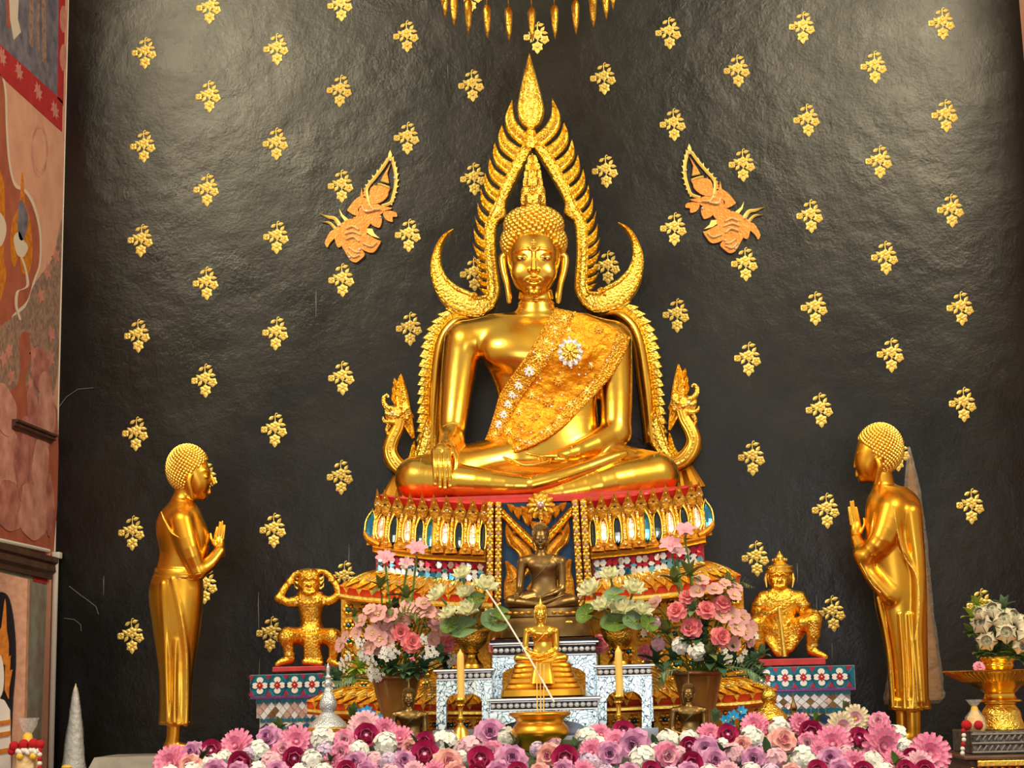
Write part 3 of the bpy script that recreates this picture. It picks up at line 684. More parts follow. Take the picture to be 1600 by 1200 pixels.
# hands
def fingers(fd, roots, k=1.2):
    for r in roots: fd.chain(r, k, 4)
h1 = Field((664, 682, 40), (728, 778, 130), 0.85)
h1.chain([(705, 690, 50, 16), (699, 698, 66, 14.5), (692, 708, 80, 12)], 5); h1.ell((690.5, 708, 86), (16.5, 15, 12), 6); h1.ell((707, 708, 74), (7, 12, 8), 6)
for i, (a, b, e) in enumerate([(678.5, 679.5, 757), (686, 687.3, 762), (693.7, 695, 763), (701, 702.5, 760)]):
    h1.chain([(a, 706, 94, 4.6), (a+.2, 722, 105, 4.0), (b, 740, 108, 3.7), (b+.3, e, 106, 3.2)], 1.4, 4)
h1.chain([(708, 704, 82, 6.4), (713, 719, 94, 5), (711.5, 734, 100, 4.2), (708, 741, 101, 3.2)], 2.5, 4)
V, Fc = h1.nets(2); hand = sculpt('hand', V, Fc, 'gold_polished', bud, YB)
for b, e, w in [(680, 757, 106), (687.7, 762, 106), (695.4, 763, 106), (703, 760, 106)]:
    MB().ball(P(b, e-.8, YB-(w+2.6)*sB), 2.5*sB, 7, 5, (1, .5, 1.25)).build('fingernail', 'gold_trim', hand)
h2 = Field((780, 700, 60), (908, 734, 120), 0.85)
h2.chain([(905, 705, 62, 12), (885, 710, 76, 10.5), (862, 716, 90, 8.5)], 4); h2.ell((868, 718, 92), (22, 7, 13), 4)
for i, (dw, du, dv) in enumerate([(0, 0, 0), (6, 2, 1.8), (11, 6, 3.4), (15, 14, 4.6)]):
    h2.chain([(856, 719+dv*.4, 84+dw, 4.2), (832+du*.4, 723.5+dv*.4, 88+dw, 3.8), (808+du*.6, 723+dv*.6, 90+dw, 3.3), (787+du, 714.5+dv, 92+dw, 2.2)], 1.4, 4)
h2.chain([(868, 713, 100, 5.5), (848, 713, 106, 3.8), (832, 710.5, 106, 2.8), (822, 708, 104, 2)], 2.5, 4)
V, Fc = h2.nets(2); sculpt('hand', V, Fc, 'gold_polished', bud, YB)
def surf_line(pts, r, name='robe_seam', parent=bud, F_=None, n=6, material='gold_trim', lift=.3):
    F_ = F_ or BODY; q = smooth_pts(pts, n); w = F_.front(q[:, 0], q[:, 1])
    ok = ~np.isnan(w); q = q[ok]; w = w[ok]
    ws = np.convolve(np.r_[w[0], w[0], w, w[-1], w[-1]], np.ones(5)/5, 'valid')
    return MB().tube([P(a, b, YB-(c+lift)*sB) for (a, b), c in zip(q, ws)], r*sB, 6).build(name, material, parent)
surf_line([(658, 716), (655, 735), (656, 760), (663, 776)], .9); surf_line([(1022, 711), (1025, 730), (1024, 752), (1018, 770)], .9)
surf_line([(846, 763), (845, 772), (846, 784)], .8); surf_line([(829, 746), (832, 757), (829, 768)], .8)
surf_line([(692, 666), (708, 661), (726, 668)], 1.1); surf_line([(738, 532), (742, 545), (741, 553)], .9)
surf_line([(872, 612), (880, 640), (890, 664), (900, 684)], .8); surf_line([(930, 615), (932, 640), (934, 664)], .7)
surf_line([(893, 697), (896, 706), (899, 714)], .9)

# ------------------------------------------------------------------ the sash laid over the shoulder
tf_ = Field((700, 474, -70), (1000, 740, 100), 3.0); seated_body(tf_, 'touch', arms=True, legs=False)
sash = empty('ceremonial_sash', P(845, 712, 9.1), 'embroidered orange gold sash draped diagonally over the large Buddha', 'sash')
mat('sash_cloth', (0.92, 0.42, 0.01), 0.55, 0.36, col2=(0.8, 0.26, 0.0), nscale=16, bump=('noise', 22, 0.8, 0.03))
mat('sash_lace', (0.95, 0.55, 0.07), 0.75, 0.38, col2=(0.72, 0.28, 0.01), nscale=60, bump=('vor', 110, 1.0, 0.012))
eA = smooth_pts([(870, 482), (851, 514), (828, 553), (800, 591), (783, 619), (772, 654), (760, 686), (744, 709)], 6)
eB = smooth_pts([(984, 526), (965, 570), (935, 609), (907, 637), (884, 661), (853, 684), (818, 701), (776, 714)], 6)
NS, NT = len(eA), 22
gu = np.array([[eA[i]*(1-j/NT)+eB[i]*(j/NT) for j in range(NT+1)] for i in range(NS)])
# the shoulder end follows the slope of the shoulder
for i in range(NS):
    fal = max(0, 1-i/7.)
    for j in range(NT+1):
        t = j/NT; gu[i, j, 1] -= fal*7*math.sin(math.pi*t)
gw = tf_.front(gu[..., 0], gu[..., 1]); bad = np.isnan(gw); gw = np.where(bad, np.nanmean(gw), gw)
for i in range(NS):
    good = np.where(~bad[i])[0]
    if len(good): gw[i] = np.interp(np.arange(NT+1), good, gw[i][good])
for it in range(60):
    g = np.pad(gw, 1, mode='edge'); gn = (g[:-2, 1:-1]+g[2:, 1:-1]+g[1:-1, :-2]+g[1:-1, 2:])/4
    gw = np.where(bad, gn, np.maximum(gn, gw) if it > 40 else gw*.5+gn*.5)
gw = np.maximum(gw, np.where(bad, gw, tf_.front(gu[..., 0], gu[..., 1])))+4.5
ii, jj = np.mgrid[0:NS, 0:NT+1]
gw = gw+1.2*np.sin(jj*.9+ii*.25)*np.clip((jj-2)/4, 0, 1)*np.clip((NT-2-jj)/4, 0, 1)
def sash_part(name, j0, j1, lift, material, ragged=0):
    rows = []
    for i in range(NS):
        r = []
        for j in np.linspace(j0, j1, max(3, int(abs(j1-j0)*1.0)+2)):
            jf = int(min(NT-1, max(0, math.floor(j)))); t = j-jf; p = gu[i, jf]*(1-t)+gu[i, jf+1]*t; w = gw[i, jf]*(1-np.clip(t, 0, 1))+gw[i, jf+1]*np.clip(t, 0, 1)
            r.append(P(p[0], p[1], YB-(w+lift)*sB))
        rows.append(r)
    o = MB(); o.grid(rows); ob = o.build(name, material, sash)
    md = ob.modifiers.new('solid', 'SOLIDIFY'); md.thickness = .006; md.offset = -1
    return ob
sash_part('cloth', 0, NT, 0, 'sash_cloth'); sash_part('lace_border', -.5, 5.4, 1.3, 'sash_lace'); sash_part('lace_border', NT-3.4, NT+.4, 1.3, 'sash_lace')
def sash_pt(s, t, lift):
    i = min(NS-1, max(0, s*(NS-1))); j = min(NT, max(0, t*NT)); i0 = int(min(NS-2, i)); j0 = int(min(NT-1, j)); a = i-i0; b = j-j0
    f = lambda G: (G[i0, j0]*(1-a)+G[i0+1, j0]*a)*(1-b)+(G[i0, j0+1]*(1-a)+G[i0+1, j0+1]*a)*b
    p = f(gu); return P(p[0], p[1], YB-(f(gw)+lift)*sB)
def rosette(R, n, material, cmat):
    o = MB()
    for j in range(n):
        q = 2*math.pi*j/n; d = Vector((math.cos(q), 0, math.sin(q))); n_ = Vector((-math.sin(q), 0, math.cos(q))); A = []; B = []
        for t_ in np.linspace(0, 1, 4):
            w = R*.32*math.sin(math.pi*(.2+.7*t_)); A.append(d*R*(.2+.8*t_)-n_*w); B.append(d*R*(.2+.8*t_)+n_*w)
        o.strip(A, B, [(0, 0), (.5, R*.18), (1, 0)], R*.05)
    return o.mesh('petal_ring', material), MB().ball((0, -R*.15, 0), R*.27, 8, 5).mesh('rosette_center', cmat)
RS = rosette(8.5*sB, 9, 'mirror_silver', 'gold_trim'); RG = rosette(8*sB, 8, 'gold_trim', 'mirror_silver'); RD = rosette(9*sB, 10, 'gold_ochre', 'gold_trim')
for s, t, kind in [(.20, .1, RG), (.28, .12, RG), (.36, .13, RS), (.45, .13, RS), (.53, .13, RS), (.60, .14, RS), (.67, .14, RS), (.74, .14, RS), (.81, .15, RG), (.88, .14, RG), (.12, .12, RG), (.05, .16, RG), (.1, .28, RG),
                   (.34, .52, RD), (.48, .6, RD), (.62, .62, RD), (.7, .5, RD), (.78, .6, RD), (.88, .5, RD), (.2, .72, RG), (.44, .86, RG), (.56, .88, RG), (.66, .9, RG), (.32, .9, RG), (.48, .36, RG), (.62, .34, RG), (.76, .36, RG), (.04, .62, RD)]:
    p = sash_pt(s, t, 3.2); a = link('rosette', kind[0], sash, p-base_of(sash)); a.rotation_euler = (0, random.uniform(0, 3), 0); link('rosette_center', kind[1], a)
    a.scale = [random.uniform(.75, 1.05)]*3
# large brooch
br = link('brooch', rosette(17*sB, 12, 'mirror_silver', 'gold_trim')[0], sash, sash_pt(.19, .42, 4)-base_of(sash))
r2 = rosette(20*sB, 12, 'mirror_silver', 'gold_trim'); br.data = r2[0]; br.scale = (1, 1, 1.15)
for R, n, y in [(14, 9, 4), (9.5, 8, 7), (6, 6, 9)]:
    a = link('brooch_petals', rosette(R*sB, n, 'gold_trim', 'gold_trim')[0], br, (0, -y*sB*.8, 0)); a.rotation_euler = (0, R, 0)
o = MB()
for j in range(60):
    p = sash_pt(random.uniform(.05, .97), random.choice([random.uniform(.0, .24), random.uniform(.85, .99), random.uniform(.3, .8)]), 3.0); o.ball(p, random.uniform(1, 2.2)*sB, 6, 4)
setp(o.build('beads', 'mirror_silver', sash), kind='stuff')
o = MB()
for tt in (-.01, .25, .845, 1.01):
    for s in np.linspace(0, 1, 90): o.ball(sash_pt(s, tt, 2.6), random.uniform(1.3, 2.4)*sB, 5, 4)
setp(o.build('edge_beading', 'sash_lace', sash), kind='stuff')

# ------------------------------------------------------------------ FLAME ARCH behind the statue
arch = empty('flame_arch', P(848, 786, YA), 'tall gilded flame arch with horned sides and serpent heads framing the large Buddha', 'arch')
def both(fn):
    fn(lambda u, v, Y=YA: P(u, v, Y)); fn(lambda u, v, Y=YA: MIR(P(u, v, Y)))
RIM = [(0, 0), (.06, .018), (.16, .024), (.22, .014), (.5, .022), (.78, .014), (.84, .024), (.94, .018), (1, 0)]
def resamp(pts, n):
    q = smooth_pts(pts, 8); d = np.r_[0, np.cumsum(np.linalg.norm(np.diff(q, axis=0), axis=1))]; t = np.linspace(0, d[-1], n)
    return np.stack([np.interp(t, d, q[:, i]) for i in range(q.shape[1])], 1)
def band2(name, ea, eb, pt, material='gold_carved', prof=RIM, n=24, thick=.05, parent=None, lift=0.0):
    A = [pt(*p)+Vector((0, -lift, 0)) for p in resamp(ea, n)]; B = [pt(*p)+Vector((0, -lift, 0)) for p in resamp(eb, n)]
    return MB().strip(A, B, prof, thick).build(name, material, parent or arch, True, .5)
# apex leaf
band2('apex_flame', [(827, 83), (821, 105), (815, 130), (810, 155), (808.5, 172), (813, 190), (826, 202)], [(827.4, 83), (834, 105), (841, 130), (847.5, 155), (850, 172), (845, 190), (833, 202)], lambda u, v: P(u, v, YA-.01))
band2('apex_knot', [(826, 200), (822, 206), (824, 212), (818, 220), (822, 232)], [(833, 200), (837, 206), (835, 212), (841, 220), (837, 232)], lambda u, v: P(u, v, YA-.02))
LEAF = [(0, 0), (.12, .014), (.25, .01), (.5, .026), (.75, .01), (.88, .014), (1, 0)]
tips = [(800, 157), (784, 196), (773, 223), (765, 248), (758, 271), (751, 295), (746, 317), (741.5, 337), (740, 357), (738, 379), (739, 399), (741, 417), (743, 433), (745.5, 447)]
roots = [(823, 222), (808, 246), (797, 268), (788, 289), (779, 312), (772, 334), (766, 353), (763, 370), (762, 388), (762, 406), (763, 421), (764.5, 435), (767, 448), (769, 458)]
tipsA = [np.array(t, float) for t in tips]+[np.array((749., 459.))]
rootA = [np.array(r, float) for r in roots]+[np.array((772., 470.))]
rb = [np.array((827., 211.))]+[(a+b)/2+np.array((4, 0)) for a, b in zip(rootA[:-1], rootA[1:])]
def side(pt):
    band2('arch_spine', [(829, 226), (812, 233), (797, 262), (784, 288), (775, 312), (766, 333), (757, 355), (756.5, 390), (759, 425), (761, 449), (757, 466), (748, 462)], [(831, 237), (826, 246), (812, 272), (801, 295), (790, 322), (792, 340), (778, 352), (775.5, 380), (777, 410), (781, 440), (782, 460), (775, 479)], pt, n=40, lift=.012)
    for i, (tp, rt) in enumerate(zip(tips, roots)):
        tp = tipsA[i]; tn = tipsA[i+1]; ra, rbn = rb[i], rb[i+1]; sp = np.linalg.norm(tn-tp)
        def inner(t0, r0): d_ = r0-t0; n_ = np.linalg.norm(d_); return t0+d_*.5+np.array((-.13*n_, .06*n_))
        C = inner(tp, ra); Cn = inner(tn, rbn); gx = 3.6 if i < 8 else 2.6
        band2('flame_tooth', [tuple(tp), tuple(tn+np.array((gx+1.2, -.28*sp))), tuple(tn*.45+Cn*.55+np.array((gx, -2.2))), tuple(Cn*.4+rbn*.6+np.array((gx*.8, -2.6))), tuple(rbn+np.array((6, -1)))], [tuple(tp+np.array((.6, .3))), tuple(tp*.5+C*.5+np.array((-.8, .6))), tuple(C), tuple(C*.4+ra*.6+np.array((-.8, .8))), tuple(ra+np.array((6, 1)))], pt, prof=LEAF, n=14, thick=.035)
    band2('crescent_horn', [(708.6, 358), (695, 366), (684, 379), (675, 400), (672, 418), (674, 436), (680, 456), (695, 478), (713, 491), (735, 498), (757, 496), (774, 481)], [(709, 359), (701, 367), (692, 382), (689, 400), (690, 413), (694, 424), (700, 434), (716, 447), (734, 455), (743, 462), (754, 462), (766, 458)], pt, n=36, lift=.006)
    band2('horn_curl', [(733, 470), (735, 462), (741, 458), (747, 462), (744, 468)], [(738, 470), (738, 466), (741, 463), (743, 465), (741, 469)], pt, n=10, lift=.02, thick=.02)
    # lower frame: scaled border, plain round moulding
    out_ = resamp([(712, 482), (694, 486), (674, 509), (663, 532), (658, 564), (656, 596), (655, 629), (654, 661), (653, 690)], 17); inn = resamp([(725, 494), (707, 494), (687, 514), (677, 537), (672, 567), (669, 597), (667, 635), (667, 664), (667, 690)], 17)
    for a, b, c, d in zip(out_[:-1], out_[1:], inn[:-1], inn[1:]):
        m_ = (a*.35+b*.65); dirv = (a-c)/np.linalg.norm(a-c)
        pts = [c, a+dirv*.5, m_+dirv*4.2, b*.92+a*.08, d]
        e_ = (b-a)*.1; f_ = (d-c)*.02
        MB().strip([pt(*(c+f_)), pt(*(c*.5+d*.5)), pt(*(d-f_))], [pt(*(a+e_*1.1-dirv*1.5)), pt(*(a*.5+b*.5+dirv*1)), pt(*(b+dirv*4.2))], [(0, .002), (.25, .012), (.6, .016), (.9, .012), (1, 0)], .03).build('border_scale', 'gold_carved', arch, True, .6)
    band2('round_moulding', [(725, 494), (707, 494), (687, 514), (677, 537), (672, 567), (669, 597), (667, 635), (667, 664), (666, 700)], [(745, 508), (728, 508), (708, 524), (700, 545), (697, 570), (695, 600), (692, 640), (690, 670), (688, 705)], pt, 'gold_polished', [(0, 0), (.08, .02), (.2, .038), (.35, .05), (.5, .054), (.65, .05), (.8, .038), (.92, .02), (1, 0)], n=30, lift=.0)
    # foot ornament and serpent head
    band2('foot_scroll', [(668, 652), (662, 668), (654, 690), (648, 712), (640, 728), (628, 738)], [(669, 653), (679, 668), (684, 684), (681, 702), (672, 718), (650, 742)], pt, lift=.03, n=18)
    band2('foot_scroll', [(648, 690), (644, 700), (640, 714), (634, 724)], [(649, 691), (651, 704), (650, 716), (646, 728)], pt, prof=LEAF, lift=.04, n=10)
    band2('seat_wing', [(618, 738), (610, 752), (602, 766), (597, 776)], [(640, 738), (640, 752), (640, 766), (640, 778)], pt, 'gold_satin', LEAF, n=8, lift=.02)
    o = MB(); q = resamp([(652, 738, 12), (632, 736, 15), (616, 722, 14.5), (609, 704, 13), (613, 686, 12), (621, 670, 11.5), (625, 655, 11)], 26)
    o.tube([pt(a, b, YA-.08) for a, b, r in q], [r*.0036 for a, b, r in q], 14, flat=.8); neck = o.build('serpent_neck', 'gold_polished', arch)
    for off in (-6.5, -2.2, 2.2, 6.5):
        qq = q[2:]; tg = np.gradient(qq[:, :2], axis=0); nn = np.stack([-tg[:, 1], tg[:, 0]], 1); nn /= np.linalg.norm(nn, axis=1)[:, None]
        pp = qq[:, :2]+nn*off; MB().tube([pt(a, b, YA-.08-.8*math.sqrt(max(0, (r*.0036)**2-(off*.0036)**2))) for (a, b), r in zip(pp, qq[:, 2])], .004, 5).build('neck_ridge', 'gold_trim', neck)
    for j in range(9):
        a, b, r = q[5+2*j]; MB().ball(pt(a, b, YA-.08-r*.0036*.8), .008, 6, 4).build('neck_scale', 'gold_trim', neck)
    hd = band2('serpent_head', [(602, 640), (604, 632), (612, 634), (622, 630), (634, 626)], [(604, 656), (610, 664), (620, 668), (634, 664), (646, 650)], lambda u, v: pt(u, v, YA-.07), 'gold_fine', [(0, 0), (.15, .03), (.5, .045), (.85, .03), (1, 0)], n=12, thick=.05)
    band2('serpent_crest', [(626, 585), (621, 596), (618, 614), (618, 632), (622, 650), (634, 672), (644, 686)], [(628, 585), (633, 600), (638, 620), (642, 645), (646, 668), (647, 678), (648, 684)], lambda u, v: pt(u, v, YA-.07), 'gold_fine', LEAF, n=18, lift=.01, thick=.04, parent=arch)
    q = resamp([(614, 640, 6.5), (606, 638, 5.5), (600, 630, 4.4), (600, 621, 3.4), (605, 617, 2.6), (607, 621, 2)], 16)
    MB().tube([pt(a, b, YA-.1) for a, b, r in q], [r*.0036 for a, b, r in q], 8).build('serpent_trunk', 'gold_fine', hd)
    q = resamp([(618, 660, 6), (606, 660, 4), (600, 657, 3), (598, 651, 1.4)], 8); MB().tube([pt(a, b, YA-.1) for a, b, r in q], [r*.0036 for a, b, r in q], 8).build('serpent_jaw', 'gold_fine', hd)
    q = resamp([(608, 664, 4), (604, 672, 3), (606, 680, 1.4)], 8); MB().tube([pt(a, b, YA-.1) for a, b, r in q], [r*.0036 for a, b, r in q], 8).build('serpent_beard', 'gold_fine', hd)
    for u, v, r in [(613, 645, 3.2), (622, 650, 4), (630, 644, 4), (626, 636, 3), (636, 654, 4)]:
        MB().ball(pt(u, v, YA-.115), r*.0036, 8, 5).build('head_boss', 'gold_trim' if u != 613 else 'mirror_silver', hd)
    for j, (u, v) in enumerate([(619, 600), (617, 612), (616, 624)]):
        band2('crest_leaf', [(u-3, v-9), (u-5, v), (u, v+8)], [(u-2, v-9), (u+3, v-2), (u+6, v+6)], lambda a, b: pt(a, b, YA-.085), 'gold_fine', LEAF, n=6, thick=.02)
both(side)
# ================================================================== THE THRONE
thr = empty('mirrored_throne', P(848, 1150, 8.9), 'tiered gold throne inlaid with mirror windows and red edges under the large Buddha', 'throne')
thr.location.z = 1.2
def lerp(a, b, t): return a+(b-a)*t
def pw(x, xs, ys): return float(np.interp(x, xs, ys))
def W1(s, t, lift=0.0):
    """lotus tier of the left wing; s outer->inner, t top->bottom"""
    u = lerp(lerp(594, 761, s), lerp(580, 759, s), t) - (1-s)*5*math.sin(math.pi*t)
    v = lerp(pw(s, [0, .25, .5, 1], [773, 778, 781.5, 787]), pw(s, [0, .25, .5, 1], [853, 860, 865, 869]), t)
    Y = pw(s, [0, .49, .53, 1], [8.93, 8.91, 8.86, 8.84]) - pw(t, [0, .15, .35, .7, .88, 1], [.01, -.02, -.02, .03, .05, .02])
    return P(u, v, Y-lift)
SIDES = (lambda p: Vector(p), MIR)
SS = np.linspace(0, 1, 29)
for M_ in SIDES:
    o = MB(); rows = []
    for t in np.linspace(0, 1, 13):
        r = [M_(W1(s, t)) for s in SS]; p = W1(0, t); r.insert(0, M_((p.x+.03, 9.6, p.z))); rows.append(r)
    o.grid(rows); top = [r_ for r_ in rows[0]]; o.build('lotus_tier', 'gold_ochre', thr)
    # red top edge
    rows = [[M_(W1(s, t, l)) for s in SS] for t, l in [(-.01, -.3), (-.012, .004), (.02, .012), (.15, .014), (.16, .0)]]
    for r, t in zip(rows, [0]*5): r.insert(0, M_((W1(0, 0).x+.02, 9.6, W1(0, .0).z)))
    MB().grid(rows).build('red_edge', 'red_lacquer', thr)
    wins = [(603, 'mirror_pink'), (622, 'mirror_dark'), (642, 'mirror_pink'), (661, 'mirror_dark'), (677, 'mirror_blue'), (698.5, 'mirror_pink'), (719, 'mirror_dark'), (739, 'mirror_pink'), (755, 'mirror_dark'), (587.5, 'mirror_blue')]
    for u, wm in wins:
        s = (u-590)/(760-590); hw = (4.6 if u < 745 else 3.2)*.0036; hw = hw*(1.25 if u < 590 else 1)
        ctr = [W1(s, t, .006) for t in np.linspace(.33 if wm != 'mirror_pink' else .36, .93 if wm != 'mirror_pink' else .84, 10)]
        sh = np.linspace(0, 1, 10); wd = [hw*min(1, (x/.28)**.8 if x < .28 else 1)*(1 if x < .75 else 1-.75*((x-.75)/.25)**1.5)+.0006 for x in sh]
        A = [M_(c+Vector((-w, 0, 0))) for c, w in zip(ctr, wd)]; B = [M_(c+Vector((w, 0, 0))) for c, w in zip(ctr, wd)]
        MB().strip(A, B, [(0, 0), (.5, .006), (1, 0)], .01).build('mirror_window', wm, thr, False)
        fr = [M_(c+Vector((-w-.004, -.008, 0))) for c, w in zip(ctr, wd)][::-1]+[M_(ctr[0]+Vector((0, -.008, .016)))]+[M_(c+Vector((w+.004, -.008, 0))) for c, w in zip(ctr, wd)]
        MB().tube(fr, .0038, 6).build('window_frame', 'gold_trim', thr)
    for j, u in enumerate([587.5, 603, 622, 642, 661, 679, 698.5, 719, 739, 756]):
        s = max(0.01, (u-590)/170); c = W1(s, .165, .022); h = .066; w = .031 if 590 < u < 750 else .022
        A = [M_(c+Vector((-w*a, -b-.6*max(0, z), z))) for a, b, z in [(0.03, 0, h*1.12), (.38, .003, h*.62), (.72, .004, h*.2), (1, .006, -h*.1), (.7, .004, -h*.45), (.55, .003, -h*.75), (.3, 0, -h*1.0)]]
        B = [M_(c+Vector((w*a, -b-.6*max(0, z), z))) for a, b, z in [(0.03, 0, h*1.12), (.38, .003, h*.62), (.72, .004, h*.2), (1, .006, -h*.1), (.7, .004, -h*.45), (.55, .003, -h*.75), (.3, 0, -h*1.0)]]
        lf = MB().strip(A, B, [(0, 0), (.5, .009), (1, 0)], .015).build('leaf_finial', 'gold_ochre', thr, False)
        MB().ball(M_(c+Vector((0, -.012, 0))), .009, 7, 5, (1, .6, 1.2)).build('gem', 'mirror_dark' if j % 3 else 'mirror_silver', lf)
        for a_, b_ in ((-.5, -.012), (.5, -.012), (0, .03)): MB().ball(M_(c+Vector((w*a_, -.012-.75*max(0, b_), b_))), .005, 6, 4, (1, .6, 1.3)).build('leaf_bead', 'gold_trim', lf)
    for j, u in enumerate(np.linspace(595, 750, 9)):
        # carved uprights between the windows, with studs
        pass
    ups = [594.5, 612.5, 632, 651.5, 669.5, 688, 708.5, 729, 748]
    for u in ups:
        s = (u-590)/170
        A = [M_(W1(s, t, .008)+Vector((-.011, 0, 0))) for t in np.linspace(.3, .9, 9)]; B = [M_(W1(s, t, .008)+Vector((.011, 0, 0))) for t in np.linspace(.3, .9, 9)]
        up_ = MB().strip(A, B, [(0, 0), (.2, .008), (.5, .004), (.8, .008), (1, 0)], .012).build('carved_upright', 'gold_leaf', thr)
        for t in np.linspace(.36, .84, 6): MB().ball(M_(W1(s, t, .016)), .0056, 6, 4, (1.2, .7, 1.2)).build('stud', 'gold_trim' if int(t*100) % 2 else 'mirror_silver', up_)
    for j, u in enumerate([592, 612, 632, 651, 669, 688, 708, 729, 748]):
        s = (u-590)/170; c = W1(s, .9, .02); w = .032
        out = [M_(c+Vector((w*a, 0, .05*b))) for a, b in [(-1, -.42), (-.9, -.05), (-.5, .18), (-.25, .42), (0, .72), (.25, .42), (.5, .18), (.9, -.05), (1, -.42)]]
        pt_ = MB().prism(out, (0, .03, 0)).build('lotus_scallop', 'gold_orange', thr, False)
        MB().ball(M_(c+Vector((0, -.002, .0))), .011, 8, 5, (1.2, .6, 1)).build('scallop_boss', 'gold_ochre', pt_)
        MB().ball(M_(c+Vector((0, -.008, .0))), .0045, 6, 4).build('stud', 'mirror_silver', pt_)
    # upturned corner flick
    q = resamp([(592, 852, 5), (580, 846, 5), (572, 838, 4), (569, 829, 1.2)], 10); MB().tube([M_(P(a, b, 8.86)) for a, b, r in q], [r*.0036 for a, b, r in q], 8).build('corner_flick', 'gold_orange', thr)
    # gold band
    def Wb(s, dv, lift): p = W1(s, 1.0); return P(lerp(582, 759, s), pw(s, [0, .25, .5, 1], [853, 860, 865, 869])+dv, 8.88-.06*s-lift)
    rows = [[M_(Wb(s, dv, l)) for s in SS] for dv, l in [(-2, -.02), (-1, .03), (2, .045), (6, .04), (9, .03), (10, -.05)]]
    for r, z in zip(rows, range(6)): r.insert(0, M_((Wb(0, 0, 0).x+.01, 9.5, base_of(thr).z*0+Wb(0, [-2, -1, 2, 6, 9, 10][z], 0).z)))
    MB().grid(rows).build('gold_band', 'gold_trim', thr)
    # mirrored bands: core and lozenges
    rows = [[M_(Wb(s*.97+.03, dv, -.03)) for s in SS] for dv in (8, 48)]
    for r in rows: r.insert(0, M_((r[0].x if M_ is SIDES[0] else 2*XC-r[0].x, 9.5, r[0].z)))
    MB().grid(rows).build('band_core', 'red_paint', thr, False)
    for row, dv0, hh, cols in [(0, 17, 5.2, ['mirror_silver', 'mirror_red', 'mirror_silver', 'mirror_red', 'mirror_pink']), (1, 25.5, 3.2, ['mirror_silver', 'mirror_red', 'mirror_lightblue']), (2, 34, 6.4, ['mirror_silver', 'mirror_blue', 'mirror_silver', 'mirror_lightblue', 'mirror_silver']), (3, 43.5, 4.2, ['mirror_red', 'mirror_pink', 'mirror_red', 'mirror_silver'])]:
        nz = 18
        for j in range(nz):
            s = .04+.94*(j+.5)/nz; c = Wb(s, dv0, .0); w = (759-582)/nz*.55*.0036
            out = [c+Vector((-w, 0, 0)), c+Vector((-w*.4, -.004, hh*.0034)), c+Vector((w*.4, -.004, hh*.0034)), c+Vector((w, 0, 0)), c+Vector((w*.4, -.004, -hh*.0034)), c+Vector((-w*.4, -.004, -hh*.0034))]
            out = [M_(p) for p in out]; tl = random.uniform(-.006, .006); out[1].y += tl; out[4].y -= tl
            MB().prism(out, (0, .012, 0)).build('mirror_lozenge', cols[(j*2+row+int(random.random()*1.6)) % len(cols)], thr, False)
    # lower roofed tiers
    for (ut, ub, vt, vb, Yt, Yb2, nlf, core, YK) in [((600, 764), (529, 770), (890, 906), (921, 932), 8.95, 8.74, 13, (533, 766, 1082, 8.98), 9.5), ((560, 764), (478, 770), (1072, 1070), (1101, 1100), 8.75, 8.56, 13, (500, 766, 1175, 8.72), 8.855)]:
        def W2(s, t, lift=0.0):
            c = t**1.5 if False else t
            return P(lerp(lerp(*ut, s), lerp(*ub, s), c), lerp(lerp(*vt, s), lerp(*vb, s), t**1.35)-3.5*math.sin(math.pi*t)-(1-s)**8*5*t, lerp(Yt, Yb2, t**.8)-lift)
        rows = []
        for t in np.linspace(0, 1, 9):
            r = [M_(W2(s, t)) for s in SS]; p = W2(0, t); r.insert(0, M_((p.x+.02, YK, p.z))); rows.append(r)
        MB().grid(rows).build('tier_roof', 'gold_orange', thr)
        for rw, (t0, t1) in enumerate([(.02, .52), (.42, .98)]):
            for j in range(nlf):
                s = (j+.5+(.0 if rw else .5))/(nlf+.5); ds = .5/nlf
                A = []; B = []
                for x in np.linspace(0, 1, 6):
                    t = lerp(t0, t1, x); w = ds*(1.0 if x < .4 else 1-((x-.4)/.6)**1.4)+.002; A.append(M_(W2(max(0, s-w), t, .004+.012*x))); B.append(M_(W2(min(1, s+w), t, .004+.012*x)))
                lf = MB().strip(A, B, [(0, 0), (.15, .006), (.3, .002), (.5, .012), (.7, .002), (.85, .006), (1, 0)], .006).build('roof_leaf', 'gold_trim', thr, False)
                if rw: MB().ball(M_(W2(s, lerp(t0, t1, .45), .024)), .008, 6, 4, (1, .7, 1)).build('gem', 'mirror_pink', lf)
        def Wf(s, dv, lift): return P(lerp(ub[0]+2, ub[1], s), lerp(*vb, s)+dv-(1-s)**8*5, Yb2-lift)
        def skirt(name, spec, material):
            rows = [[M_(Wf(s, dv, l)) for s in SS] for dv, l in spec]
            for r, (dv, l) in zip(rows, spec): r.insert(0, M_((Wf(0, dv, 0).x+.01, YK, Wf(0, dv, 0).z)))
            MB().grid(rows).build(name, material, thr)
        skirt('red_fascia', [(-3, -.03), (0, .0), (6, -.01), (11, -.02)], 'red_lacquer')
        skirt('gold_band', [(9, -.05), (9.5, .008), (12, .018), (16, .018), (19, .008), (20, -.08)], 'gold_trim')
        for j in range(12):
            s = (j+.5)/12; w = .035; c = Wf(s, 1, .004); lf = MB().prism([M_(c+Vector((-.45*w, 0, .004))), M_(c+Vector((.45*w, 0, .004))), M_(c+Vector((0, 0, -.026)))], (0, .012, 0)).build('fascia_tooth', 'gold_ochre', thr, False)
        cu, cu1, vbot, Yc = core; v0 = vb[0]+14
        A = [M_(P(u, v, Yc)) for u, v in ((cu, v0), (cu1, v0+8))]; B = [M_(P(u, vbot, Yc)) for u in (cu, cu1)]
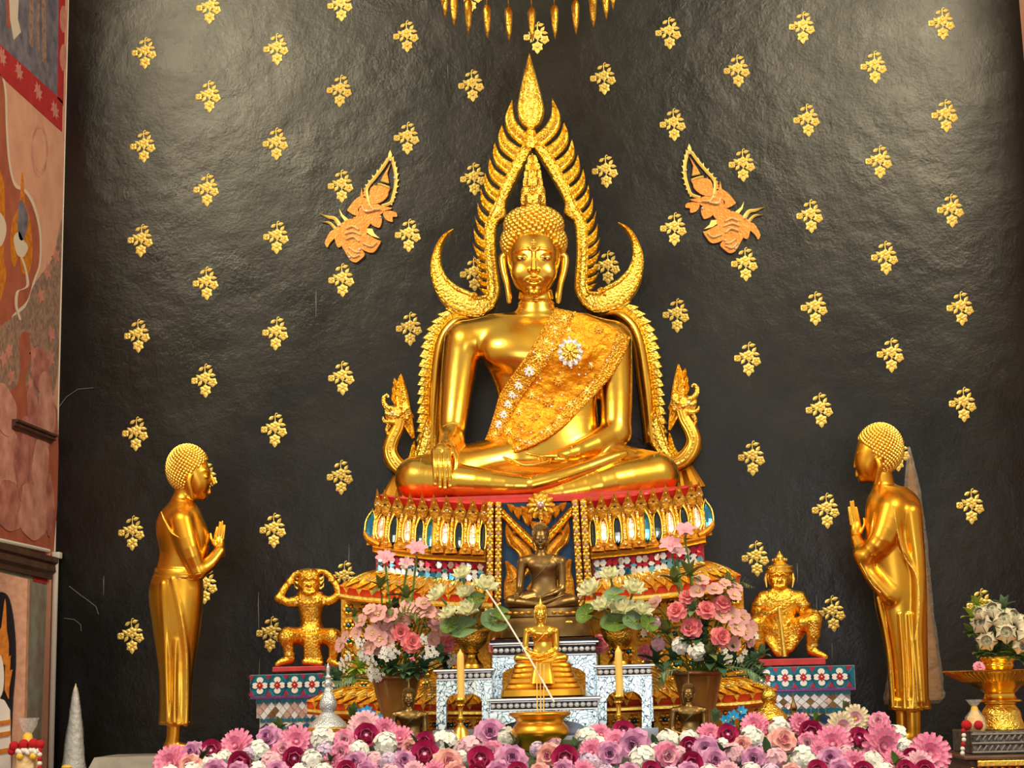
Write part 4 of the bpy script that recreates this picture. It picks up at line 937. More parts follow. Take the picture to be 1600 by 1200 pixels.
        MB().grid([[M_((A[0].x if M_ is SIDES[0] else 2*XC-A[0].x, YK, A[0].z)), *A], [M_((B[0].x if M_ is SIDES[0] else 2*XC-B[0].x, YK, B[0].z)), *B]]).build('tier_wall', 'gold_ochre', thr, False)
        for v in np.arange(v0+18, min(vbot-8, v0+150), 24):
            for u in np.arange(cu+12, cu1-6, 24):
                c = P(u, v, Yc-.004)
                sc_ = MB()
                for q in np.linspace(0, 6.283, 7)[:-1]: sc_.ball(M_(c+Vector((.022*math.cos(q), 0, .022*math.sin(q)))), .014, 6, 4, (1, .6, 1))
                r_ = sc_.build('carved_rosette', 'gold_leaf', thr); MB().ball(M_(c+Vector((0, -.006, 0))), .012, 7, 5, (1, .7, 1)).build('gem', 'mirror_blue' if int(u+v) % 3 else 'mirror_silver', r_)
# throne top and inner core
o = MB(); a = W1(0, .0); tp = [W1(s, -.005, -.02) for s in SS]; o.add([*tp, *[MIR(p) for p in tp[::-1]], MIR((a.x, 9.6, a.z)), Vector((a.x, 9.6, a.z))], [tuple(range(2*len(tp)+2))]); o.build('throne_top', 'red_paint', thr, False)
o = MB(); a = P(610, 880, 9.0); b = MIR(a); o.box((a.x, 9.0, 1.2), (b.x, 9.5, P(848, 800, 9).z)); o.build('throne_core', 'gold_ochre', thr, False)
# centre panel
YC = 8.80
o = MB(); o.prism([P(u, v, YC) for u, v in [(782, 786), (908, 785), (916, 960), (776, 960)]], (0, .1, 0)); cpn = o.build('centre_panel', 'navy_glass', thr, False)
for M_ in SIDES:
    for (u0, u1, d0, d1, nm) in [(760, 772, 0, 4, 'panel_column'), (773, 785, 0, 4, 'panel_column')]:
        ea = [(u0, 784), (u0, 870), (u0-2, 960)]; eb = [(u1, 785), (u1, 870), (u1-2, 960)]
        A = [M_(P(*p, YC-.012)) for p in resamp(ea, 14)]; B = [M_(P(*p, YC-.012)) for p in resamp(eb, 14)]
        c_ = MB().strip(A, B, [(0, 0), (.1, .014), (.22, .008), (.5, .012), (.78, .008), (.9, .014), (1, 0)], .06).build(nm, 'gold_leaf', thr)
        for i, v in enumerate(np.arange(792, 950, 10.5)):
            MB().ball(M_(P((u0+u1)/2-(v-784)*.008, v, YC-.026)), .0085, 4, 4, (1.2, .6, 1.4)).build('stud', 'gold_trim' if i % 2 else 'mirror_pink', c_, False)
            for dx in (-1, 1): MB().ball(M_(P((u0+u1)/2-(v-784)*.008+dx*3.4, v+5, YC-.024)), .0065, 5, 4, (1, .6, 1.5)).build('carved_leaf', 'gold_trim', c_)
    A = [M_(P(*p, YC-.008)) for p in [(785, 793), (812, 820), (845, 851)]]; B = [M_(P(*p, YC-.008)) for p in [(785, 811), (808, 835), (845, 871)]]
    vb_ = MB().strip(A, B, RIM, .01).build('chevron_band', 'gold_leaf', cpn)
    for x in np.linspace(.1, .92, 7): MB().ball(M_(P(lerp(785, 843, x), lerp(801, 860, x), YC-.034)), .008, 5, 4, (1, .6, 1)).build('stud', 'gold_trim', vb_)
    for pa, pb in [([(791, 818), (789, 835), (794, 852), (806, 862), (812, 874), (806, 892), (792, 905)], [(792, 817), (800, 830), (811, 840), (827, 854), (834, 872), (826, 896), (803, 916)]),
                   ([(789, 878), (791, 896), (788, 912), (787, 936)], [(793, 876), (810, 892), (818, 908), (814, 940)]),
                   ([(820, 838), (806, 836), (806, 848), (816, 856)], [(821, 836), (800, 830), (798, 852), (820, 864)]),
                   ([(828, 866), (834, 886), (832, 905), (822, 920)], [(831, 866), (842, 888), (840, 908), (828, 926)])]:
        A = [M_(P(*p, YC-.006)) for p in resamp(pa, 16)]; B = [M_(P(*p, YC-.006)) for p in resamp(pb, 16)]
        MB().strip(A, B, LEAF, .008).build('flame_scroll', 'gold_ochre', cpn, True, .5)
    for u, v, R in [(826, 808, 15), (811, 799, 13), (838, 822, 13), (800, 793, 9), (822, 797, 10)]:
        A = [M_(P(*p, YC-.008)) for p in resamp([(u-R*.9, v-R*.6), (u-R*.5, v+R*.5), (u, v+R)], 7)]; B = [M_(P(*p, YC-.008)) for p in resamp([(u-R*.9, v-R*.65), (u+R*.5, v-R*.3), (u+.3, v+R)], 7)]
        MB().strip(A, B, LEAF, .008).build('medallion_leaf', 'gold_ochre', cpn, True, .5)
o = MB(); cc = P(845, 790, YC-.02)
for R, z in [(.062, 0), (.046, .012), (.03, .02)]:
    o.lathe([(Vector((0, 0, 0)), .001)], 3, False) if False else None
    o.prism([cc+Vector((R*math.cos(q), -z, R*math.sin(q)*.9)) for q in np.linspace(0, 6.283, 21)[:-1]], (0, .02, 0))
md_ = link('medallion', rosette(.075, 12, 'gold_ochre', 'gold_trim')[0], cpn, cc-base_of(cpn)); link('medallion_ring', rosette(.045, 8, 'gold_trim', 'gold_trim')[0], md_, (0, -.012, 0)); MB().ball(cc+Vector((0, -.03, 0)), .024, 12, 8, (1, .5, 1)).build('gem', 'mirror_pink', cpn)
# ================================================================== OTHER STATUES
def line_on(fld, Y0, pts, r, name, parent, material='gold_trim', n=6, lift=.2):
    s = Y0/FPX; q = smooth_pts(pts, n); w = fld.front(q[:, 0], q[:, 1]); ok = ~np.isnan(w); q = q[ok]; w = w[ok]
    if len(w) < 4: return
    ws = np.convolve(np.r_[w[0], w[0], w, w[-1], w[-1]], np.ones(5)/5, 'valid')
    MB().tube([P(a, b, Y0-(c+lift)*s) for (a, b), c in zip(q, ws)], r*s, 6).build(name, material, parent)
def curls_on(c, rad, keep, Y0, sp, r, name, parent, material='gold_trim'):
    ru, rv, rw = rad; n = int(4*math.pi*(ru+rv+rw)**2/9/sp**2); o = MB(); s = Y0/FPX
    for i in range(n):
        y = 1-2*(i+.5)/n; rr = math.sqrt(1-y*y); q = i*2.399963; p = (c[0]+ru*rr*math.cos(q), c[1]+rv*y, c[2]+rw*rr*math.sin(q))
        if keep(*p): o.ball(Q(np.array(p), Y0), r*s, 6, 4)
    return setp(o.build(name, material, parent), kind='stuff')
def relief_on(fld, Y0, zones, r, parent, material='gold_trim', seed=3, name='carved_relief'):
    rnd = random.Random(seed); s = Y0/FPX; o = MB()
    for cu, cv_, ru, rv, n in zones:
        for i in range(n):
            q = i*2.399963; rr = math.sqrt((i+.5)/n); u = cu+ru*rr*math.cos(q); v = cv_+rv*rr*math.sin(q); w = float(fld.front(u, v))
            if w == w: o.ball(P(u, v, Y0-w*s), r*s*rnd.uniform(.7, 1.2), 5, 4)
    if o.v: setp(o.build(name, material, parent), kind='stuff')
YM = 9.15
# ---- standing disciple on the left, facing right
root = empty('standing_disciple_statue', P(276, 1176, YM), 'gilded standing disciple with joined palms at left, facing right, hem of robe slit', 'statue', 'standing disciple statues')
f = Field((226, 690, -56), (362, 1186, 62), 1.5)
f.stack([(782, 272, 302, -18, 18), (796, 254, 312, -32, 32), (812, 245, 319, -38, 36), (835, 244, 327, -38, 36), (862, 249, 326, -34, 32), (892, 243, 316, -31, 30), (925, 234, 316, -33, 33), (980, 240, 311, -31, 31), (1050, 249, 302, -27, 27), (1131, 250, 297, -28, 28)], 4)
f.chain([(280, 796, 0, 19), (286, 772, 0, 14), (290, 756, 0, 14)], 8)
f.ell((293, 733, 0), (32, 36, 27), 3); f.ell((306, 748, 0), (23, 34, 22), 5); f.ell((317, 775, 0), (7, 7, 8), 6)
f.chain([(327, 735, 0, 2), (331, 746, 0, 2.6), (334, 756, 0, 3)], 2.5); f.chain([(326, 764, 0, 3), (327, 770, 0, 3)], 2); f.chain([(326, 737, 9, 1.6), (320, 734, 16, 1.6), (312, 738, 20, 1.2)], 2)
f.ell((321, 745, 14), (4, 3, 4), 2); f.chain([(297, 742, 25, 4), (294, 752, 26, 5), (297, 766, 24, 4), (300, 778, 21, 3.6)], 2, 2); f.chain([(297, 742, -25, 4), (294, 752, -26, 5), (297, 766, -24, 4), (300, 778, -21, 3.6)], 2, 2)
for sg in (1, -1):
    f.chain([(283, 814, sg*28, 19), (294, 855, sg*34, 17), (309, 893, sg*30, 13)], 5, 3); f.chain([(309, 893, sg*30, 13.5), (328, 880, sg*20, 11), (343, 861, sg*8, 9)], 4, 3)
    f.chain([(272, 1122, sg*13, 12), (271, 1150, sg*13, 11), (268, 1166, sg*13, 11)], 4, 2); f.chain([(264, 1168, sg*13, 9), (290, 1170, sg*15, 9), (316, 1175, sg*17, 6)], 4, 2)
f.stack([(888, 241, 318, -33, 32), (895, 240, 319, -34, 34), (903, 239, 319, -34, 34)], 2)
f.stack([(900, 238, 317, -33, 33), (930, 232, 318, -35, 35), (985, 239, 313, -33, 33), (1050, 248, 303, -28, 28), (1110, 249, 299, -29, 29), (1133, 247, 301, -32, 32)], 1.5)
f.chain([(270, 906, 32, 3), (282, 960, 32, 4.5), (290, 1020, 24, 5), (291, 1075, 22, 5), (290, 1130, 24, 5)], 4, 3); f.chain([(254, 912, 28, 2), (258, 990, 28, 3), (262, 1128, 27, 3)], 5, 3); f.chain([(274, 1000, 30, 2), (272, 1128, 30, 3)], 5)
f.chain([(252, 800, 33, 1.6), (260, 818, 37, 1.8), (272, 836, 40, 1.8)], 2, 3)
V, Fc = f.nets(2); sculpt('body', V, Fc, 'gold_satin', root, YM)
hd = Field((322, 804, -16), (362, 872, 20), .8); hd.ell((342, 852, 0), (9, 17, 9), 4); hd.ell((343, 868, 0), (9, 8, 12), 4)
for sg in (1, -1):
    for (a, b, tv) in [(336, 339, 824), (340, 343.5, 816), (344.5, 347.5, 815), (348.5, 351, 821)]: hd.chain([(a, 842, sg*3.4, 2.6), ((a+b)/2, 832, sg*3.6, 2.3), (b, tv, sg*2.4, 1.7)], 1.2, 3)
    hd.chain([(336, 852, sg*6, 3), (330, 842, sg*5, 2.4), (329, 834, sg*3, 1.8)], 1.5, 3)
V, Fc = hd.nets(2); sculpt('joined_hands', V, Fc, 'gold_satin', root, YM)
curls_on((293, 732, 0), (33, 37, 28), lambda u, v, w: (v < 718 and u < 330-(v-700)*.2) or (u < 328-(v-714)*1.15 and v < 742) or (u < 290 and v < 764), YM, 4.6, 2.7, 'hair_curls', root)
line_on(f, YM, [(252, 800), (258, 815), (268, 832), (284, 842)], 1.0, 'robe_seam', root)
line_on(f, YM, [(243, 892), (270, 896), (300, 898), (314, 896)], 1.2, 'waist_belt', root); line_on(f, YM, [(242, 899), (270, 903), (300, 905), (314, 902)], 1.0, 'waist_belt', root)
line_on(f, YM, [(270, 906), (284, 960), (292, 1010), (292, 1060), (290, 1128)], 1.1, 'robe_seam', root); line_on(f, YM, [(262, 906), (264, 960), (266, 1040), (266, 1128)], .8, 'robe_seam', root)
line_on(f, YM, [(251, 1128), (272, 1130), (296, 1128)], 1.3, 'robe_hem', root)
MB().bbox(P(150, 1169, 9.1)*1 + Vector((0, -.12, -1.25)), (P(322, 1176, 9.1).x, 9.34, P(300, 1176, YM).z), .012)
zt = P(276, 1179, YM).z
o = MB(); x0 = P(144, 1172, 9.1).x; x1 = P(330, 1172, 9.1).x
o.add([(x0+.05, 8.98, zt), (x1-.05, 8.98, zt), (x1-.05, 9.4, zt), (x0+.05, 9.4, zt), (x0-.04, 8.9, zt-.2), (x1+.04, 8.9, zt-.2), (x1+.04, 9.46, zt-.2), (x0-.04, 9.46, zt-.2)], [(0, 1, 2, 3), (0, 4, 5, 1), (1, 5, 6, 2), (2, 6, 7, 3), (3, 7, 4, 0)])
o.bbox((x0-.02, 8.92, 0), (x1+.02, 9.44, zt-.19), .01)
setp(o.build('stone_plinth', 'stone_grey', None, False), 'grey sloped stone plinth under the left standing disciple', 'plinth')

# ---- standing disciple on the right, facing left
root = empty('standing_disciple_statue', P(1414, 1158, YM), 'gilded standing disciple with joined palms at right, facing left, in covering robe', 'statue', 'standing disciple statues')
f = Field((1312, 655, -58), (1466, 1168, 66), 1.5)
f.stack([(760, 1366, 1416, -18, 18), (776, 1356, 1434, -32, 32), (796, 1352, 1441, -40, 40), (830, 1352, 1443, -42, 42), (870, 1354, 1446, -40, 40), (915, 1363, 1448, -38, 38), (950, 1368, 1449, -36, 36), (1027, 1384, 1450, -33, 33), (1107, 1391, 1452, -33, 33)], 4)
f.chain([(1390, 780, 0, 24), (1382, 760, 0, 16), (1379, 742, 0, 15)], 8)
f.ell((1375, 702, 0), (35, 38, 29), 3); f.ell((1358, 718, 0), (22, 36, 23), 5); f.ell((1347, 747, 0), (7, 7, 8), 6)
f.chain([(1339, 706, 0, 2), (1337, 718, 0, 2.6), (1336, 729, 0, 3)], 2.5); f.chain([(1339, 737, 0, 3), (1339, 743, 0, 3)], 2); f.chain([(1339, 708, 9, 1.6), (1346, 705, 16, 1.6), (1354, 709, 20, 1.2)], 2)
f.chain([(1371, 718, 27, 4), (1375, 728, 28, 5), (1372, 742, 25, 4), (1369, 756, 21, 3.8)], 2, 2)
f.chain([(1396, 796, 26, 26), (1380, 840, 36, 21), (1356, 868, 32, 15)], 6, 3); f.chain([(1356, 868, 30, 14), (1344, 858, 18, 11), (1338, 842, 8, 9)], 4)
f.chain([(1342, 868, 28, 9), (1362, 900, 32, 12), (1388, 930, 30, 14)], 10, 3); f.chain([(1396, 796, -26, 26), (1380, 840, -34, 21), (1356, 868, -28, 15), (1340, 844, -8, 9)], 6, 3)
f.chain([(1425, 800, 34, 14), (1436, 900, 36, 10), (1434, 1000, 33, 8), (1440, 1095, 30, 7)], 8, 3)
f.stack([(1094, 1389, 1454, -35, 35), (1109, 1388, 1456, -37, 37)], 4); f.chain([(1372, 935, 34, 3), (1388, 1010, 30, 4), (1396, 1105, 28, 4)], 4, 3)
for u_, r_ in ((1412, 3), (1426, 3.5), (1440, 3)): f.chain([(u_-6, 960, 36, 1.5), (u_, 1040, 34, r_), (u_+2, 1106, 33, r_)], 5, 3)
f.chain([(1400, 800, 40, 3), (1408, 850, 44, 4), (1428, 890, 40, 4), (1436, 940, 36, 4), (1430, 1000, 34, 3)], 4, 3)
for sg, du in ((1, 8), (-1, -8)):
    f.chain([(1418+du, 1100, sg*12, 13), (1419+du, 1135, sg*12, 12), (1419+du, 1150, sg*12, 11)], 4, 2); f.chain([(1421+du, 1150, sg*12, 9), (1405+du, 1154, sg*14, 8), (1390+du, 1157, sg*15, 6)], 4, 2)
V, Fc = f.nets(2); sculpt('body', V, Fc, 'gold_satin', root, YM)
hd = Field((1314, 774, -16), (1358, 862, 20), .8); hd.ell((1338, 830, 0), (10, 18, 9), 4); hd.ell((1341, 848, 2), (9, 9, 11), 4)
for sg in (1, -1):
    for (a, b, tv) in [(1343, 1338, 793), (1338.5, 1333, 783), (1334, 1329, 784), (1330, 1326, 793)]: hd.chain([(a, 820, sg*3.4, 2.7), ((a+b)/2, 806, sg*3.6, 2.4), (b, tv, sg*2.4, 1.8)], 1.2, 3)
    hd.chain([(1345, 832, sg*6, 3), (1351, 820, sg*5, 2.4), (1350, 810, sg*3, 1.8)], 1.5, 3)
V, Fc = hd.nets(2); sculpt('joined_hands', V, Fc, 'gold_satin', root, YM)
curls_on((1375, 701, 0), (36, 39, 30), lambda u, v, w: (v < 684 and u > 1337+(v-668)*.2) or (u > 1340+(v-684)*1.05 and v < 718) or (u > 1380 and v < 738), YM, 4.8, 2.8, 'hair_curls', root)
line_on(f, YM, [(1396, 790), (1402, 830), (1414, 870), (1432, 900), (1436, 950), (1430, 1000)], 1.5, 'robe_fold', root)
line_on(f, YM, [(1362, 905), (1378, 940), (1388, 1000), (1394, 1104)], 1.1, 'robe_seam', root); line_on(f, YM, [(1344, 880), (1362, 912), (1376, 926)], 1.1, 'robe_hem', root)
line_on(f, YM, [(1366, 800), (1362, 830), (1362, 868)], 1.0, 'robe_seam', root)
for u in (1418, 1428, 1438): line_on(f, YM, [(u-4, 1000), (u, 1050), (u+2, 1104)], .8, 'robe_fold', root)
line_on(f, YM, [(1393, 1104), (1420, 1106), (1450, 1104)], 1.3, 'robe_hem', root)
zt = P(1414, 1160, YM).z; a = P(1360, 1160, YM); b = P(1472, 1160, YM)
setp(MB().bbox((a.x, 8.95, 0), (b.x, 9.4, zt), .012).build('stone_plinth', 'stone_grey', None, False), 'stone plinth under the right standing disciple, behind the flowers', 'plinth')

# ---- wrapped ceremonial fan behind the right disciple
mat('clear_wrap', (0.6, 0.5, 0.4), 0, 0.2, alpha=0.2, bump=('noise', 22, 1.0, 0.03), spec=0.8)
mat('wrapped_cloth', (0.2, 0.085, 0.02), 0.3, 0.45, col2=(0.4, 0.19, 0.04), nscale=8)
fan = empty('wrapped_ceremonial_fan', P(1425, 1100, 9.45), 'tall pointed ceremonial fan in crinkled clear wrap behind the right disciple', 'fan')
def flatcone(rows, Y, n=18, dep=.35, wr=0.0, seed=1):
    rnd = random.Random(seed); o = MB(); vs_ = []; k = len(rows)
    for v, ul, ur in rows:
        a = P(ul, v, Y); b = P(ur, v, Y); c = (a+b)/2; rx = (b-a).length/2
        for j in range(n):
            q = 2*math.pi*j/n; m_ = 1+wr*rnd.uniform(-1, 1); vs_.append((c.x+rx*math.cos(q)*m_, c.y+rx*dep*math.sin(q)*m_, c.z))
    o.add(vs_, [(i*n+j, i*n+(j+1) % n, (i+1)*n+(j+1) % n, (i+1)*n+j) for i in range(k-1) for j in range(n)]+[tuple(range(n)), tuple((k-1)*n+j for j in range(n-1, -1, -1))]); return o
rows = smooth_pts([(698, 1419, 1422), (730, 1415, 1430), (770, 1412, 1439), (830, 1408, 1447), (892, 1402, 1453), (985, 1394, 1463), (1060, 1386, 1474), (1088, 1380, 1476), (1100, 1384, 1468)], 4)
flatcone([(v, a+5, b-5) for v, a, b in rows[2:-2]], 9.45, dep=.18).build('fan_cloth', 'wrapped_cloth', fan)
flatcone(rows, 9.45, 22, .3, .05, 3).build('clear_wrap', 'clear_wrap', fan)
o = MB(); o.tube([P(1428, 1090, 9.45), (P(1428, 1090, 9.45).x, 9.45, 1.0)], .014, 8); o.build('fan_handle', 'brown_wood', fan)
for i in range(7):
    v = 760+46*i; a = P(1418+random.uniform(-3, 10), v, 9.36); MB().tube([a, a+Vector((.02+.03*random.random(), 0, -.05)), a+Vector((.01+.05*random.random(), .01, -.12))], .0025, 4).build('wrap_crease', 'clear_wrap', fan)

# ---- kneeling monkey warrior with hands on head (left)
YH = 9.05
root = empty('kneeling_warrior_statue', P(484, 1040, YH), 'gilded kneeling warrior statue holding both hands over its head, on red slab', 'statue')
f = Field((424, 884, -34), (548, 1046, 46), 1.0)
f.stack([(925, 464, 506, -14, 14), (940, 462, 508, -16, 17), (955, 466, 504, -15, 16), (972, 470, 503, -14, 14), (985, 464, 508, -16, 18), (1000, 460, 512, -18, 20)], 4)
f.ell((483, 911, 4), (18, 23, 18), 4); f.ell((483, 921, 18), (11, 9, 9), 4); f.chain([(472, 905, 20, 2.6), (478, 902, 23, 2.4), (483, 905, 24, 2)], 2); f.chain([(494, 905, 20, 2.6), (488, 902, 23, 2.4), (483, 905, 24, 2)], 2); f.ell((483, 914, 26), (4.5, 3.5, 3), 2); f.chain([(474, 924, 24, 1.4), (483, 927, 28, 1.6), (492, 924, 24, 1.4)], 2); f.ell((483, 898, 2), (17, 10, 16), 3); f.chain([(483, 930, 2, 9), (483, 940, 0, 10)], 4)
f.chain([(466, 939, 0, 9), (450, 941, 2, 7.5), (436, 935, 4, 7)], 3, 3); f.chain([(436, 935, 4, 7), (443, 922, 4, 6), (453, 908, 2, 5)], 3, 3); f.chain([(453, 908, 2, 5), (462, 897, 2, 4.5), (476, 893, 4, 4)], 2, 3)
f.chain([(504, 939, 0, 9), (518, 938, 2, 7.5), (531, 929, 4, 7)], 3, 3); f.chain([(531, 929, 4, 7), (526, 916, 4, 6), (518, 903, 2, 5)], 3, 3); f.chain([(518, 903, 2, 5), (508, 894, 2, 4.5), (494, 892, 4, 4)], 2, 3)
f.chain([(470, 995, 6, 14), (450, 993, 26, 14), (447, 996, 28, 13)], 4); f.chain([(447, 998, 28, 13), (450, 1012, 26, 9), (452, 1026, 24, 7)], 3); f.chain([(454, 1030, 22, 7), (440, 1034, 28, 6), (433, 1038, 30, 4)], 3)
f.chain([(500, 995, 6, 14), (520, 995, 26, 14)], 4); f.chain([(520, 998, 26, 13), (522, 1012, 24, 9), (520, 1030, 22, 7)], 3); f.chain([(516, 1034, 22, 6), (528, 1038, 28, 4)], 3)
f.stack([(992, 468, 504, 4, 30), (1012, 472, 502, 6, 32), (1034, 474, 506, 8, 30)], 3); f.chain([(476, 1034, 26, 5), (500, 1036, 28, 5)], 3)
V, Fc = f.nets(1); sculpt('body', V, Fc, 'gold_leaf', root, YH)
s = YH/FPX
for (u, v, r) in [(464, 941, 6), (506, 941, 6), (453, 910, 5), (519, 906, 5), (452, 1022, 7)]:
    o = MB(); c = Q(np.array((u, v, 4 if v < 1000 else 26)), YH); o.lathe([(Vector(c)+Vector((0, 0, dz)), (r+1.6)*s) for dz in (-.008, -.003, .003, .008)], 12); o.build('armlet', 'gold_trim', root)
o = MB()
for j in range(9):
    q = math.pi*(j/8); o.ball(Q(np.array((483-19*math.cos(q), 934+9*math.sin(q), 15+4*math.sin(q))), YH), 2.6*s, 6, 4)
o.build('necklace', 'gold_trim', root)
for sg in (-1, 1):
    for v, ln in ((912, 10), (920, 9), (905, 9)): MB().tube([Q(np.array((483+sg*17, v, 2)), YH), Q(np.array((483+sg*22, v-ln*.4, 0)), YH), Q(np.array((483+sg*23, v-ln, 0)), YH)], [2.4*s, 1.8*s, .4*s], 6).build('ear_flame', 'gold_trim', root)
    MB().ball(Q(np.array((483+sg*7, 911, 21)), YH), 2.6*s, 7, 5, (1, .6, 1)).build('eye', 'gold_trim', root)
for i in range(5): MB().ball(Q(np.array((469+7*i, 985+2*math.sin(i), 18)), YH), 3*s, 6, 4, (1, .7, 1.2)).build('belt_stud', 'gold_trim', root)
relief_on(f, YH, [(483, 897, 14, 6, 26), (483, 940, 18, 8, 30), (483, 962, 10, 8, 14), (450, 992, 10, 9, 22), (488, 1012, 12, 20, 46), (519, 996, 9, 9, 20), (474, 936, 6, 4, 6), (452, 1016, 5, 7, 8)], 1.9, root)
setp(MB().bbox(P(430, 1050, 8.98)-Vector((0, 0.08, 0)), P(526, 1040, 8.98)+Vector((0, .26, 0)), .004).build('red_slab', 'red_paint', None, False), 'red painted slab under the kneeling warrior', 'slab')

# ---- seated crowned guardian with a club (right)
root = empty('seated_guardian_statue', P(1226, 1030, YH), 'gilded seated guardian in a tiered crown holding a club, on red slab', 'statue')
f = Field((1166, 868, -34), (1300, 1036, 50), 1.0)
f.stack([(918, 1206, 1232, -10, 10), (928, 1192, 1250, -14, 14), (942, 1188, 1254, -18, 18), (960, 1194, 1246, -17, 18), (976, 1198, 1242, -16, 18), (992, 1194, 1248, -18, 20)], 4)
f.ell((1218, 903, 2), (19, 20, 18), 3); f.ell((1218, 912, 14), (12, 9, 8), 4); f.chain([(1207, 899, 18, 2.4), (1213, 896, 21, 2.2), (1218, 899, 21, 2)], 2); f.chain([(1229, 899, 18, 2.4), (1223, 896, 21, 2.2), (1218, 899, 21, 2)], 2); f.ell((1218, 907, 22), (4, 3.4, 3), 2); f.chain([(1210, 915, 20, 1.4), (1218, 917, 23, 1.6), (1226, 915, 20, 1.4)], 2); f.ell((1218, 889, 0), (20, 9, 19), 3)
f.chain([(1194, 936, 2, 13), (1186, 948, 6, 12), (1184, 957, 10, 11)], 4, 2); f.chain([(1184, 958, 10, 10), (1200, 960, 22, 8), (1215, 953, 27, 6)], 3, 2); f.ell((1218, 951, 28), (6, 6, 5), 2)
f.chain([(1248, 936, 2, 13), (1256, 948, 4, 11), (1258, 957, 8, 9)], 4, 2); f.chain([(1258, 957, 8, 9), (1266, 958, 20, 8), (1274, 958, 28, 6)], 3, 2)
f.chain([(1202, 984, 4, 16), (1186, 975, 24, 14), (1180, 974, 28, 13)], 4); f.chain([(1180, 976, 28, 13), (1184, 998, 28, 10), (1188, 1018, 26, 8)], 4); f.chain([(1188, 1022, 26, 7), (1180, 1026, 32, 5)], 3)
f.chain([(1238, 984, 4, 16), (1258, 974, 24, 14), (1272, 969, 30, 13)], 4); f.chain([(1272, 971, 30, 13), (1271, 992, 30, 11), (1268, 1010, 28, 8)], 4); f.chain([(1268, 1016, 28, 8), (1278, 1021, 32, 6), (1290, 1026, 36, 4)], 3, 2)
f.stack([(980, 1206, 1238, 0, 26), (1000, 1208, 1238, 2, 28), (1026, 1212, 1232, 6, 28)], 4); f.chain([(1196, 992, 16, 8), (1212, 1018, 22, 5)], 6); f.chain([(1246, 992, 16, 10), (1236, 1014, 22, 5)], 6)
V, Fc = f.nets(1); sculpt('body', V, Fc, 'gold_leaf', root, YH)
for (v, r, nm) in [(894, 22, 'crown_ring'), (887, 21, 'crown_ring')]:
    o = MB(); o.lathe([(P(1218, v+d, YH), rr*s) for d, rr in [(2.5, r-1.5), (1, r), (-1, r), (-2.5, r-1.5)]], 20); o.build(nm, 'gold_trim', root)
o = MB(); o.lathe([(P(1218, v, YH), r*s) for v, r in [(886, 17), (882, 12), (879, 9), (877, 10.5), (873, 10.5), (871, 6.5), (868, 5.5), (865, 2.5), (861, .6)]], 16); o.build('crown_spire', 'gold_trim', root)
for j in range(8):
    q = 2*math.pi*j/8; MB().ball(P(1218, 875, YH)+Vector((10*s*math.cos(q), 10*s*math.sin(q), 0)), 2.6*s, 6, 4).build('crown_bud', 'gold_trim', root)
for sg in (-1, 1):
    MB().tube([Q(np.array((1218+sg*20, 893, 0)), YH), Q(np.array((1218+sg*22, 905, 2)), YH), Q(np.array((1218+sg*20, 918, 4)), YH)], [1.6*s, 3*s, 1*s], 6).build('ear_ornament', 'gold_trim', root)
    MB().ball(Q(np.array((1218+sg*7, 902, 18)), YH), 2.4*s, 7, 5, (1, .6, 1)).build('eye', 'gold_trim', root)
MB().tube([Q(np.array((1217, 950, 32)), YH), Q(np.array((1220, 975, 33)), YH), Q(np.array((1226, 1026, 34)), YH)], [3*s, 3.4*s, 4.4*s], 10).build('club', 'gold_trim', root)
o = MB()
for j in range(11):
    q = math.pi*(j/10); o.ball(Q(np.array((1218-20*math.cos(q), 926+12*math.sin(q), 12+5*math.sin(q))), YH), 2.4*s, 6, 4)
o.build('necklace', 'gold_trim', root)
for (u, v, w) in [(1187, 944, 10), (1254, 944, 8), (1269, 1008, 28)]:
    o = MB(); c = Vector(Q(np.array((u, v, w)), YH)); o.lathe([(c+Vector((0, 0, dz)), 12.5*s*(1 if v < 1000 else .75)) for dz in (-.007, 0, .007)], 12); o.build('armlet', 'gold_trim', root)
for i in range(4): MB().ball(Q(np.array((1272+3*(i % 2)-2, 972+9*i, 43-2*i)), YH), 3.4*s, 6, 4, (1, .6, 1)).build('knee_boss', 'gold_trim', root)
relief_on(f, YH, [(1218, 890, 17, 5, 26), (1218, 938, 20, 9, 34), (1206, 985, 12, 9, 22), (1224, 1000, 9, 20, 40), (1240, 985, 11, 9, 20), (1182, 980, 9, 9, 20), (1272, 985, 7, 12, 24), (1250, 940, 6, 6, 10), (1188, 940, 6, 6, 10), (1240, 1000, 8, 8, 12)], 1.9, root, seed=9)
setp(MB().bbox(P(1184, 1041, 8.98)-Vector((0, 0.08, 0)), P(1287, 1028, 8.98)+Vector((0, .26, 0)), .004).build('red_slab', 'red_paint', None, False), 'red painted slab under the seated guardian', 'slab')

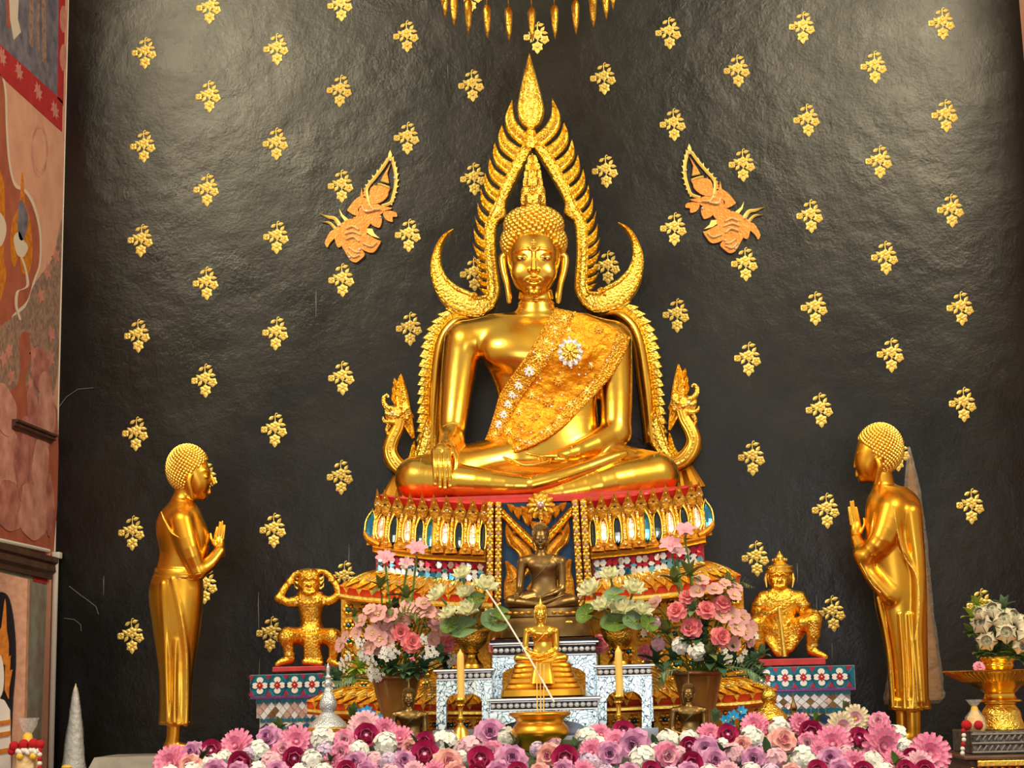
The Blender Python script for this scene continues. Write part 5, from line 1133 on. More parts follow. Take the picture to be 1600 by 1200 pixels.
# ---- smaller seated Buddhas
def mini_field(mode):
    f = Field((606, 315, -90), (1074, 800, 134), 3.4); seated_body(f, mode); seated_head(f)
    return f.nets(2)
MINI = {m_: mini_field(m_) for m_ in ('touch', 'lap')}
HC2 = curl_points(8.5)
def mini(name, label, Y, u0, vb, sx, sy, mode, material, cmat, fin=(84, 15), tilt=0.0, zb=None):
    T = lambda p: np.stack([u0+(p[..., 0]-845)*sx+(786-p[..., 1])*sy*tilt, vb+(p[..., 1]-786)*sy, p[..., 2]*sx], -1)
    root = empty(name, P(u0, vb, Y), label, 'statue'); V, Fc = MINI[mode]
    sculpt('body', V, Fc, material, root, tf=lambda V: Q(T(V), Y))
    s = Y/FPX; o = MB()
    for p in Q(T(HC2), Y): o.ball(p, 5*sx*s, 5, 4)
    setp(o.build('hair_curls', cmat, root), kind='stuff')
    o = MB(); h, r = fin; o.lathe([(Vector(Q(T(np.array((834., 326-h*a, -18))), Y)), r*b*sx*s) for a, b in [(0, 1.05), (.1, 1.1), (.25, .8), (.5, .5), (.75, .25), (1, .05)]], 12); o.build('flame_finial', cmat, root)
    for sg in (-1, 1):
        p = Vector(Q(T(np.array((834+sg*17.5, 403., 33.)), ), Y)); MB().ball(p, 4.2*sx*s, 7, 5, (1.7, .5, .55)).build('eye', 'mirror_white' if material == 'bronze' else cmat, root)
    # robe edge across the chest
    pts = [(912, 500, 18), (890, 530, 38), (862, 560, 44), (830, 590, 40), (800, 620, 32), (782, 640, 14)]
    MB().tube([Q(T(np.array(p, float)), Y) for p in smooth_pts(pts, 4)], 3.2*sx*s, 6).build('robe_edge', cmat, root)
    for F4 in ([(678.5, 679.5, 757), (686, 687.3, 762), (693.7, 695, 763), (701, 702.5, 760)] if mode == 'touch' else []):
        a, b, e = F4; MB().tube([Q(T(np.array(p, float)), Y) for p in [(a, 708, 88), (a+.2, 722, 97), (b, 740, 97), (b+.3, e, 92)]], [4.4*sx*s, 4*sx*s, 3.6*sx*s, 2*sx*s], 6).build('finger', material, root)
    for i in range(4):
        MB().tube([Q(T(np.array(p, float)), Y) for p in [(858, 719, 88+5*i), (832, 722+i, 92+5*i), (804+3*i, 720+i, 94+5*i)]], [4.4*sx*s, 4*sx*s, 2.4*sx*s], 6).build('finger', material, root)
    if zb is not None:
        c = P(u0, vb, Y); MB().lathe([(Vector((c.x, Y, z)), r*sx*s) for z, r in [(zb, 225), (zb+.01, 230), (c.z-.012, 215), (c.z, 205)]], 24, True, 1, .62).build('pedestal', cmat, root); root.location.z = root.location.z
    return root
mini('bronze_buddha_statue', 'aged bronze seated Buddha in the middle, in front of the throne panel', 8.38, 847.5, 952, .26, .29, 'touch', 'bronze', 'bronze', (40, 9))
mini('gilded_buddha_figure', 'small bright gold seated Buddha on a stepped gold base, front centre', 8.0, 846.5, 1037, .192, .2, 'lap', 'gold_polished', 'gold_trim', (62, 16))
mini('bronze_buddha_bust_figure', 'small bronze Buddha behind the flowers, in front of the left vase', 8.05, 640, 1170, .2, .205, 'lap', 'bronze', 'bronze', (88, 13), .01, 1.2)
mini('bronze_buddha_bust_figure', 'small bronze Buddha behind the flowers, in front of the right vase', 8.05, 1077, 1163, .2, .205, 'lap', 'bronze', 'bronze', (118, 11), .01, 1.2)
# bronze base: inscribed slab and plain tapered plinth
bb = empty('bronze_plinth', P(848, 997, 8.38), 'two-part bronze base under the aged bronze Buddha', 'base')
def rbox(rows, Y, dep, n=5.0, seg=40):
    """stack of super-elliptic slices (v, left, right)"""
    o = MB(); vs_ = []; k = len(rows)
    for v, ul, ur in rows:
        a = P(ul, v, Y); b = P(ur, v, Y); c = (a+b)/2; rx = (b-a).length/2; ry = rx*dep
        for j in range(seg):
            q = 2*math.pi*j/seg; cx, sx_ = math.cos(q), math.sin(q)
            vs_.append((c.x+rx*math.copysign(abs(cx)**(2/n), cx), c.y+ry*math.copysign(abs(sx_)**(2/n), sx_), c.z))
    o.add(vs_, [(i*seg+j, i*seg+(j+1) % seg, (i+1)*seg+(j+1) % seg, (i+1)*seg+j) for i in range(k-1) for j in range(seg)]+[tuple(range(seg)), tuple((k-1)*seg+j for j in range(seg-1, -1, -1))]); return o
slab = rbox([(951, 790, 908), (952, 788, 911), (964, 789, 912), (965, 791, 910)], 8.38, .5, 4).build('inscribed_slab', 'bronze', bb)
for i in range(11):
    for du in (0,):
        u = 796+10*i
        if 832 < u < 860: continue
        MB().ball(P(u, 958+random.uniform(-1, 1), 8.38-.19+.0), .012, 6, 4, (1.2, .8, .7)).build('raised_scroll', 'gold_ochre', slab)
rbox([(965.5, 790, 914), (968, 786, 918), (974, 784, 920), (990, 776, 928), (996, 774, 930)], 8.38, .5, 4).build('tapered_plinth', 'bronze', bb)
MB().ball(P(889, 972, 8.38-.22), .011, 6, 4, (1.5, .4, .7)).build('maker_stud', 'gold_trim', bb)
# stepped gold base
gb = empty('stepped_gold_base', P(848, 1090, 8.0), 'stepped gold base with hanging cloth under the small gold Buddha', 'base')
for i, (v0, v1, hw) in enumerate([(1036, 1043, 44), (1043, 1051, 46), (1051, 1059, 49), (1059, 1068, 54), (1068, 1076, 58), (1076, 1089, 64)]):
    rbox([(v0, 848-hw+3, 848+hw-3), (v0+1.5, 848-hw, 848+hw), (v1-2, 848-hw-1.5, 848+hw+1.5), (v1, 848-hw+1, 848+hw-1)], 8.0, .6, 4.5).build('base_step', 'gold_satin', gb)
A = [P(u, v, y) for u, v, y in [(833, 1036, 7.905), (832, 1045, 7.9), (830, 1056, 7.885), (828, 1068, 7.862)]]; B = [P(u, v, y) for u, v, y in [(862, 1036, 7.905), (863, 1045, 7.9), (865, 1056, 7.885), (867, 1068, 7.862)]]
MB().strip(A, B, [(0, 0), (.1, .008), (.2, .004), (.5, .01), (.8, .004), (.9, .008), (1, 0)], .01).build('hanging_cloth', 'gold_satin', gb)
# ================================================================== ALTAR FURNITURE
Z0 = 1.2
for k_ in range(20, 40): ORD.append('twenty-'+ORD[k_-20] if k_ < 29 else ('thirtieth' if k_ == 29 else 'thirty-'+ORD[k_-30]))
ORD[19] = 'twentieth'
o = MB(); o.bbox((P(380, 1100, 8.9).x, 7.96, 0), (P(1345, 1100, 8.9).x, 9.75, Z0), .01)
setp(o.build('altar_platform', 'altar_cloth', None, False), 'broad red altar platform carrying the throne and side pedestals', 'platform')
o = MB(); o.bbox((P(262, 1190, 7.5).x, 6.98, 0), (P(1462, 1190, 7.5).x, 7.95, 1.14), .01)
setp(o.build('altar_table', 'altar_cloth', None, False), 'long low altar table hidden under the flower bed', 'table')

# ---- mosaic pedestals
def mosaic_pedestal(u0, u1, vs_, label, flip):
    v0, v1, v2, v3, v4, v5, v6 = vs_; Y = 8.87; s = Y/FPX
    a = P(u0, v0, Y); b = P(u1, v1, Y); root = empty('mosaic_pedestal', Vector(((a.x+b.x)/2, 9.05, Z0)), label, 'pedestal', 'mosaic pedestals')
    ins = [0, 0, 7, 8, 13, 13]
    L = lambda i: (P(u0+(ins[i] if not flip else 0)-.0, (v0+v1)/2, Y).x, P(u1-(ins[i] if flip else 0), (v0+v1)/2, Y).x)
    zz = [P((u0+u1)/2, v, Y).z for v in vs_]
    o = MB()
    for i in range(6):
        x0, x1 = L(i); o.box((x0, Y+(0 if i < 2 else .03), zz[i+1] if i < 5 else Z0), (x1, 9.32, zz[i]-.0005))
    o.build('pedestal_core', 'mosaic_grout', root, False)
    def tile(name, pts, material, y=Y, th=.006):
        MB().prism([Vector((x, y-th, z)) for x, z in pts], (0, th+.002, 0)).build(name, material, root, False)
    def dia(cx, cz, rx, rz, material, name='tile', y=Y, th=.006): tile(name, [(cx-rx, cz), (cx, cz+rz), (cx+rx, cz), (cx, cz-rz)], material, y, th)
    x0, x1 = L(0); H = zz[0]-zz[1]; pit = H*.82; n = int((x1-x0)/pit); cz = (zz[0]+zz[1])/2; st = (x1-x0-n*pit)/2
    tile('tile_backing', [(x0+.002, zz[0]-.002), (x1-.002, zz[0]-.002), (x1-.002, zz[1]+.002), (x0+.002, zz[1]+.002)], 'mirror_teal', Y, .002)
    for j in range(n+1):
        cx = x0+st+(j+.5)*pit
        if j < n:
            dia(cx, cz, .2*pit, .2*H, 'mirror_red', 'red_diamond', Y, .012); MB().ball((cx, Y-.014, cz), .006, 6, 4).build('gold_bead', 'gold_trim', root)
            for q in range(4):
                dx, dz = [(1, 0), (-1, 0), (0, 1), (0, -1)][q]
                px, pz = cx+dx*.27*pit, cz+dz*.25*H
                tile('white_petal', [(px+.19*pit*math.cos(t), pz+.17*pit*math.sin(t)) for t in np.linspace(0, 6.283, 13)[:-1]], 'mirror_white', Y, .009)
        ex = cx-pit*.5
        for sg in (1, -1):
            tile('red_triangle', [(ex-.16*pit, cz+sg*H*.46), (ex+.16*pit, cz+sg*H*.46), (ex, cz+sg*H*.24)], 'mirror_red', Y, .009)
            for s2 in (1, -1):
                tile('teal_bar', [(ex+s2*.03*pit, cz+sg*.18*H), (ex+s2*.08*pit, cz+sg*.24*H), (ex+s2*.3*pit, cz+sg*.5*H-sg*.02*H), (ex+s2*.25*pit, cz+sg*.44*H)], 'mirror_lightblue' if (j+sg) % 3 == 0 else 'mirror_teal', Y, .008)
        dia(ex, cz, .1*pit, .16*H, 'navy_glass', 'blue_diamond', Y, .009)
    for j in range(12):
        w = (x1-x0)/12; tile('purple_tile', [(x0+j*w+.002, zz[1]-.001), (x0+(j+1)*w-.002, zz[1]-.001), (x0+(j+1)*w-.002, zz[2]+.001), (x0+j*w+.002, zz[2]+.001)], 'mirror_purple', Y, .01)
    for i in (2, 4):
        x0, x1 = L(i); n = 13; w = (x1-x0)/n
        for j in range(n): tile('teal_tile', [(x0+j*w+.003, zz[i]-.003), (x0+(j+1)*w-.003, zz[i]-.003), (x0+(j+1)*w-.003, zz[i+1]+.003), (x0+j*w+.003, zz[i+1]+.003)], 'mirror_teal', Y+.03, .007)
    x0, x1 = L(3); n = 11; w = (x1-x0)/n; h = (zz[3]-zz[4])/2
    for r in range(3):
        for j in range(n+1):
            cx = x0+(j+(.5 if r % 2 else 0))*w
            if cx-w*.45 < x0 or cx+w*.45 > x1: continue
            dia(cx, zz[3]-h*(.35+.65*r), w*.46, h*.6, random.choice(['mirror_silver', 'mirror_pink', 'mirror_silver', 'bronze']), 'silver_diamond', Y+.03, .008+.003*(r % 2))
    x0, x1 = L(5); n = 6; w = (x1-x0)/n
    for j in range(n): dia(x0+(j+.5)*w, zz[5]-.03, w*.48, .026, 'mirror_blue' if j % 2 else 'navy_glass', 'blue_diamond', Y+.03); dia(x0+(j+1)*w, zz[5]-.012, w*.3, .012, 'mirror_white', 'white_diamond', Y+.03, .004) if j < n-1 else None
    return root
mosaic_pedestal(391, 531, (1053, 1087, 1091, 1099, 1121, 1128, 1150), 'mosaic pedestal with red and white quatrefoils under the kneeling warrior', False)
mosaic_pedestal(1174, 1336, (1041, 1076, 1080, 1087, 1106, 1115, 1140), 'mosaic pedestal with red and white quatrefoils under the seated guardian', True)

# ---- mother-of-pearl tables
def nacre():
    mt = bpy.data.materials.new('nacre'); mt.use_nodes = True; MATS['nacre'] = mt; nt = mt.node_tree; N = nt.nodes; L = nt.links; b = N['Principled BSDF']
    tc = N.new('ShaderNodeTexCoord'); v = N.new('ShaderNodeTexVoronoi'); v.feature = 'DISTANCE_TO_EDGE'; v.inputs['Scale'].default_value = 42
    nz = N.new('ShaderNodeTexNoise'); nz.inputs['Scale'].default_value = 14; L.new(tc.outputs['Object'], nz.inputs['Vector'])
    ad = N.new('ShaderNodeMix'); ad.data_type = 'VECTOR'; ad.inputs[0].default_value = .12; L.new(tc.outputs['Object'], ad.inputs[4]); L.new(nz.outputs['Color'], ad.inputs[5]); L.new(ad.outputs[1], v.inputs['Vector'])
    r = N.new('ShaderNodeValToRGB'); r.color_ramp.elements[0].position = .03; r.color_ramp.elements[0].color = (.02, .03, .06, 1); r.color_ramp.elements[1].position = .07; r.color_ramp.elements[1].color = (.62, .8, .9, 1)
    e = r.color_ramp.elements.new(.35); e.color = (.9, .95, .97, 1); L.new(v.outputs['Distance'], r.inputs[0]); L.new(r.outputs[0], b.inputs['Base Color'])
    b.inputs['Metallic'].default_value = .25; b.inputs['Roughness'].default_value = .22
nacre(); mat('nacre_bead', (0.85, 0.88, 0.95), 0.3, 0.2); mat('table_rim', (0.32, 0.34, 0.42), 0.3, 0.2)
def pearl_table(u0, u1, v, Y, dep, arch_v, label, lw=15, peaks=1, foot=None):
    """v = (top, rim, bead bottom, leg bottom)"""
    vt, vr, vb, vl = v; s = Y/FPX; um = (u0+u1)/2
    a = P(u0, vt, Y); b = P(u1, vt, Y); zb = lambda q: P(um, q, Y).z
    root = empty('pearl_inlaid_table', Vector(((a.x+b.x)/2, Y+dep/2, Z0)), label, 'table', 'pearl inlaid altar tables')
    o = MB(); o.bbox((a.x-.012, Y-.012, zb(vr)), (b.x+.012, Y+dep, zb(vt)), .004); o.build('table_top', 'black_lacquer', root, False)
    o = MB(); o.bbox((a.x-.015, Y-.016, zb(vr)+.0), (b.x+.015, Y-.004, zb(vr)+.01), .003); o.build('top_rim', 'nacre_bead', root, False)
    o = MB(); o.box((a.x+.004, Y+.004, zb(vb)), (b.x-.004, Y+dep-.01, zb(vr))); o.build('frieze', 'black_lacquer', root, False)
    n = int((u1-u0)/9); w = (b.x-a.x)/n; h = zb(vr)-zb(vb)
    for j in range(n): MB().ball((a.x+(j+.5)*w, Y+.003, zb((vr+vb)/2)), min(w, h)*.42, 8, 5, (1.05, .5, 1)).build('pearl_bead', 'nacre_bead', root)
    for q in (vb-.4, vr+1.6): MB().bbox((a.x, Y-.006, zb(q)-.003), (b.x, Y+.004, zb(q)+.003), .002).build('frieze_line', 'nacre_bead', root, False)
    # apron and legs cut from one panel with an arch
    def panel(c0, c1, y, nrm, d, lwp, pk):
        out = [(c0, vb), (c1, vb), (c1, vl), (c1-lwp, vl), (c1-lwp, arch_v+14)]
        m_ = (c0+c1)/2; hw = (c1-c0)/2-lwp
        for x in np.linspace(1, -1, 17): out.append((m_+hw*x, arch_v+14-14*(1-abs(x)**2.2)**.6 + (5*(1-min(1, abs(x)/.5))) * (1 if pk == 2 else 0) - (4*max(0, 1-abs(x)/.25)) * (1 if pk == 1 else 0)))
        out += [(c0+lwp, arch_v+14), (c0+lwp, vl), (c0, vl)]
        return out
    MB().prism([P(u, q, Y) for u, q in panel(u0, u1, Y, None, None, lw, peaks)], (0, .02, 0)).build('front_panel', 'nacre', root, False)
    for x in (a.x, b.x-.02): MB().box((x, Y+.021, zb(vl)), (x+.02, Y+dep-.02, zb(vl-10))).box((x, Y+.021, zb(vl)), (x+.02, Y+.07, zb(vb))).box((x, Y+dep-.07, zb(vl)), (x+.02, Y+dep-.02, zb(vb))).box((x, Y+.07, zb(arch_v)), (x+.02, Y+dep-.07, zb(vb))).build('side_panel', 'nacre', root, False)
    MB().box((a.x-.02, Y-.03, Z0), (b.x+.02, Y+dep, zb(vl))).build('table_foot', 'table_rim', root, False)
    ed = [P(u, q, Y-.004) for u, q in panel(u0, u1, Y, None, None, lw, peaks)[4:22]]
    MB().tube(ed, .0035, 5).build('arch_edge', 'nacre_bead', root)
    return root
pearl_table(769, 931, (998, 1006, 1024, 1120), 8.2, .33, 1038, 'tall central pearl inlaid table under the bronze Buddha', 16, 1)
pearl_table(765, 934, (1090, 1094, 1109, 1150), 7.83, .34, 1124, 'low front pearl inlaid table under the small gold Buddha', 17, 1)
pearl_table(682, 768, (1045, 1049, 1062, 1140), 8.1, .36, 1082, 'pearl inlaid side table left of centre under the gold lotus bowl', 15, 2)
pearl_table(933, 1018, (1038, 1042, 1056, 1138), 8.1, .36, 1078, 'pearl inlaid side table right of centre under the gold lotus bowl', 15, 2)

# ---- turned things
def lathe_thing(name, label, cat, u, Y, parts, group=None, n=32, zb=None):
    """parts: (name, material, [(v, r px)]) ; root at the lowest point"""
    vmax = max(v for _, _, pr in parts for v, r in pr); root = empty(name, P(u, vmax, Y), label, cat, group); s = Y/FPX
    x, y = P(u, vmax, Y).x, Y
    for nm, material, pr in parts:
        q = smooth_pts(pr, 4); MB().lathe([(Vector((x, y, P(u, v, Y).z)), max(r, .05)*s) for v, r in q[::-1]], n).build(nm, material, root, True, .9)
    if zb is not None:
        z1 = P(u, vmax, Y).z; r1 = parts[-1][2][-1][1]*s; MB().lathe([(Vector((x, y, zb)), r1*1.02), (Vector((x, y, z1+.002)), r1)], n).build('stand', parts[-1][1], root, True, .9)
    return root
mat('vase_glaze', (0.3, 0.13, 0.03), 0.0, 0.22, col2=(0.17, 0.065, 0.015), nscale=5, coat=0.5, bump=('wave', 3, 0.15, 0.01))
LVASE = lathe_thing('brown_vase', 'brown glazed flower vase left of centre with a flared rim', 'vase', 620, 8.3, [('body', 'vase_glaze', [(1058, 40), (1063, 38), (1085, 32), (1110, 25), (1130, 21), (1150, 20), (1172, 24)]), ('rim', 'vase_glaze', [(1055, 41), (1057, 45), (1060, 45), (1063, 40)])], 'brown vases')
RVASE = lathe_thing('brown_vase', 'brown glazed flower vase right of centre with a flared rim', 'vase', 1095, 8.3, [('body', 'vase_glaze', [(1051, 40), (1056, 38), (1078, 32), (1103, 26), (1125, 23), (1146, 22), (1168, 26)]), ('rim', 'vase_glaze', [(1048, 41), (1050, 45), (1053, 45), (1056, 40)])], 'brown vases')
for nm, u, dv in (('left', 737, 0), ('right', 969, -5)):
    lathe_thing('gold_bowl', f'gold footed bowl holding pale lotus flowers, {nm} of the bronze Buddha', 'bowl', u, 8.25, [('bowl', 'gold_fine', [(984+dv, 30), (987+dv, 30), (992+dv, 27), (1003+dv, 24), (1012+dv, 17), (1017+dv, 10)]), ('foot', 'gold_polished', [(1016+dv, 10), (1020+dv, 13), (1023+dv, 9.5), (1030+dv, 11), (1038+dv, 17), (1044+dv, 19)])], 'gold lotus bowls')
pot = lathe_thing('incense_pot', 'wide gold incense pot in front of the small gold Buddha', 'pot', 845, 7.55, [('bowl', 'gold_satin', [(1112, 36), (1113, 46), (1117, 47), (1121, 40), (1128, 36), (1136, 42), (1146, 44), (1158, 34), (1172, 30)]), ('ash', 'stone_grey', [(1113, 38), (1114.5, 38)])])
for i, (u0, u1) in enumerate([(838.5, 839.5), (844, 845), (850, 849.5)]):
    setp(MB().tube([P(u0, 1034+2*i, 7.55), P(u1, 1113, 7.55)], .0028, 6).build('incense_stick', 'wax'), ['left', 'middle', 'right'][i]+' incense stick of the three standing in the gold pot', 'incense stick', 'incense sticks')
setp(MB().tube([P(760, 922, 8.06), P(795, 975, 7.85), P(832, 1036, 7.58), P(866, 1097, 7.5)], .0042, 6).build('white_stick', 'white_paint'), 'long white stick slanting across from the lotus bowl to the incense pot', 'stick')
for nm, u, dv in (('left', 720.5, 0), ('right', 968.5, -5)):
    lathe_thing('candle', f'yellow candle in the brass holder on the {nm} side of the small gold Buddha', 'candle', u, 7.7, [('wax', 'wax', [(1014+dv, .4), (1019+dv, 2.6), (1026+dv, 5.4), (1060+dv, 5.6), (1094+dv, 5.8)])], 'candles', 16)
    lathe_thing('candlestick', f'slim polished brass candlestick on the {nm} side of the small gold Buddha', 'candlestick', u, 7.7, [('socket', 'gold_polished', [(1091+dv, 7), (1094+dv, 8), (1099+dv, 5)]), ('stem', 'gold_polished', [(1099+dv, 4), (1102+dv, 7), (1105+dv, 4), (1120+dv, 3.6), (1124+dv, 7), (1128+dv, 4), (1134+dv, 4.5)]), ('base', 'gold_polished', [(1134+dv, 6), (1140+dv, 10), (1160, 18), (1166, 19)])], 'candlesticks', 20)
mat('crystal', (0.66, 0.7, 0.76), 0.55, 0.18, bump=('vor', 160, .6, .006))
lathe_thing('crystal_stupa', 'silvery cut glass stupa model with a needle spire, left front', 'ornament', 513, 8.02, [('spire', 'crystal', [(1036, .5), (1045, 3), (1054, 2.6), (1058, 5), (1062, 4), (1068, 6), (1074, 5), (1080, 7)]), ('dome', 'crystal', [(1078, 5), (1086, 9), (1097, 13), (1106, 13), (1112, 9)]), ('skirt', 'crystal', [(1112, 9), (1120, 17), (1130, 27), (1136, 31)]), ('base', 'gold_ochre', [(1136, 31), (1138, 34), (1142, 34), (1164, 34), (1170, 34)])], zb=1.2)
lathe_thing('gold_stupa', 'small ribbed gold stupa with a round ball top, right front', 'ornament', 1205, 8.02, [('ball', 'gold_fine', [(1074, 1), (1078, 8), (1086, 12), (1094, 11), (1100, 6)]), ('skirt', 'gold_fine', [(1098, 7), (1106, 15), (1118, 26), (1124, 28)]), ('base', 'red_paint', [(1124, 26), (1130, 28), (1160, 28), (1166, 28)])], zb=1.2)
for i, (u, v0, v1, r, nm) in enumerate([(1243, 1082, 1130, 7, 'taller'), (1262, 1108, 1130, 5, 'shorter')]):
    lathe_thing('bronze_spire', f'{nm} tiny bronze spire figurine beside the ribbed gold stupa', 'ornament', u, 8.0, [('spire', 'bronze', [(v0, .4), (v0+(v1-v0)*.3, r*.35), (v0+(v1-v0)*.5, r*.8), (v0+(v1-v0)*.62, r*.5), (v1, r)]), ('base', 'bronze', [(v1, r), (v1+6, r*1.2), (1160, r*1.3)])], 'tiny bronze spires', 16, 1.2)
# ---- right side: pedestal tray with lotus buds on a carved box and table
tray = lathe_thing('pedestal_tray', 'wide gold footed offering tray at the right edge', 'tray', 1566, 8.5, [('dish', 'gold_polished', [(1046.5, 80), (1048, 82), (1052, 74), (1062, 56), (1069, 42), (1076, 30), (1084, 22)]), ('stem', 'gold_polished', [(1083, 22), (1090, 24), (1094, 31), (1097, 30), (1101, 22), (1106, 24)]), ('foot', 'gold_fine', [(1104, 23), (1112, 28), (1124, 30), (1134, 33), (1139, 34)])])
tb = base_of(tray); o = MB()
for j in range(64):
    q = 2*math.pi*j/64; d = Vector((math.cos(q), math.sin(q), 0)); s = 8.5/FPX
    MB().tube([Vector((tb.x, tb.y, P(1566, v, 8.5).z))+d*r*s for v, r in [(1051, 77), (1057, 66), (1064, 52)]], .0035, 4).build('dish_rib', 'gold_trim', tray) if math.sin(q) < .2 else None
lathe_thing('gold_cup', 'small gold cup on the offering tray holding lotus buds', 'cup', 1560, 8.5, [('cup', 'gold_polished', [(1026, 25), (1030, 26), (1036, 22), (1040, 23), (1046, 20)])])
mat('dark_carved', (0.06, 0.055, 0.055), 0.1, 0.5, col2=(0.12, 0.11, 0.11), nscale=30, bump=('vor', 40, 0.8, 0.02))
a = P(1530, 1141, 8.26); b = P(1640, 1177, 8.26); zt = P(1566, 1140, 8.5).z
bx_ = empty('carved_box', Vector((tb.x, 8.5, b.z)), 'dark carved wooden box under the offering tray', 'box')
MB().bbox((P(1511, 1160, 8.4).x, 8.27, b.z), (P(1660, 1160, 8.4).x, 8.75, zt), .006).build('box_body', 'dark_carved', bx_, False)
for z in (b.z+.012, (b.z+zt)/2, zt-.012): MB().bbox((P(1511, 1160, 8.4).x-.004, 8.262, z-.004), (P(1660, 1160, 8.4).x, 8.28, z+.004), .002).build('box_moulding', 'stone_grey', bx_, False)
for i in range(14):
    x = P(1511, 1160, 8.4).x+.02+.028*i
    for z in (b.z+(zt-b.z)*.28, b.z+(zt-b.z)*.74): MB().tube([(x, 8.268, z-.012), (x+.008, 8.262, z), (x+.018, 8.268, z+.012)], .004, 5).build('carved_scroll', 'stone_grey', bx_)
gt = empty('gilt_table', Vector((tb.x, 8.5, 0)), 'dark table with gilt scalloped edge at the lower right corner', 'table')
x0 = P(1500, 1185, 8.3).x; x1 = P(1680, 1185, 8.3).x
MB().bbox((x0-.01, 8.16, b.z-.02), (x1, 8.85, b.z-.0005), .006).build('table_top', 'brown_wood', gt, False); MB().bbox((x0+.02, 8.2, .0), (x1, 8.8, b.z-.021), .006).build('table_body', 'brown_wood', gt, False)
MB().bbox((x0+.05, 8.15, b.z-.05), (x1, 8.175, b.z-.022), .004).build('gilt_edge', 'gold_trim', gt, False)
for i in range(16): MB().ball((x0+.03+.035*i, 8.17, b.z-.075), .02, 8, 5, (1, .5, 1.2)).build('gilt_scallop', 'gold_fine', gt)
# wrapped offering figure beside the tray, with pompoms and a string of beads
mat('cream', (0.75, 0.6, 0.36), 0, .6); mat('pompom_red', (0.6, 0.01, 0.02), 0, .9, bump=('noise', 300, .8, .01)); mat('flower_white', (0.82, 0.8, 0.76), 0, .7); mat('yellow_cloth', (0.85, 0.55, 0.06), 0, .6); mat('film', (0.85, 0.85, 0.88), 0, .12, alpha=.3, bump=('noise', 40, 1, .02), spec=.8)
zt2 = zt
def wrapped_figure(label, u, v0, v1, Y, hw, headc, pompoms, beads, zbase):
    s = Y/FPX; root = empty('wrapped_offering', Vector((P(u, v1, Y).x, Y, zbase)), label, 'offering', 'wrapped offerings')
    x = P(u, v1, Y).x; zb = lambda v: P(u, v, Y).z; h = zb(v0)-zbase
    MB().lathe([(Vector((x, Y, zbase+h*t)), r*hw*s) for t, r in [(0, .9), (.2, 1.0), (.45, .8), (.58, .45), (.66, .42), (.76, .35), (.8, .12)]], 16).build('figure', headc, root)
    rnd = random.Random(5); MB().lathe([(Vector((x, Y, zbase+h*t)), r*hw*s) for t, r in [(.02, 1.02), (.2, 1.12), (.45, .95), (.62, .56), (.72, .3), (.78, .26), (.88, .6), (1, .8)]], 16, False, wob=lambda i, q: 1+.12*math.sin(7*q+i)+.06*rnd.uniform(-1, 1)).build('film_wrap', 'film', root)
    MB().lathe([(Vector((x, Y, zbase+h*(.74+t))), .34*hw*s) for t in (-.012, 0, .012)], 12).build('red_tie', 'pompom_red', root)
    for a, b_, r in pompoms: MB().ball(P(a, b_, Y-.05), r*s, 10, 7).build('pompom', 'pompom_red', root)
    for a, b_, r, mt in beads: MB().ball(P(a, b_, Y-.06), r*s, 8, 6).build('garland_bead', mt, root)
    return root
wrapped_figure('small cream wrapped offering with red pompoms beside the offering tray', 1525, 1093, 1140, 8.36, 14, 'yellow_cloth', [(1510, 1133, 8), (1529, 1133, 7)], [(1505+1.2*math.sin(i), 1142+7*i, 3.6, 'flower_white' if i % 3 else 'pompom_red') for i in range(6)], zt)
# ---- lower left corner
zl = 1.13
setp(MB().bbox((XL+.01, 8.6, 0), (P(140, 1200, 9.2).x, 9.6, zl), .01).build('corner_stand', 'brown_wood', None, False), 'dark wooden stand in the lower left corner', 'stand')
cone = empty('wrapped_cone', Vector((P(116, 1200, 9.3).x, 9.3, zl)), 'silvery cone offering in clear wrap in the lower left corner', 'offering')
mat('silver_cloth', (0.6, 0.62, 0.66), 0.3, 0.4, col2=(0.42, 0.43, 0.45), nscale=12, bump=('noise', 24, .6, .02))
rows = smooth_pts([(1074, 117, 119.5), (1090, 113, 123), (1130, 108, 127), (1170, 102, 130), (1205, 98, 133), (1222, 96, 135)], 4)
flatcone(rows, 9.3, 18, .9, .02, 4).build('cone_body', 'silver_cloth', cone); flatcone([(v, a-1.5, b+1.5) for v, a, b in rows], 9.3, 18, .9, .06, 8).build('clear_wrap', 'film', cone)
MB().tube([P(117.5, 1080, 9.3), P(118.5, 1068, 9.3)], [.012, .002], 8).build('cone_tip', 'cream', cone)
MB().ball(P(104, 1199, 9.2), .022, 8, 6, (1.4, 1, .7)).build('yellow_bow', 'yellow_cloth', cone)
wrapped_figure('yellow wrapped offering with red and white garland in the lower left corner', 42, 1122, 1200, 8.85, 20, 'yellow_cloth', [(22, 1166, 8), (37, 1163, 8), (52, 1162, 8), (63, 1163, 7), (18, 1174, 6)], [(28+4*i, 1174+2*math.sin(i*2), 4.5, 'flower_white') for i in range(9)]+[(62, 1172+7*i, 4, 'flower_white' if i % 2 else 'pompom_red') for i in range(5)]+[(31, 1182, 6, 'yellow_cloth'), (52, 1182, 6, 'yellow_cloth')], zl)
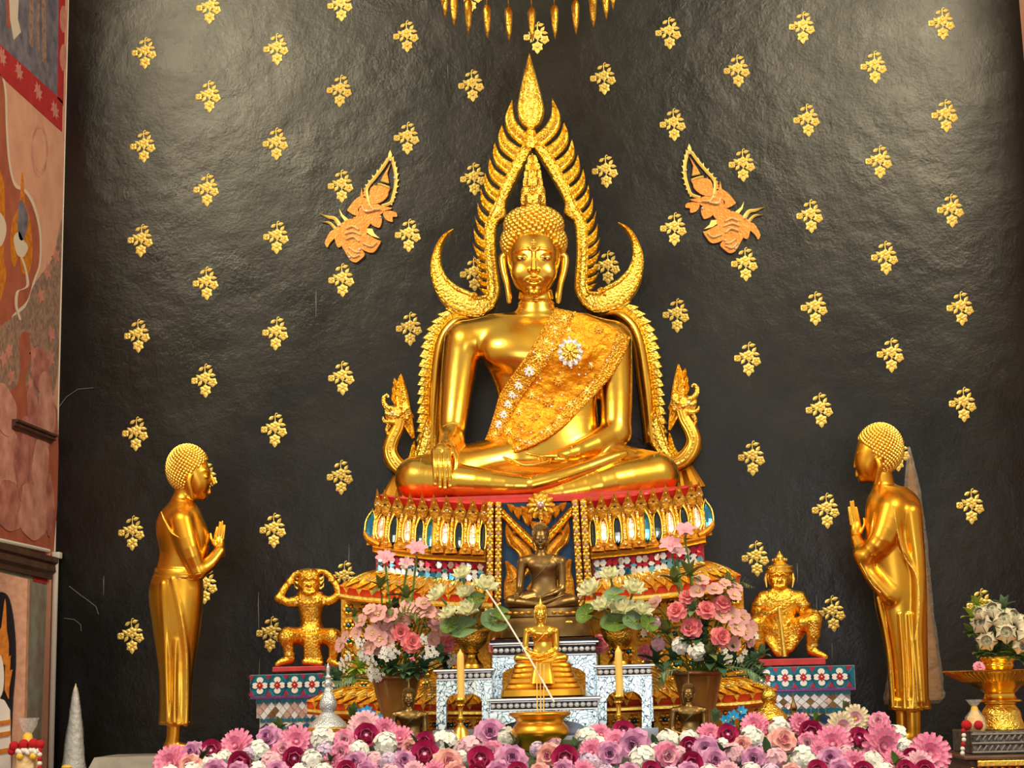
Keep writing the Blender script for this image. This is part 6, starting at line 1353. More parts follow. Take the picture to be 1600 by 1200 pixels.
# framed deity picture
YP = 8.95; pic = empty('framed_picture', P(10, 1200, YP), 'framed picture of a white crowned deity in an arched niche at left', 'picture')
mat('marble_pink', (0.62, 0.36, 0.25), 0, .5, col2=(0.5, 0.26, 0.17), nscale=26)
def flat(name, px, material, dy, parent=pic): return MB().prism([P(u, v, YP-dy) for u, v in px], (0, .01, 0)).build(name, material, parent, False)
MB().prism([P(u, v, YP) for u, v in [(-60, 880), (43, 905), (36, 1215), (-60, 1215)]], (0, .04, 0)).build('frame_panel', 'marble_pink', pic, False)
flat('arched_niche', [(-60, 1215), (-60, 960), *S2([(-40, 930), (-10, 926), (8, 927), (17, 946), (23, 990), (24, 1040), (20, 1090)], 3, False), (14, 1215)], 'black_lacquer', .012)
flat('painted_body', [(-60, 1215), (-60, 1100), (-6, 1090), (6, 1094), (15, 1110), (17, 1215)], 'flower_white', .022)
flat('painted_face', S2([(-40, 1020), (0, 1022), (5, 1040), (6, 1066), (2, 1086), (-10, 1098), (-40, 1098)], 3), 'flower_white', .024)
flat('painted_crown', [(-40, 1022), (-10, 1004), (2, 980), (6, 945), (7.5, 936), (9, 950), (10, 985), (13, 1004), (13, 1030), (6, 1040), (2, 1024)], 'mural_orange', .026)
flat('painted_ear_flame', [(8, 1034), (16, 1024), (15, 1048), (19, 1046), (14, 1074), (13, 1092), (7, 1078)], 'mural_orange', .028)
for i, v in enumerate((1124, 1142, 1168)): flat('painted_band', [(-20, v+6), (16, v), (16, v+7), (-20, v+14)], 'mural_orange', .03)
# ================================================================== FLOWERS
def pet(mb, L, W, e0, e1, cup, az, r0=0.05, z0=0.0, tip=0.0, nt=5, ns=2, wav=0.0):
    """one petal; elevation runs from e0 to e1 degrees (90 = along the bloom axis)"""
    rows = []; r, z = r0, z0
    for i in range(nt+1):
        t = i/nt; e = math.radians(e0+(e1-e0)*t)
        if i: r += L/nt*math.cos(e); z += L/nt*math.sin(e)
        w = W*(math.sin(math.pi*(.14+.72*t))**.8) if tip else W*(math.sin(math.pi*(.1+.78*t))**.6)
        if tip: w *= (1-tip*t**3)
        row = []
        for j in range(-ns, ns+1):
            s = j/ns; nr, nz = -math.sin(e), math.cos(e); h = cup*W*s*s+wav*math.sin(3*s+5*t)
            x = r+nr*h; y = w*s; zz = z+nz*h
            row.append((x*math.cos(az)-y*math.sin(az), x*math.sin(az)+y*math.cos(az), zz))
        rows.append(row)
    mb.grid(rows)
def fm(name, c, c2=None, ns=6, rough=.6): mat(name, c, 0, rough, col2=c2, nscale=ns, sheen=.2)
fm('petal_magenta', (0.58, 0.006, 0.16), (0.4, 0.003, 0.09)); fm('petal_magenta_in', (0.8, 0.42, 0.68)); fm('petal_mauve', (0.62, 0.24, 0.5), (0.7, 0.36, 0.6)); fm('petal_mauve_in', (0.4, 0.1, 0.32))
fm('petal_pink', (0.85, 0.2, 0.42), (0.88, 0.38, 0.56)); fm('petal_lightpink', (0.82, 0.42, 0.55), (0.85, 0.55, 0.66)); fm('petal_peach', (0.83, 0.36, 0.35), (0.85, 0.5, 0.48)); fm('petal_white', (0.92, 0.91, 0.88), (0.85, 0.87, 0.85))
fm('petal_lilac', (0.6, 0.45, 0.72), (0.75, 0.6, 0.78)); fm('petal_rose', (0.85, 0.13, 0.2), (0.85, 0.32, 0.33)); fm('petal_orchid', (0.64, 0.27, 0.29), (0.8, 0.47, 0.46), 26); fm('petal_orchid_in', (0.75, 0.5, 0.2))
fm('petal_lotus', (0.84, 0.86, 0.5), (0.9, 0.9, 0.68)); fm('petal_lily', (0.8, 0.3, 0.42), (0.8, 0.42, 0.5)); fm('petal_blue', (0.01, 0.26, 0.65), (0.02, 0.4, 0.75)); fm('petal_budwhite', (0.72, 0.66, 0.5), (0.6, 0.58, 0.4))
fm('petal_cream', (0.82, 0.72, 0.52)); fm('petal_yellow', (0.85, 0.7, 0.1)); fm('petal_lilypale', (0.8, 0.5, 0.58)); fm('moss', (0.03, 0.07, 0.02), (0.06, 0.1, 0.03), 30, .9)
D2R = math.pi/180
PROTO = {}
def proto(kind, parts): PROTO[kind] = parts
def ring_parts(name, n, mt, **kw):
    off = kw.pop('off', 0.0); out = []
    for j in range(n):
        m_ = MB(); pet(m_, az=2*math.pi*(j+off)/n, **kw); out.append((name, m_.mesh(name, mt)))
    return out
def whorl(name, n, mt, off=0.0, **kw):
    m_ = MB()
    for j in range(n): pet(m_, az=2*math.pi*(j+off)/n+random.uniform(-.06, .06), **kw)
    return (name, m_.mesh(name, mt))
def heart(name, r, z, mt, sq=(1, 1, .7)): return (name, MB().ball((0, 0, z), r, 10, 6, sq).mesh(name, mt))
def spiral(name, mt, r0=.3, z0=.15, h=.42, turns=2.6):
    m_ = MB(); rows = []
    for i in range(27):
        t = i/26; q = t*turns*2*math.pi; r = r0*(1-.86*t); rows.append([(r*math.cos(q), r*math.sin(q), z0), (r*1.12*math.cos(q), r*1.12*math.sin(q), z0+h*(.8+.25*t))])
    m_.grid(rows); return (name, m_.mesh(name, mt))
def rose(kind, mo, mi, mc):
    proto(kind, ring_parts('outer_petal', 6, mo, L=1.0, W=.52, e0=38, e1=-30, cup=.12, wav=.03)+ring_parts('petal', 5, mo, off=.5, L=.92, W=.5, e0=66, e1=6, cup=.22, wav=.02)+ring_parts('inner_petal', 5, mi, L=.8, W=.42, e0=80, e1=45, cup=.35, r0=.1, off=.2)+[whorl('core_petals', 4, mi, .6, L=.72, W=.34, e0=86, e1=84, cup=.45, r0=.12), spiral('heart', mc, .22, .2, .55, 2.4), heart('heart_base', .3, .1, mc)])
rose('mauve_rose', 'petal_mauve', 'petal_mauve', 'petal_mauve_in'); rose('pink_rose', 'petal_rose', 'petal_rose', 'petal_peach'); rose('peach_rose', 'petal_peach', 'petal_peach', 'petal_pink'); rose('lightpink_rose', 'petal_pink', 'petal_lightpink', 'petal_pink')
proto('ranunculus', ring_parts('outer_petal', 6, 'petal_magenta', L=1.0, W=.6, e0=25, e1=55, cup=.2, r0=.1)+ring_parts('petal', 6, 'petal_magenta', off=.5, L=.85, W=.5, e0=40, e1=95, cup=.3, r0=.12)+ring_parts('inner_petal', 5, 'petal_magenta', off=.2, L=.7, W=.42, e0=55, e1=115, cup=.35, r0=.14)+[spiral('heart_coil', 'petal_magenta', .3, .2, .36, 2), heart('heart', .2, .5, 'petal_magenta_in')])
def peony(kind, mt, mt2, mc): proto(kind, [whorl('outer_whorl', 18, mt, L=1.0, W=.17, e0=12, e1=2, cup=.2, wav=.02), whorl('middle_whorl', 16, mt, .5, L=.86, W=.16, e0=32, e1=22, cup=.2), whorl('inner_whorl', 14, mt2, .2, L=.66, W=.15, e0=52, e1=48, cup=.2), whorl('crown_whorl', 9, mt2, .4, L=.45, W=.13, e0=68, e1=80, cup=.2), heart('heart', .16, .22, mc)])
peony('pink_peony', 'petal_pink', 'petal_pink', 'petal_lightpink'); peony('lightpink_peony', 'petal_lightpink', 'petal_lightpink', 'petal_cream'); peony('cream_daisy', 'petal_cream', 'petal_lightpink', 'petal_yellow')
def hydra(kind, mt, mc, n=14):
    out = [heart('dome', .5, .05, mc, (1, 1, .85))]
    for i in range(n):
        y = 1-(i+.4)/n*.98; rr = math.sqrt(max(0, 1-y*y)); q = i*2.399963; d = Vector((rr*math.cos(q)+random.uniform(-.2, .2), rr*math.sin(q)+random.uniform(-.2, .2), y)).normalized(); fl = MB()
        jit = random.uniform(-.13, .1)
        for j in range(4): pet(fl, .43, .2, 34, -14, .04, 2*math.pi*j/4+i, .02, 0, 0, 3, 1)
        fl.ball((0, 0, .04), .05, 5, 4); rot = d.to_track_quat('Z', 'Y'); fl.v = [tuple(rot @ Vector(p)+Vector((d.x*(.68+jit), d.y*(.68+jit), d.z*(.62+jit)+.05))) for p in fl.v]
        out.append(('floret', fl.mesh('floret', mt)))
    proto(kind, out)
hydra('white_hydrangea', 'petal_white', 'leaf_pale'); hydra('pink_hydrangea', 'petal_lightpink', 'petal_mauve'); hydra('lilac_hydrangea', 'petal_lilac', 'petal_mauve')
def cluster():
    out = []
    for i in range(9):
        q = i*2.399963; rr = math.sqrt((i+.5)/9)*.85; fl = MB()
        for j in range(5): pet(fl, .3, .12, 25, 0, .1, 2*math.pi*j/5+i, .02, 0, 0, 2, 1)
        fl.ball((0, 0, .05), .06, 5, 4); z = .5-.45*rr+random.uniform(-.1, .1); fl.v = [(p[0]+rr*math.cos(q), p[1]+rr*math.sin(q), p[2]+z) for p in fl.v]; out.append(('blossom', fl.mesh('blossom', 'petal_white')))
        out.append(('stalk', MB().tube([(0, 0, -.3), (rr*math.cos(q), rr*math.sin(q), z)], .03, 4).mesh('stalk', 'leaf_green')))
    proto('white_cluster', out)
cluster()
proto('orchid', ring_parts('petal', 5, 'petal_orchid', L=.95, W=.5, e0=22, e1=2, cup=.12)+[whorl('lip', 3, 'petal_orchid_in', L=.4, W=.16, e0=50, e1=30, cup=.3), heart('column', .1, .18, 'petal_cream')])
proto('lotus', ring_parts('outer_petal', 7, 'petal_lotus', L=1.0, W=.36, e0=15, e1=35, cup=.35, tip=.75)+ring_parts('petal', 6, 'petal_lotus', off=.5, L=.95, W=.34, e0=45, e1=70, cup=.4, tip=.75)+ring_parts('inner_petal', 5, 'petal_lotus', off=.2, L=.85, W=.3, e0=65, e1=95, cup=.45, tip=.75)+[heart('seed_pod', .2, .2, 'petal_yellow')])
def lily(kind, mt): proto(kind, ring_parts('petal', 6, mt, L=1.3, W=.44, e0=84, e1=-12, cup=.2, tip=.3, r0=.08, z0=-.35, wav=.05)+[('throat', MB().lathe([(Vector((0, 0, z)), r) for z, r in [(-.9, .06), (-.5, .14), (-.1, .2), (.2, .14)]], 10).mesh('throat', mt))])
lily('pink_lily', 'petal_lily'); lily('pale_lily', 'petal_lilypale')
proto('blue_flower', ring_parts('petal', 6, 'petal_blue', L=1.0, W=.34, e0=60, e1=30, cup=.25, tip=.5)+[heart('heart', .15, .2, 'petal_yellow')])
proto('star_flower', [whorl('petals', 5, 'petal_white', L=.9, W=.36, e0=20, e1=0, cup=.1), heart('heart', .2, .08, 'petal_yellow')])
proto('folded_lotus_bud', ring_parts('folded_petal', 6, 'petal_budwhite', L=1.15, W=.7, e0=10, e1=125, cup=.2, r0=.2)+ring_parts('inner_fold', 5, 'petal_budwhite', off=.5, L=.85, W=.55, e0=45, e1=125, cup=.3, r0=.15)+[heart('core', .55, .3, 'petal_budwhite', (1, 1, .8)), heart('tip', .1, .74, 'leaf_pale')])
proto('tulip_bud', ring_parts('petal', 4, 'petal_rose', L=1.1, W=.5, e0=60, e1=100, cup=.4)+[heart('heart', .3, .4, 'petal_lightpink')])
def leafpart(mt, L=1.0, W=.3, e0=30, e1=-10): m_ = MB(); pet(m_, L, W, e0, e1, .25, 0, 0, 0, .85, 5, 2); return m_.mesh('leaf', mt)
LEAFM = {k_: leafpart(k_) for k_ in ('leaf_green', 'leaf_dark', 'leaf_olive', 'leaf_pale', 'leaf_lime')}
VIEW = Vector((0, -1, .12)).normalized()
def place(children, root, d, size, spin):
    q = Vector(d).normalized().to_track_quat('Z', 'Y') @ Vector((0, 0, 1)).rotation_difference(Vector((0, 0, 1)))
    from mathutils import Quaternion
    q = q @ Quaternion((0, 0, 1), spin)
    for nm, me in children:
        c = link(nm, me, root); c.rotation_mode = 'QUATERNION'; c.rotation_quaternion = q; c.scale = (size, size, size)
FL = []
def bloom(name, kind, u, v, Y, rpx, label, cat='flower', group=None, d=None, stem_to=None, stem_mat='leaf_green', stem_r=.006):
    s = Y/FPX; loc = P(u, v, Y); d = Vector(d) if d is not None else VIEW+Vector((random.uniform(-.35, .35), 0, random.uniform(-.1, .5)))
    d.normalize(); size = rpx*s; root = empty(name, loc-d*size*.25, label, cat, group)
    place(PROTO[kind], root, d, size, random.uniform(0, 6.28))
    if stem_to is not None:
        b = root.location; e = Vector(stem_to); mid = b.lerp(e, .5)+Vector((0, .02, 0)); p0 = b+Vector((0, .012, 0))-d*size*(.1 if kind not in ('pink_lily', 'pale_lily') else .9)
        MB().tube([p0, p0.lerp(mid, .5)-d*.01, mid, e], stem_r, 5).build('stem', stem_mat, root)
    return root
def leaf_spray(name, u, v, Y, size, n, mt, label, stem_to, spread=1.0, cat='leaves', group=None, up=.3):
    s = Y/FPX; root = empty(name, P(u, v, Y), label, cat, group)
    for i in range(n):
        az = 2*math.pi*i/n+random.uniform(-.3, .3); d = Vector((math.cos(az)*spread, -.35-random.random()*.5, math.sin(az)*spread*.8+up)).normalized()
        c = link('leaf', LEAFM[mt], root); c.rotation_mode = 'QUATERNION'; c.rotation_quaternion = d.to_track_quat('X', 'Z'); L = size*s*random.uniform(1.0, 1.5); c.scale = (L, L, L)
    if stem_to is not None: MB().tube([root.location, Vector(stem_to)], .004, 5).build('stem', 'leaf_green', root)
    return root
def fern(label, pts, Y, ll, mt, group=None, n=16, stem_to=None):
    q = resamp(pts, n+1); root = empty('fern_frond', P(*pts[0], Y), label, 'fern', group); s = Y/FPX
    MB().tube([P(*p, Y-.01) for p in q], [.004*(1-.7*i/n) for i in range(n+1)], 5).build('frond_stem', mt, root)
    if stem_to is not None: MB().tube([P(*pts[0], Y-.01), Vector(stem_to)], .004, 5).build('stem', mt, root)
    tg = np.gradient(q, axis=0)
    for i in range(1, n+1):
        t = i/n; L = ll*s*math.sin(math.pi*(.15+.8*t))*1.05; dr = Vector((tg[i][0], 0, -tg[i][1])).normalized()
        for sg in (1, -1):
            nn = Vector((-dr.z, 0, dr.x))*sg; d = (nn+dr*.5+Vector((0, -.2, 0))).normalized(); c = link('leaflet', LEAFM[mt], root, P(*q[i], Y-.01)-base_of(root)); c.rotation_mode = 'QUATERNION'; c.rotation_quaternion = d.to_track_quat('X', 'Z'); c.scale = (L, L*.55, L)
    return root

# ---- the flower bed along the front
BED = """G265,1192,22 V301,1177,17 R332,1175,17 G367,1165,22 W403,1174,18 V419,1153,17 R379,1193,19 W331,1196,18 E296,1196,15 G463,1158,20 W503,1156,20 Q442,1172,14 R460,1185,17 H424,1192,18 W487,1187,17 Q533,1175,13 I508,1174,13 Q538,1157,15 R572,1151,18 D568,1133,20 W604,1162,19 W559,1172,16 P601,1140,15 P625,1153,16 V556,1193,17 H583,1188,16 L607,1190,16 R664,1182,21 V631,1190,16
W697,1160,20 H735,1169,21 V766,1146,20 R666,1162,16 E700,1192,20 R750,1190,20 Q769,1175,14 V799,1187,21 R821,1149,17 W792,1151,15 E857,1181,16 H861,1158,16 R884,1187,20 W916,1153,18 G924,1175,17 G962,1160,18 V991,1165,21 V952,1178,16 R973,1146,17 P939,1148,15 W1002,1187,20 L919,1194,19 Q1042,1181,17 W1042,1158,18 W1077,1154,15 R1077,1166,14 V1103,1172,18 R1077,1194,18
P1110,1148,16 R1136,1151,16 W1175,1154,19 V1116,1190,19 V1178,1186,15 H1146,1177,17 E1224,1157,18 W1217,1139,18 R1266,1145,18 P1178,1133,17 P1250,1130,13 W1256,1187,21 G1301,1162,23 R1340,1157,17 C1316,1136,18 C1337,1122,16 Q1373,1127,13 G1382,1166,26 W1400,1150,17 R1422,1184,14 G1454,1177,24 V1298,1187,18 P1335,1192,16 W1361,1190,17 D1439,1193,17 H1214,1184,17 Q1262,1160,12
W350,1184,13 E640,1168,12 W1025,1172,12 H1320,1175,12 L1195,1171,12 L840,1170,12 W1130,1166,12 P1445,1160,10 W1415,1166,13 L388,1178,11 P520,1190,12 W720,1185,12 E1160,1163,11 P1280,1174,12 W935,1163,12 H1060,1178,13 G1400,1190,15 P275,1178,12"""
KB = {'G': ('pink_peony', 'pink many-petalled peony'), 'V': ('mauve_rose', 'mauve rose'), 'R': ('ranunculus', 'deep magenta ranunculus'), 'W': ('white_hydrangea', 'white hydrangea cluster'), 'E': ('peach_rose', 'peach rose'), 'Q': ('lightpink_rose', 'light pink rosebud'), 'H': ('pink_hydrangea', 'pale pink hydrangea cluster'), 'I': ('lilac_hydrangea', 'lilac hydrangea cluster'), 'L': ('lilac_hydrangea', 'lilac hydrangea cluster'), 'D': ('lightpink_peony', 'pale pink daisy-like peony'), 'P': ('pink_peony', 'small pink pompom bloom'), 'C': ('cream_daisy', 'cream daisy bloom')}
bed = sorted([(t[0], *map(float, t[1:].split(','))) for t in BED.split()], key=lambda b_: b_[1]); cnt = {}
def bedY(v): return 7.78-(v-1120)/80*.62
for c_, u, v, r in bed:
    k_, nm = KB[c_]; i = cnt.get(nm, 0); cnt[nm] = i+1
    if c_ == 'P': k_ = random.choice(['pink_peony', 'peach_rose', 'lightpink_rose']) if False else 'pink_peony'
    where = 'flower bed'
    bloom(nm.replace('-', '_').replace(' ', '_'), k_, u, v, bedY(v), r*1.3, f'{nm} in the front flower bed, {ORD[i]} of its kind from the left', 'flower', 'blooms in the front flower bed', stem_to=P(u, v+26, bedY(v)+.02))
bed_leaves = [(804, 1163, 15, 'leaf_olive', 3), (843, 1153, 14, 'leaf_olive', 2), (867, 1140, 16, 'leaf_pale', 5), (700, 1177, 12, 'leaf_dark', 3), (1024, 1166, 12, 'leaf_dark', 3), (1198, 1176, 13, 'leaf_dark', 3), (516, 1190, 12, 'leaf_dark', 3), (437, 1140, 14, 'leaf_olive', 4), (316, 1184, 12, 'leaf_dark', 3), (1400, 1196, 13, 'leaf_green', 3), (1128, 1176, 12, 'leaf_dark', 3), (900, 1168, 12, 'leaf_pale', 3), (1276, 1128, 12, 'leaf_green', 3), (650, 1165, 12, 'leaf_dark', 3)]
for i, (u, v, sz, mt, n) in enumerate(sorted(bed_leaves)):
    leaf_spray('leaf_sprig', u, v, bedY(v)-.02, sz*1.3, n, mt, f'green leaf sprig among the front flowers, {ORD[i]} from the left', P(u, v+26, bedY(v)+.02), .9, 'leaves', 'leaf sprigs in the front flower bed', .5)
# blooms of the front edge, only their tops in view
fr = random.Random(11); uu = 262
fk = [('G', 16), ('R', 15), ('W', 16), ('V', 16), ('E', 14), ('H', 15), ('L', 14), ('W', 16), ('D', 15), ('R', 16), ('V', 15)]; i = 0
while uu < 1456:
    c_, r = fk[fr.randrange(len(fk))]; k_, nm = KB[c_]
    bloom(nm.replace('-', '_').replace(' ', '_'), k_, uu, 1207+fr.uniform(-3, 3), 7.02, r*1.25, f'{nm} cut by the bottom edge, {ORD[i]} bloom from the left there', 'flower', 'blooms cut by the bottom edge', stem_to=P(uu, 1222, 7.06)); uu += fr.uniform(30, 38); i += 1
# moss mound that carries the blooms
o = MB(); rows = []
for v in np.linspace(1132, 1212, 8):
    rows.append([P(u, max(v, 1262-(v-1120)*0+0) if False else v+14+20*max(0, abs((u-860)/600)**6)+ (10 if v < 1140 else 0), bedY(min(v, 1245))+.03) for u in np.linspace(252, 1470, 40)])
back = [Vector((p.x, p.y+.03, 1.142)) for p in rows[0]]; front_ = [Vector((p.x, p.y, 1.142)) for p in rows[-1]]
for p in [q_ for r_ in rows for q_ in r_]: p.z = max(p.z, 1.15)
o.grid(rows); o.grid([back, rows[0]]); o.grid([rows[-1], front_])
setp(o.build('moss_bed', 'moss'), 'dark green moss bed under the front row of blooms', 'moss')

# ---- left and right bouquets
def to(cx, cy, ox, oy): return ox+cx/4.287, oy+cy/4.287
def bouquet(side, ox, oy, vu, vv, data):
    top = P(vu, vv, 8.3)+Vector((0, 0, -.03)); YV = 8.3
    for kind, nm, cat, r, pts in data:
        pts = sorted(pts)
        for i, p in enumerate(pts):
            u, v = to(p[0], p[1], ox, oy); rr = p[2] if len(p) > 2 else r
            dz = (u-vu)/75; d = Vector((dz*.8, -1, .15-(v-(vv-60))/90)); depth = YV-.16*math.sqrt(max(0, 1-min(1, dz*dz)))-random.uniform(0, .06)
            pos = 'only one' if len(pts) == 1 else ORD[i]+' from the left'
            e = top+Vector((random.uniform(-.06, .06), random.uniform(-.05, .05), 0))
            d += Vector((random.uniform(-.3, .3), 0, random.uniform(-.25, .25)))
            if cat == 'tall': d = Vector((random.uniform(-.3, .3), -.7, .75)); depth = YV-.05
            if kind[:5] == 'leaf_': leaf_spray('leaf_spray', u, v, depth+.05, rr, p[3] if len(p) > 3 else 7, kind, f'{nm} in the {side} bouquet, {pos}', e, 1, 'leaves', f'leaf sprays of the {side} bouquet')
            else: bloom(nm.replace(' ', '_').replace('-', '_'), kind, u, v, depth, rr, f'{nm} in the {side} bouquet, {pos}', 'flower', f'flowers of the {side} bouquet', d, e, stem_r=.006 if cat == 'tall' else .0035)
bouquet('left', 500, 820, 620, 1057, [
 ('orchid', 'dusty pink orchid', 'o', 14, [(385, 590, 17), (470, 600, 15), (430, 660, 14), (350, 720, 15), (400, 760, 14), (470, 700, 15), (590, 555, 15), (650, 580, 15), (720, 570, 16), (690, 520, 13), (790, 620, 15), (830, 690, 15), (770, 660, 13), (760, 770, 13), (330, 560, 12), (270, 640, 12), (130, 800, 13), (165, 750, 10), (330, 820, 13), (385, 835, 11), (450, 785, 12), (240, 720, 11), (560, 640, 12), (520, 680, 11)]),
 ('pink_rose', 'bright pink rose', 'r', 16, [(540, 720, 15), (615, 785, 17), (850, 805, 16)]),
 ('white_cluster', 'small white cluster flower', 'w', 11, [(480, 850, 13), (720, 880, 13), (285, 880, 11), (385, 1000, 13), (150, 945, 13), (335, 905, 14), (885, 905, 13), (690, 770, 9), (265, 790, 11), (440, 870, 13), (300, 870, 15), (350, 1000, 14), (745, 860, 14), (190, 900, 11)]),
 ('pink_lily', 'tall pink lily', 'tall', 13, [(440, 210, 15), (650, 150, 16)]), ('pale_lily', 'pale pink lily', 'tall', 12, [(580, 250, 12)]),
 ('tulip_bud', 'pink and white bud', 't', 11, [(620, 900, 11)]),
 ('leaf_lime', 'lime green leaf spray', 'l', 16, [(270, 960, 18, 11), (220, 1020, 16, 9), (410, 840, 11, 5)]),
 ('leaf_pale', 'grey green leaf spray', 'l', 16, [(110, 1040, 20, 9), (800, 880, 18, 9), (560, 990, 16, 8), (640, 980, 15, 8), (60, 1010, 14, 7)]),
 ('leaf_dark', 'dark green leaf spray', 'l', 18, [(480, 950, 20, 9), (700, 960, 20, 9), (600, 840, 18, 8), (380, 920, 18, 8), (840, 940, 18, 8), (500, 560, 14, 7), (740, 830, 15, 7), (600, 1000, 18, 9)]),
 ('leaf_olive', 'upright olive leaf spray', 'l', 18, [(580, 490, 22, 5), (405, 420, 16, 6), (470, 560, 14, 5), (230, 610, 14, 5)])])
bouquet('right', 980, 800, 1095, 1050, [
 ('pink_rose', 'bright pink rose', 'r', 15, [(330, 660, 17), (400, 565, 13), (530, 650, 16), (640, 610, 15), (425, 775, 18), (630, 835, 17), (115, 945, 14)]),
 ('orchid', 'dusty pink orchid', 'o', 14, [(500, 450, 13), (470, 525, 14), (590, 510, 15), (720, 550, 13), (700, 690, 17), (740, 770, 16), (780, 700, 13), (800, 800, 15), (720, 885, 13), (180, 600, 13), (840, 770, 12), (640, 690, 14), (830, 860, 12), (660, 470, 10), (740, 500, 10)]),
 ('white_hydrangea', 'blush white carnation', 'w', 15, [(350, 900, 17), (470, 940, 18)]), ('pink_hydrangea', 'pink carnation', 'w', 12, [(205, 885, 15), (190, 740, 12)]),
 ('star_flower', 'tiny white star flower', 'w', 6, [(680, 985, 9), (760, 985, 8), (640, 940, 6), (110, 810, 8), (140, 780, 6), (870, 830, 6), (660, 930, 5), (790, 940, 6)]),
 ('pink_lily', 'tall pink lily', 'tall', 13, [(385, 110, 15), (290, 210, 17)]), ('pale_lily', 'pale pink lily', 'tall', 12, [(345, 260, 12)]),
 ('leaf_dark', 'dark green leaf spray', 'l', 18, [(190, 1010, 24, 6), (310, 990, 22, 6), (480, 850, 18, 8), (560, 1010, 20, 8), (700, 1010, 20, 8), (400, 860, 16, 7), (520, 760, 15, 7), (620, 1030, 20, 8)]),
 ('leaf_olive', 'olive leaf spray', 'l', 16, [(260, 810, 20, 6), (550, 950, 20, 5), (420, 430, 22, 5), (320, 470, 20, 4), (680, 480, 14, 6), (640, 470, 12, 5)]),
 ('leaf_pale', 'grey green leaf spray', 'l', 16, [(440, 660, 15, 7), (850, 1010, 18, 9), (880, 1090, 18, 9), (800, 1040, 18, 9), (520, 880, 14, 7), (900, 960, 14, 7)])])
lt = P(620, 1057, 8.3)-Vector((0, 0, .03)); rt = P(1095, 1050, 8.3)-Vector((0, 0, .03))
fern('olive fern frond arching over the left bouquet', [(648, 1003), (640, 985), (650, 963), (636, 965), (618, 968)][::-1] if False else [(616, 975), (632, 958), (652, 962), (666, 978), (669, 1000)], 8.08, 14, 'leaf_olive', 'fern fronds', 18, lt)
fern('grey green fern frond hanging right of the left vase', [(662, 1052), (671, 1068), (674, 1085), (672, 1108)], 8.2, 12, 'leaf_pale', 'fern fronds', 14, lt)
fern('grey green fern frond spreading left of the left vase', [(575, 1052), (555, 1056), (535, 1066), (520, 1074)], 8.2, 11, 'leaf_pale', 'fern fronds', 14, lt)
fern('olive fern frond drooping left of the right vase', [(1056, 1046), (1036, 1052), (1024, 1064), (1018, 1084)], 8.12, 16, 'leaf_pale', 'fern fronds', 14, rt)
fern('pale fern frond drooping right of the right vase', [(1136, 1042), (1164, 1046), (1188, 1058), (1206, 1080)], 8.15, 15, 'leaf_pale', 'fern fronds', 16, rt)
fern('olive fern frond fanning out above the right bouquet', [(1130, 940), (1140, 918), (1158, 910), (1178, 918)], 8.35, 12, 'leaf_olive', 'fern fronds', 14, rt)

# ---- lotus bowls
LD = {'left': (737, 985, [(684, 929, 17), (722, 897, 15), (727, 926, 15), (759, 915, 19), (701, 959, 15), (731, 953, 19), (768, 963, 14)], [(724, 982, 24), (770, 972, 24), (745, 936, 14), (782, 960, 16), (704, 978, 18)]),
      'right': (969, 980, [(953, 898, 15), (922, 921, 19), (990, 920, 18), (941, 946, 17), (970, 950, 21), (1002, 953, 18)], [(917, 960, 20), (961, 974, 22), (990, 972, 20), (961, 930, 16), (1012, 975, 18)])}
for sd, (vu, vv, fl, lv) in LD.items():
    e = P(vu, vv+3, 8.25)
    for i, (u, v, r) in enumerate(sorted(fl)): bloom('lotus_flower', 'lotus', u, v, 8.25-.1+random.uniform(-.05, .03), r*1.3, f'pale yellow lotus flower in the {sd} gold bowl, {ORD[i]} from the left', 'flower', 'lotus flowers in the gold bowls', Vector(((u-vu)/90, -.6, .8)), e, 'leaf_pale')
    for i, (u, v, r) in enumerate(sorted(lv)):
        Y = 8.25-.12; s = Y/FPX; c = P(u, v, Y); root = empty('lotus_leaf', c, f'round green lotus leaf in the {sd} gold bowl, {ORD[i]} from the left', 'leaf', 'lotus leaves in the gold bowls'); m_ = MB(); rows = []
        nrm = Vector(((u-vu)/60, -.8, .45)).normalized(); q = nrm.to_track_quat('Z', 'Y')
        for k_ in range(4):
            rr = r*s*k_/3; rows.append([c+q @ Vector((rr*math.cos(a)*1.05, rr*math.sin(a)*.8, .25*rr*(k_/3)+(.05*rr*math.sin(5*a) if k_ == 3 else 0))) for a in np.linspace(.25, 6.03, 22)])
        m_.grid(rows); m_.build('leaf_blade', 'leaf_pale' if i % 2 else 'leaf_green', root); MB().tube([c+Vector((0, .004, 0)), e], .004, 5).build('stem', 'leaf_green', root)
        for a in np.linspace(.4, 5.9, 7): MB().tube([c+q @ Vector((0, 0, .002)), c+q @ Vector((r*s*.8*math.cos(a), r*s*.62*math.sin(a), .14*r*s))], .0012, 4).build('leaf_vein', 'leaf_lime', root)
# red artificial petals beside the bowls
for i, (u, v, r, sd) in enumerate([(778, 1010, 15, 'left'), (936, 1006, 15, 'right')]):
    bloom('red_flower', 'pink_rose', u, v, 8.42, r, f'red flower tucked between the {sd} gold bowl and the central table', 'flower', 'red flowers by the gold bowls', Vector((0, -1, .1)), P(u, 1040, 8.42))
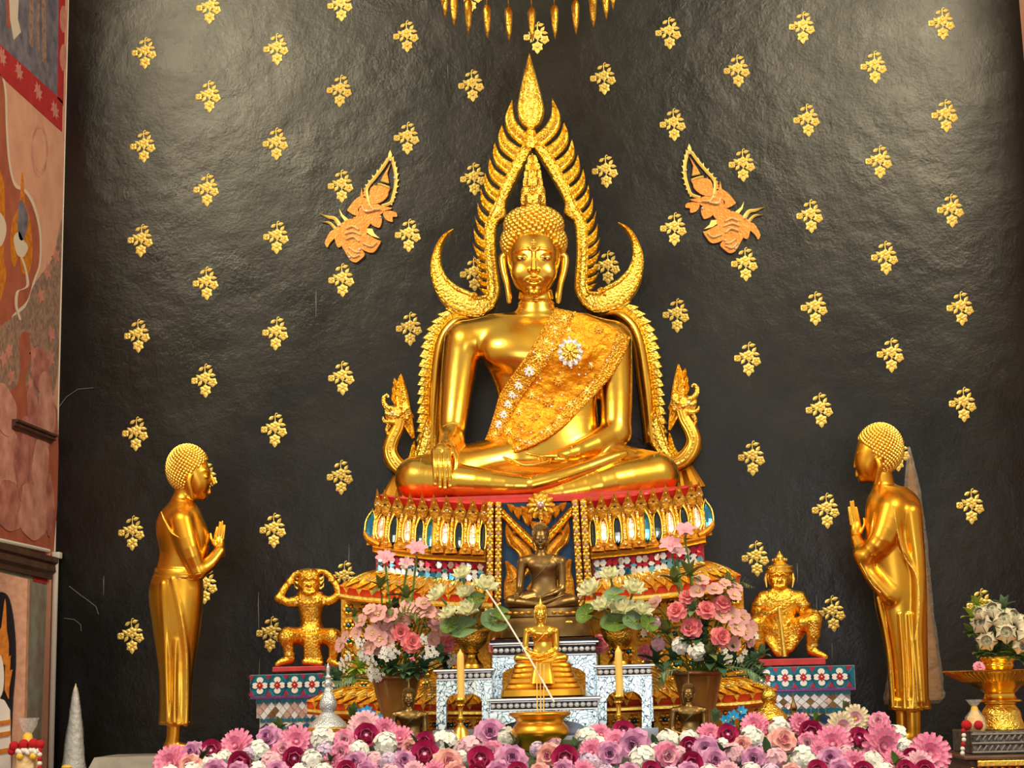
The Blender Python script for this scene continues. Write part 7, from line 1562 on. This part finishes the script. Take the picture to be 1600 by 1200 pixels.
# ---- blue flowers
for sd, lst in (('left', [(563, 1115, 9), (574, 1112, 10), (584, 1117, 8), (592, 1122, 7)]), ('right', [(1134, 1126, 10), (1146, 1120, 11), (1158, 1112, 10), (1140, 1135, 9), (1160, 1122, 8)])):
    for i, (u, v, r) in enumerate(lst): bloom('blue_flower', 'blue_flower', u, v, 7.85, r*1.15, f'bright blue flower in the {sd} blue cluster, {ORD[i]} from the left', 'flower', 'bright blue flowers', Vector((random.uniform(-.5, .5), -.8, .6)), Vector((P(u, 1150, 7.9).x, 7.9, 1.142)))
leaf_spray('leaf_sprig', 552, 1122, 7.86, 20, 6, 'leaf_green', 'grassy green sprig beside the left blue flowers', P(552, 1160, 7.9), .5, 'leaves', None, .9)
leaf_spray('leaf_sprig', 1118, 1128, 7.86, 16, 5, 'leaf_pale', 'pale green sprig beside the right blue flowers', P(1118, 1165, 7.9), .5, 'leaves', None, .9)
leaf_spray('leaf_sprig', 1322, 1112, 8.5, 16, 4, 'leaf_pale', 'thin pale sprig beside the right mosaic pedestal', P(1322, 1190, 8.5), .35, 'leaves', None, .9)
# ---- folded lotus buds on the tray
e = P(1560, 1030, 8.5)
buds = [(1552, 956, 15), (1535, 976, 17), (1566, 972, 17), (1542, 1001, 16), (1579, 965, 14), (1571, 990, 17), (1595, 975, 15), (1599, 993, 15), (1533, 960, 12), (1590, 1008, 13)]
for i, (u, v, r) in enumerate(sorted(buds)): bloom('folded_lotus_bud', 'folded_lotus_bud', u, v, 8.38+random.uniform(-.03, .03), r*1.3, f'white lotus bud with folded petals on the offering tray, {ORD[i]} from the left', 'flower', 'folded lotus buds on the offering tray', Vector(((u-1565)/60+random.uniform(-.2, .2), -1, .25+(985-v)/60)), e)
for i, (u, v, sz, mt) in enumerate(sorted([(1520, 965, 18, 'leaf_lime'), (1518, 990, 16, 'leaf_green'), (1535, 1022, 18, 'leaf_green'), (1556, 1018, 18, 'leaf_dark'), (1580, 1024, 18, 'leaf_green'), (1568, 950, 16, 'leaf_pale'), (1526, 945, 14, 'leaf_lime'), (1596, 1030, 14, 'leaf_dark'), (1560, 1000, 18, 'leaf_dark')])):
    leaf_spray('leaf_spray', u, v, 8.46, sz, 7, mt, f'green leaf spray around the tray lotus buds, {ORD[i]} from the left', e, 1, 'leaves', 'leaf sprays around the tray lotus buds')
bloom('pink_bud', 'lightpink_rose', 1530, 1041, 8.4, 9, 'bright pink blossom lying on the rim of the offering tray', 'flower', None, Vector((0, -.8, .5)))
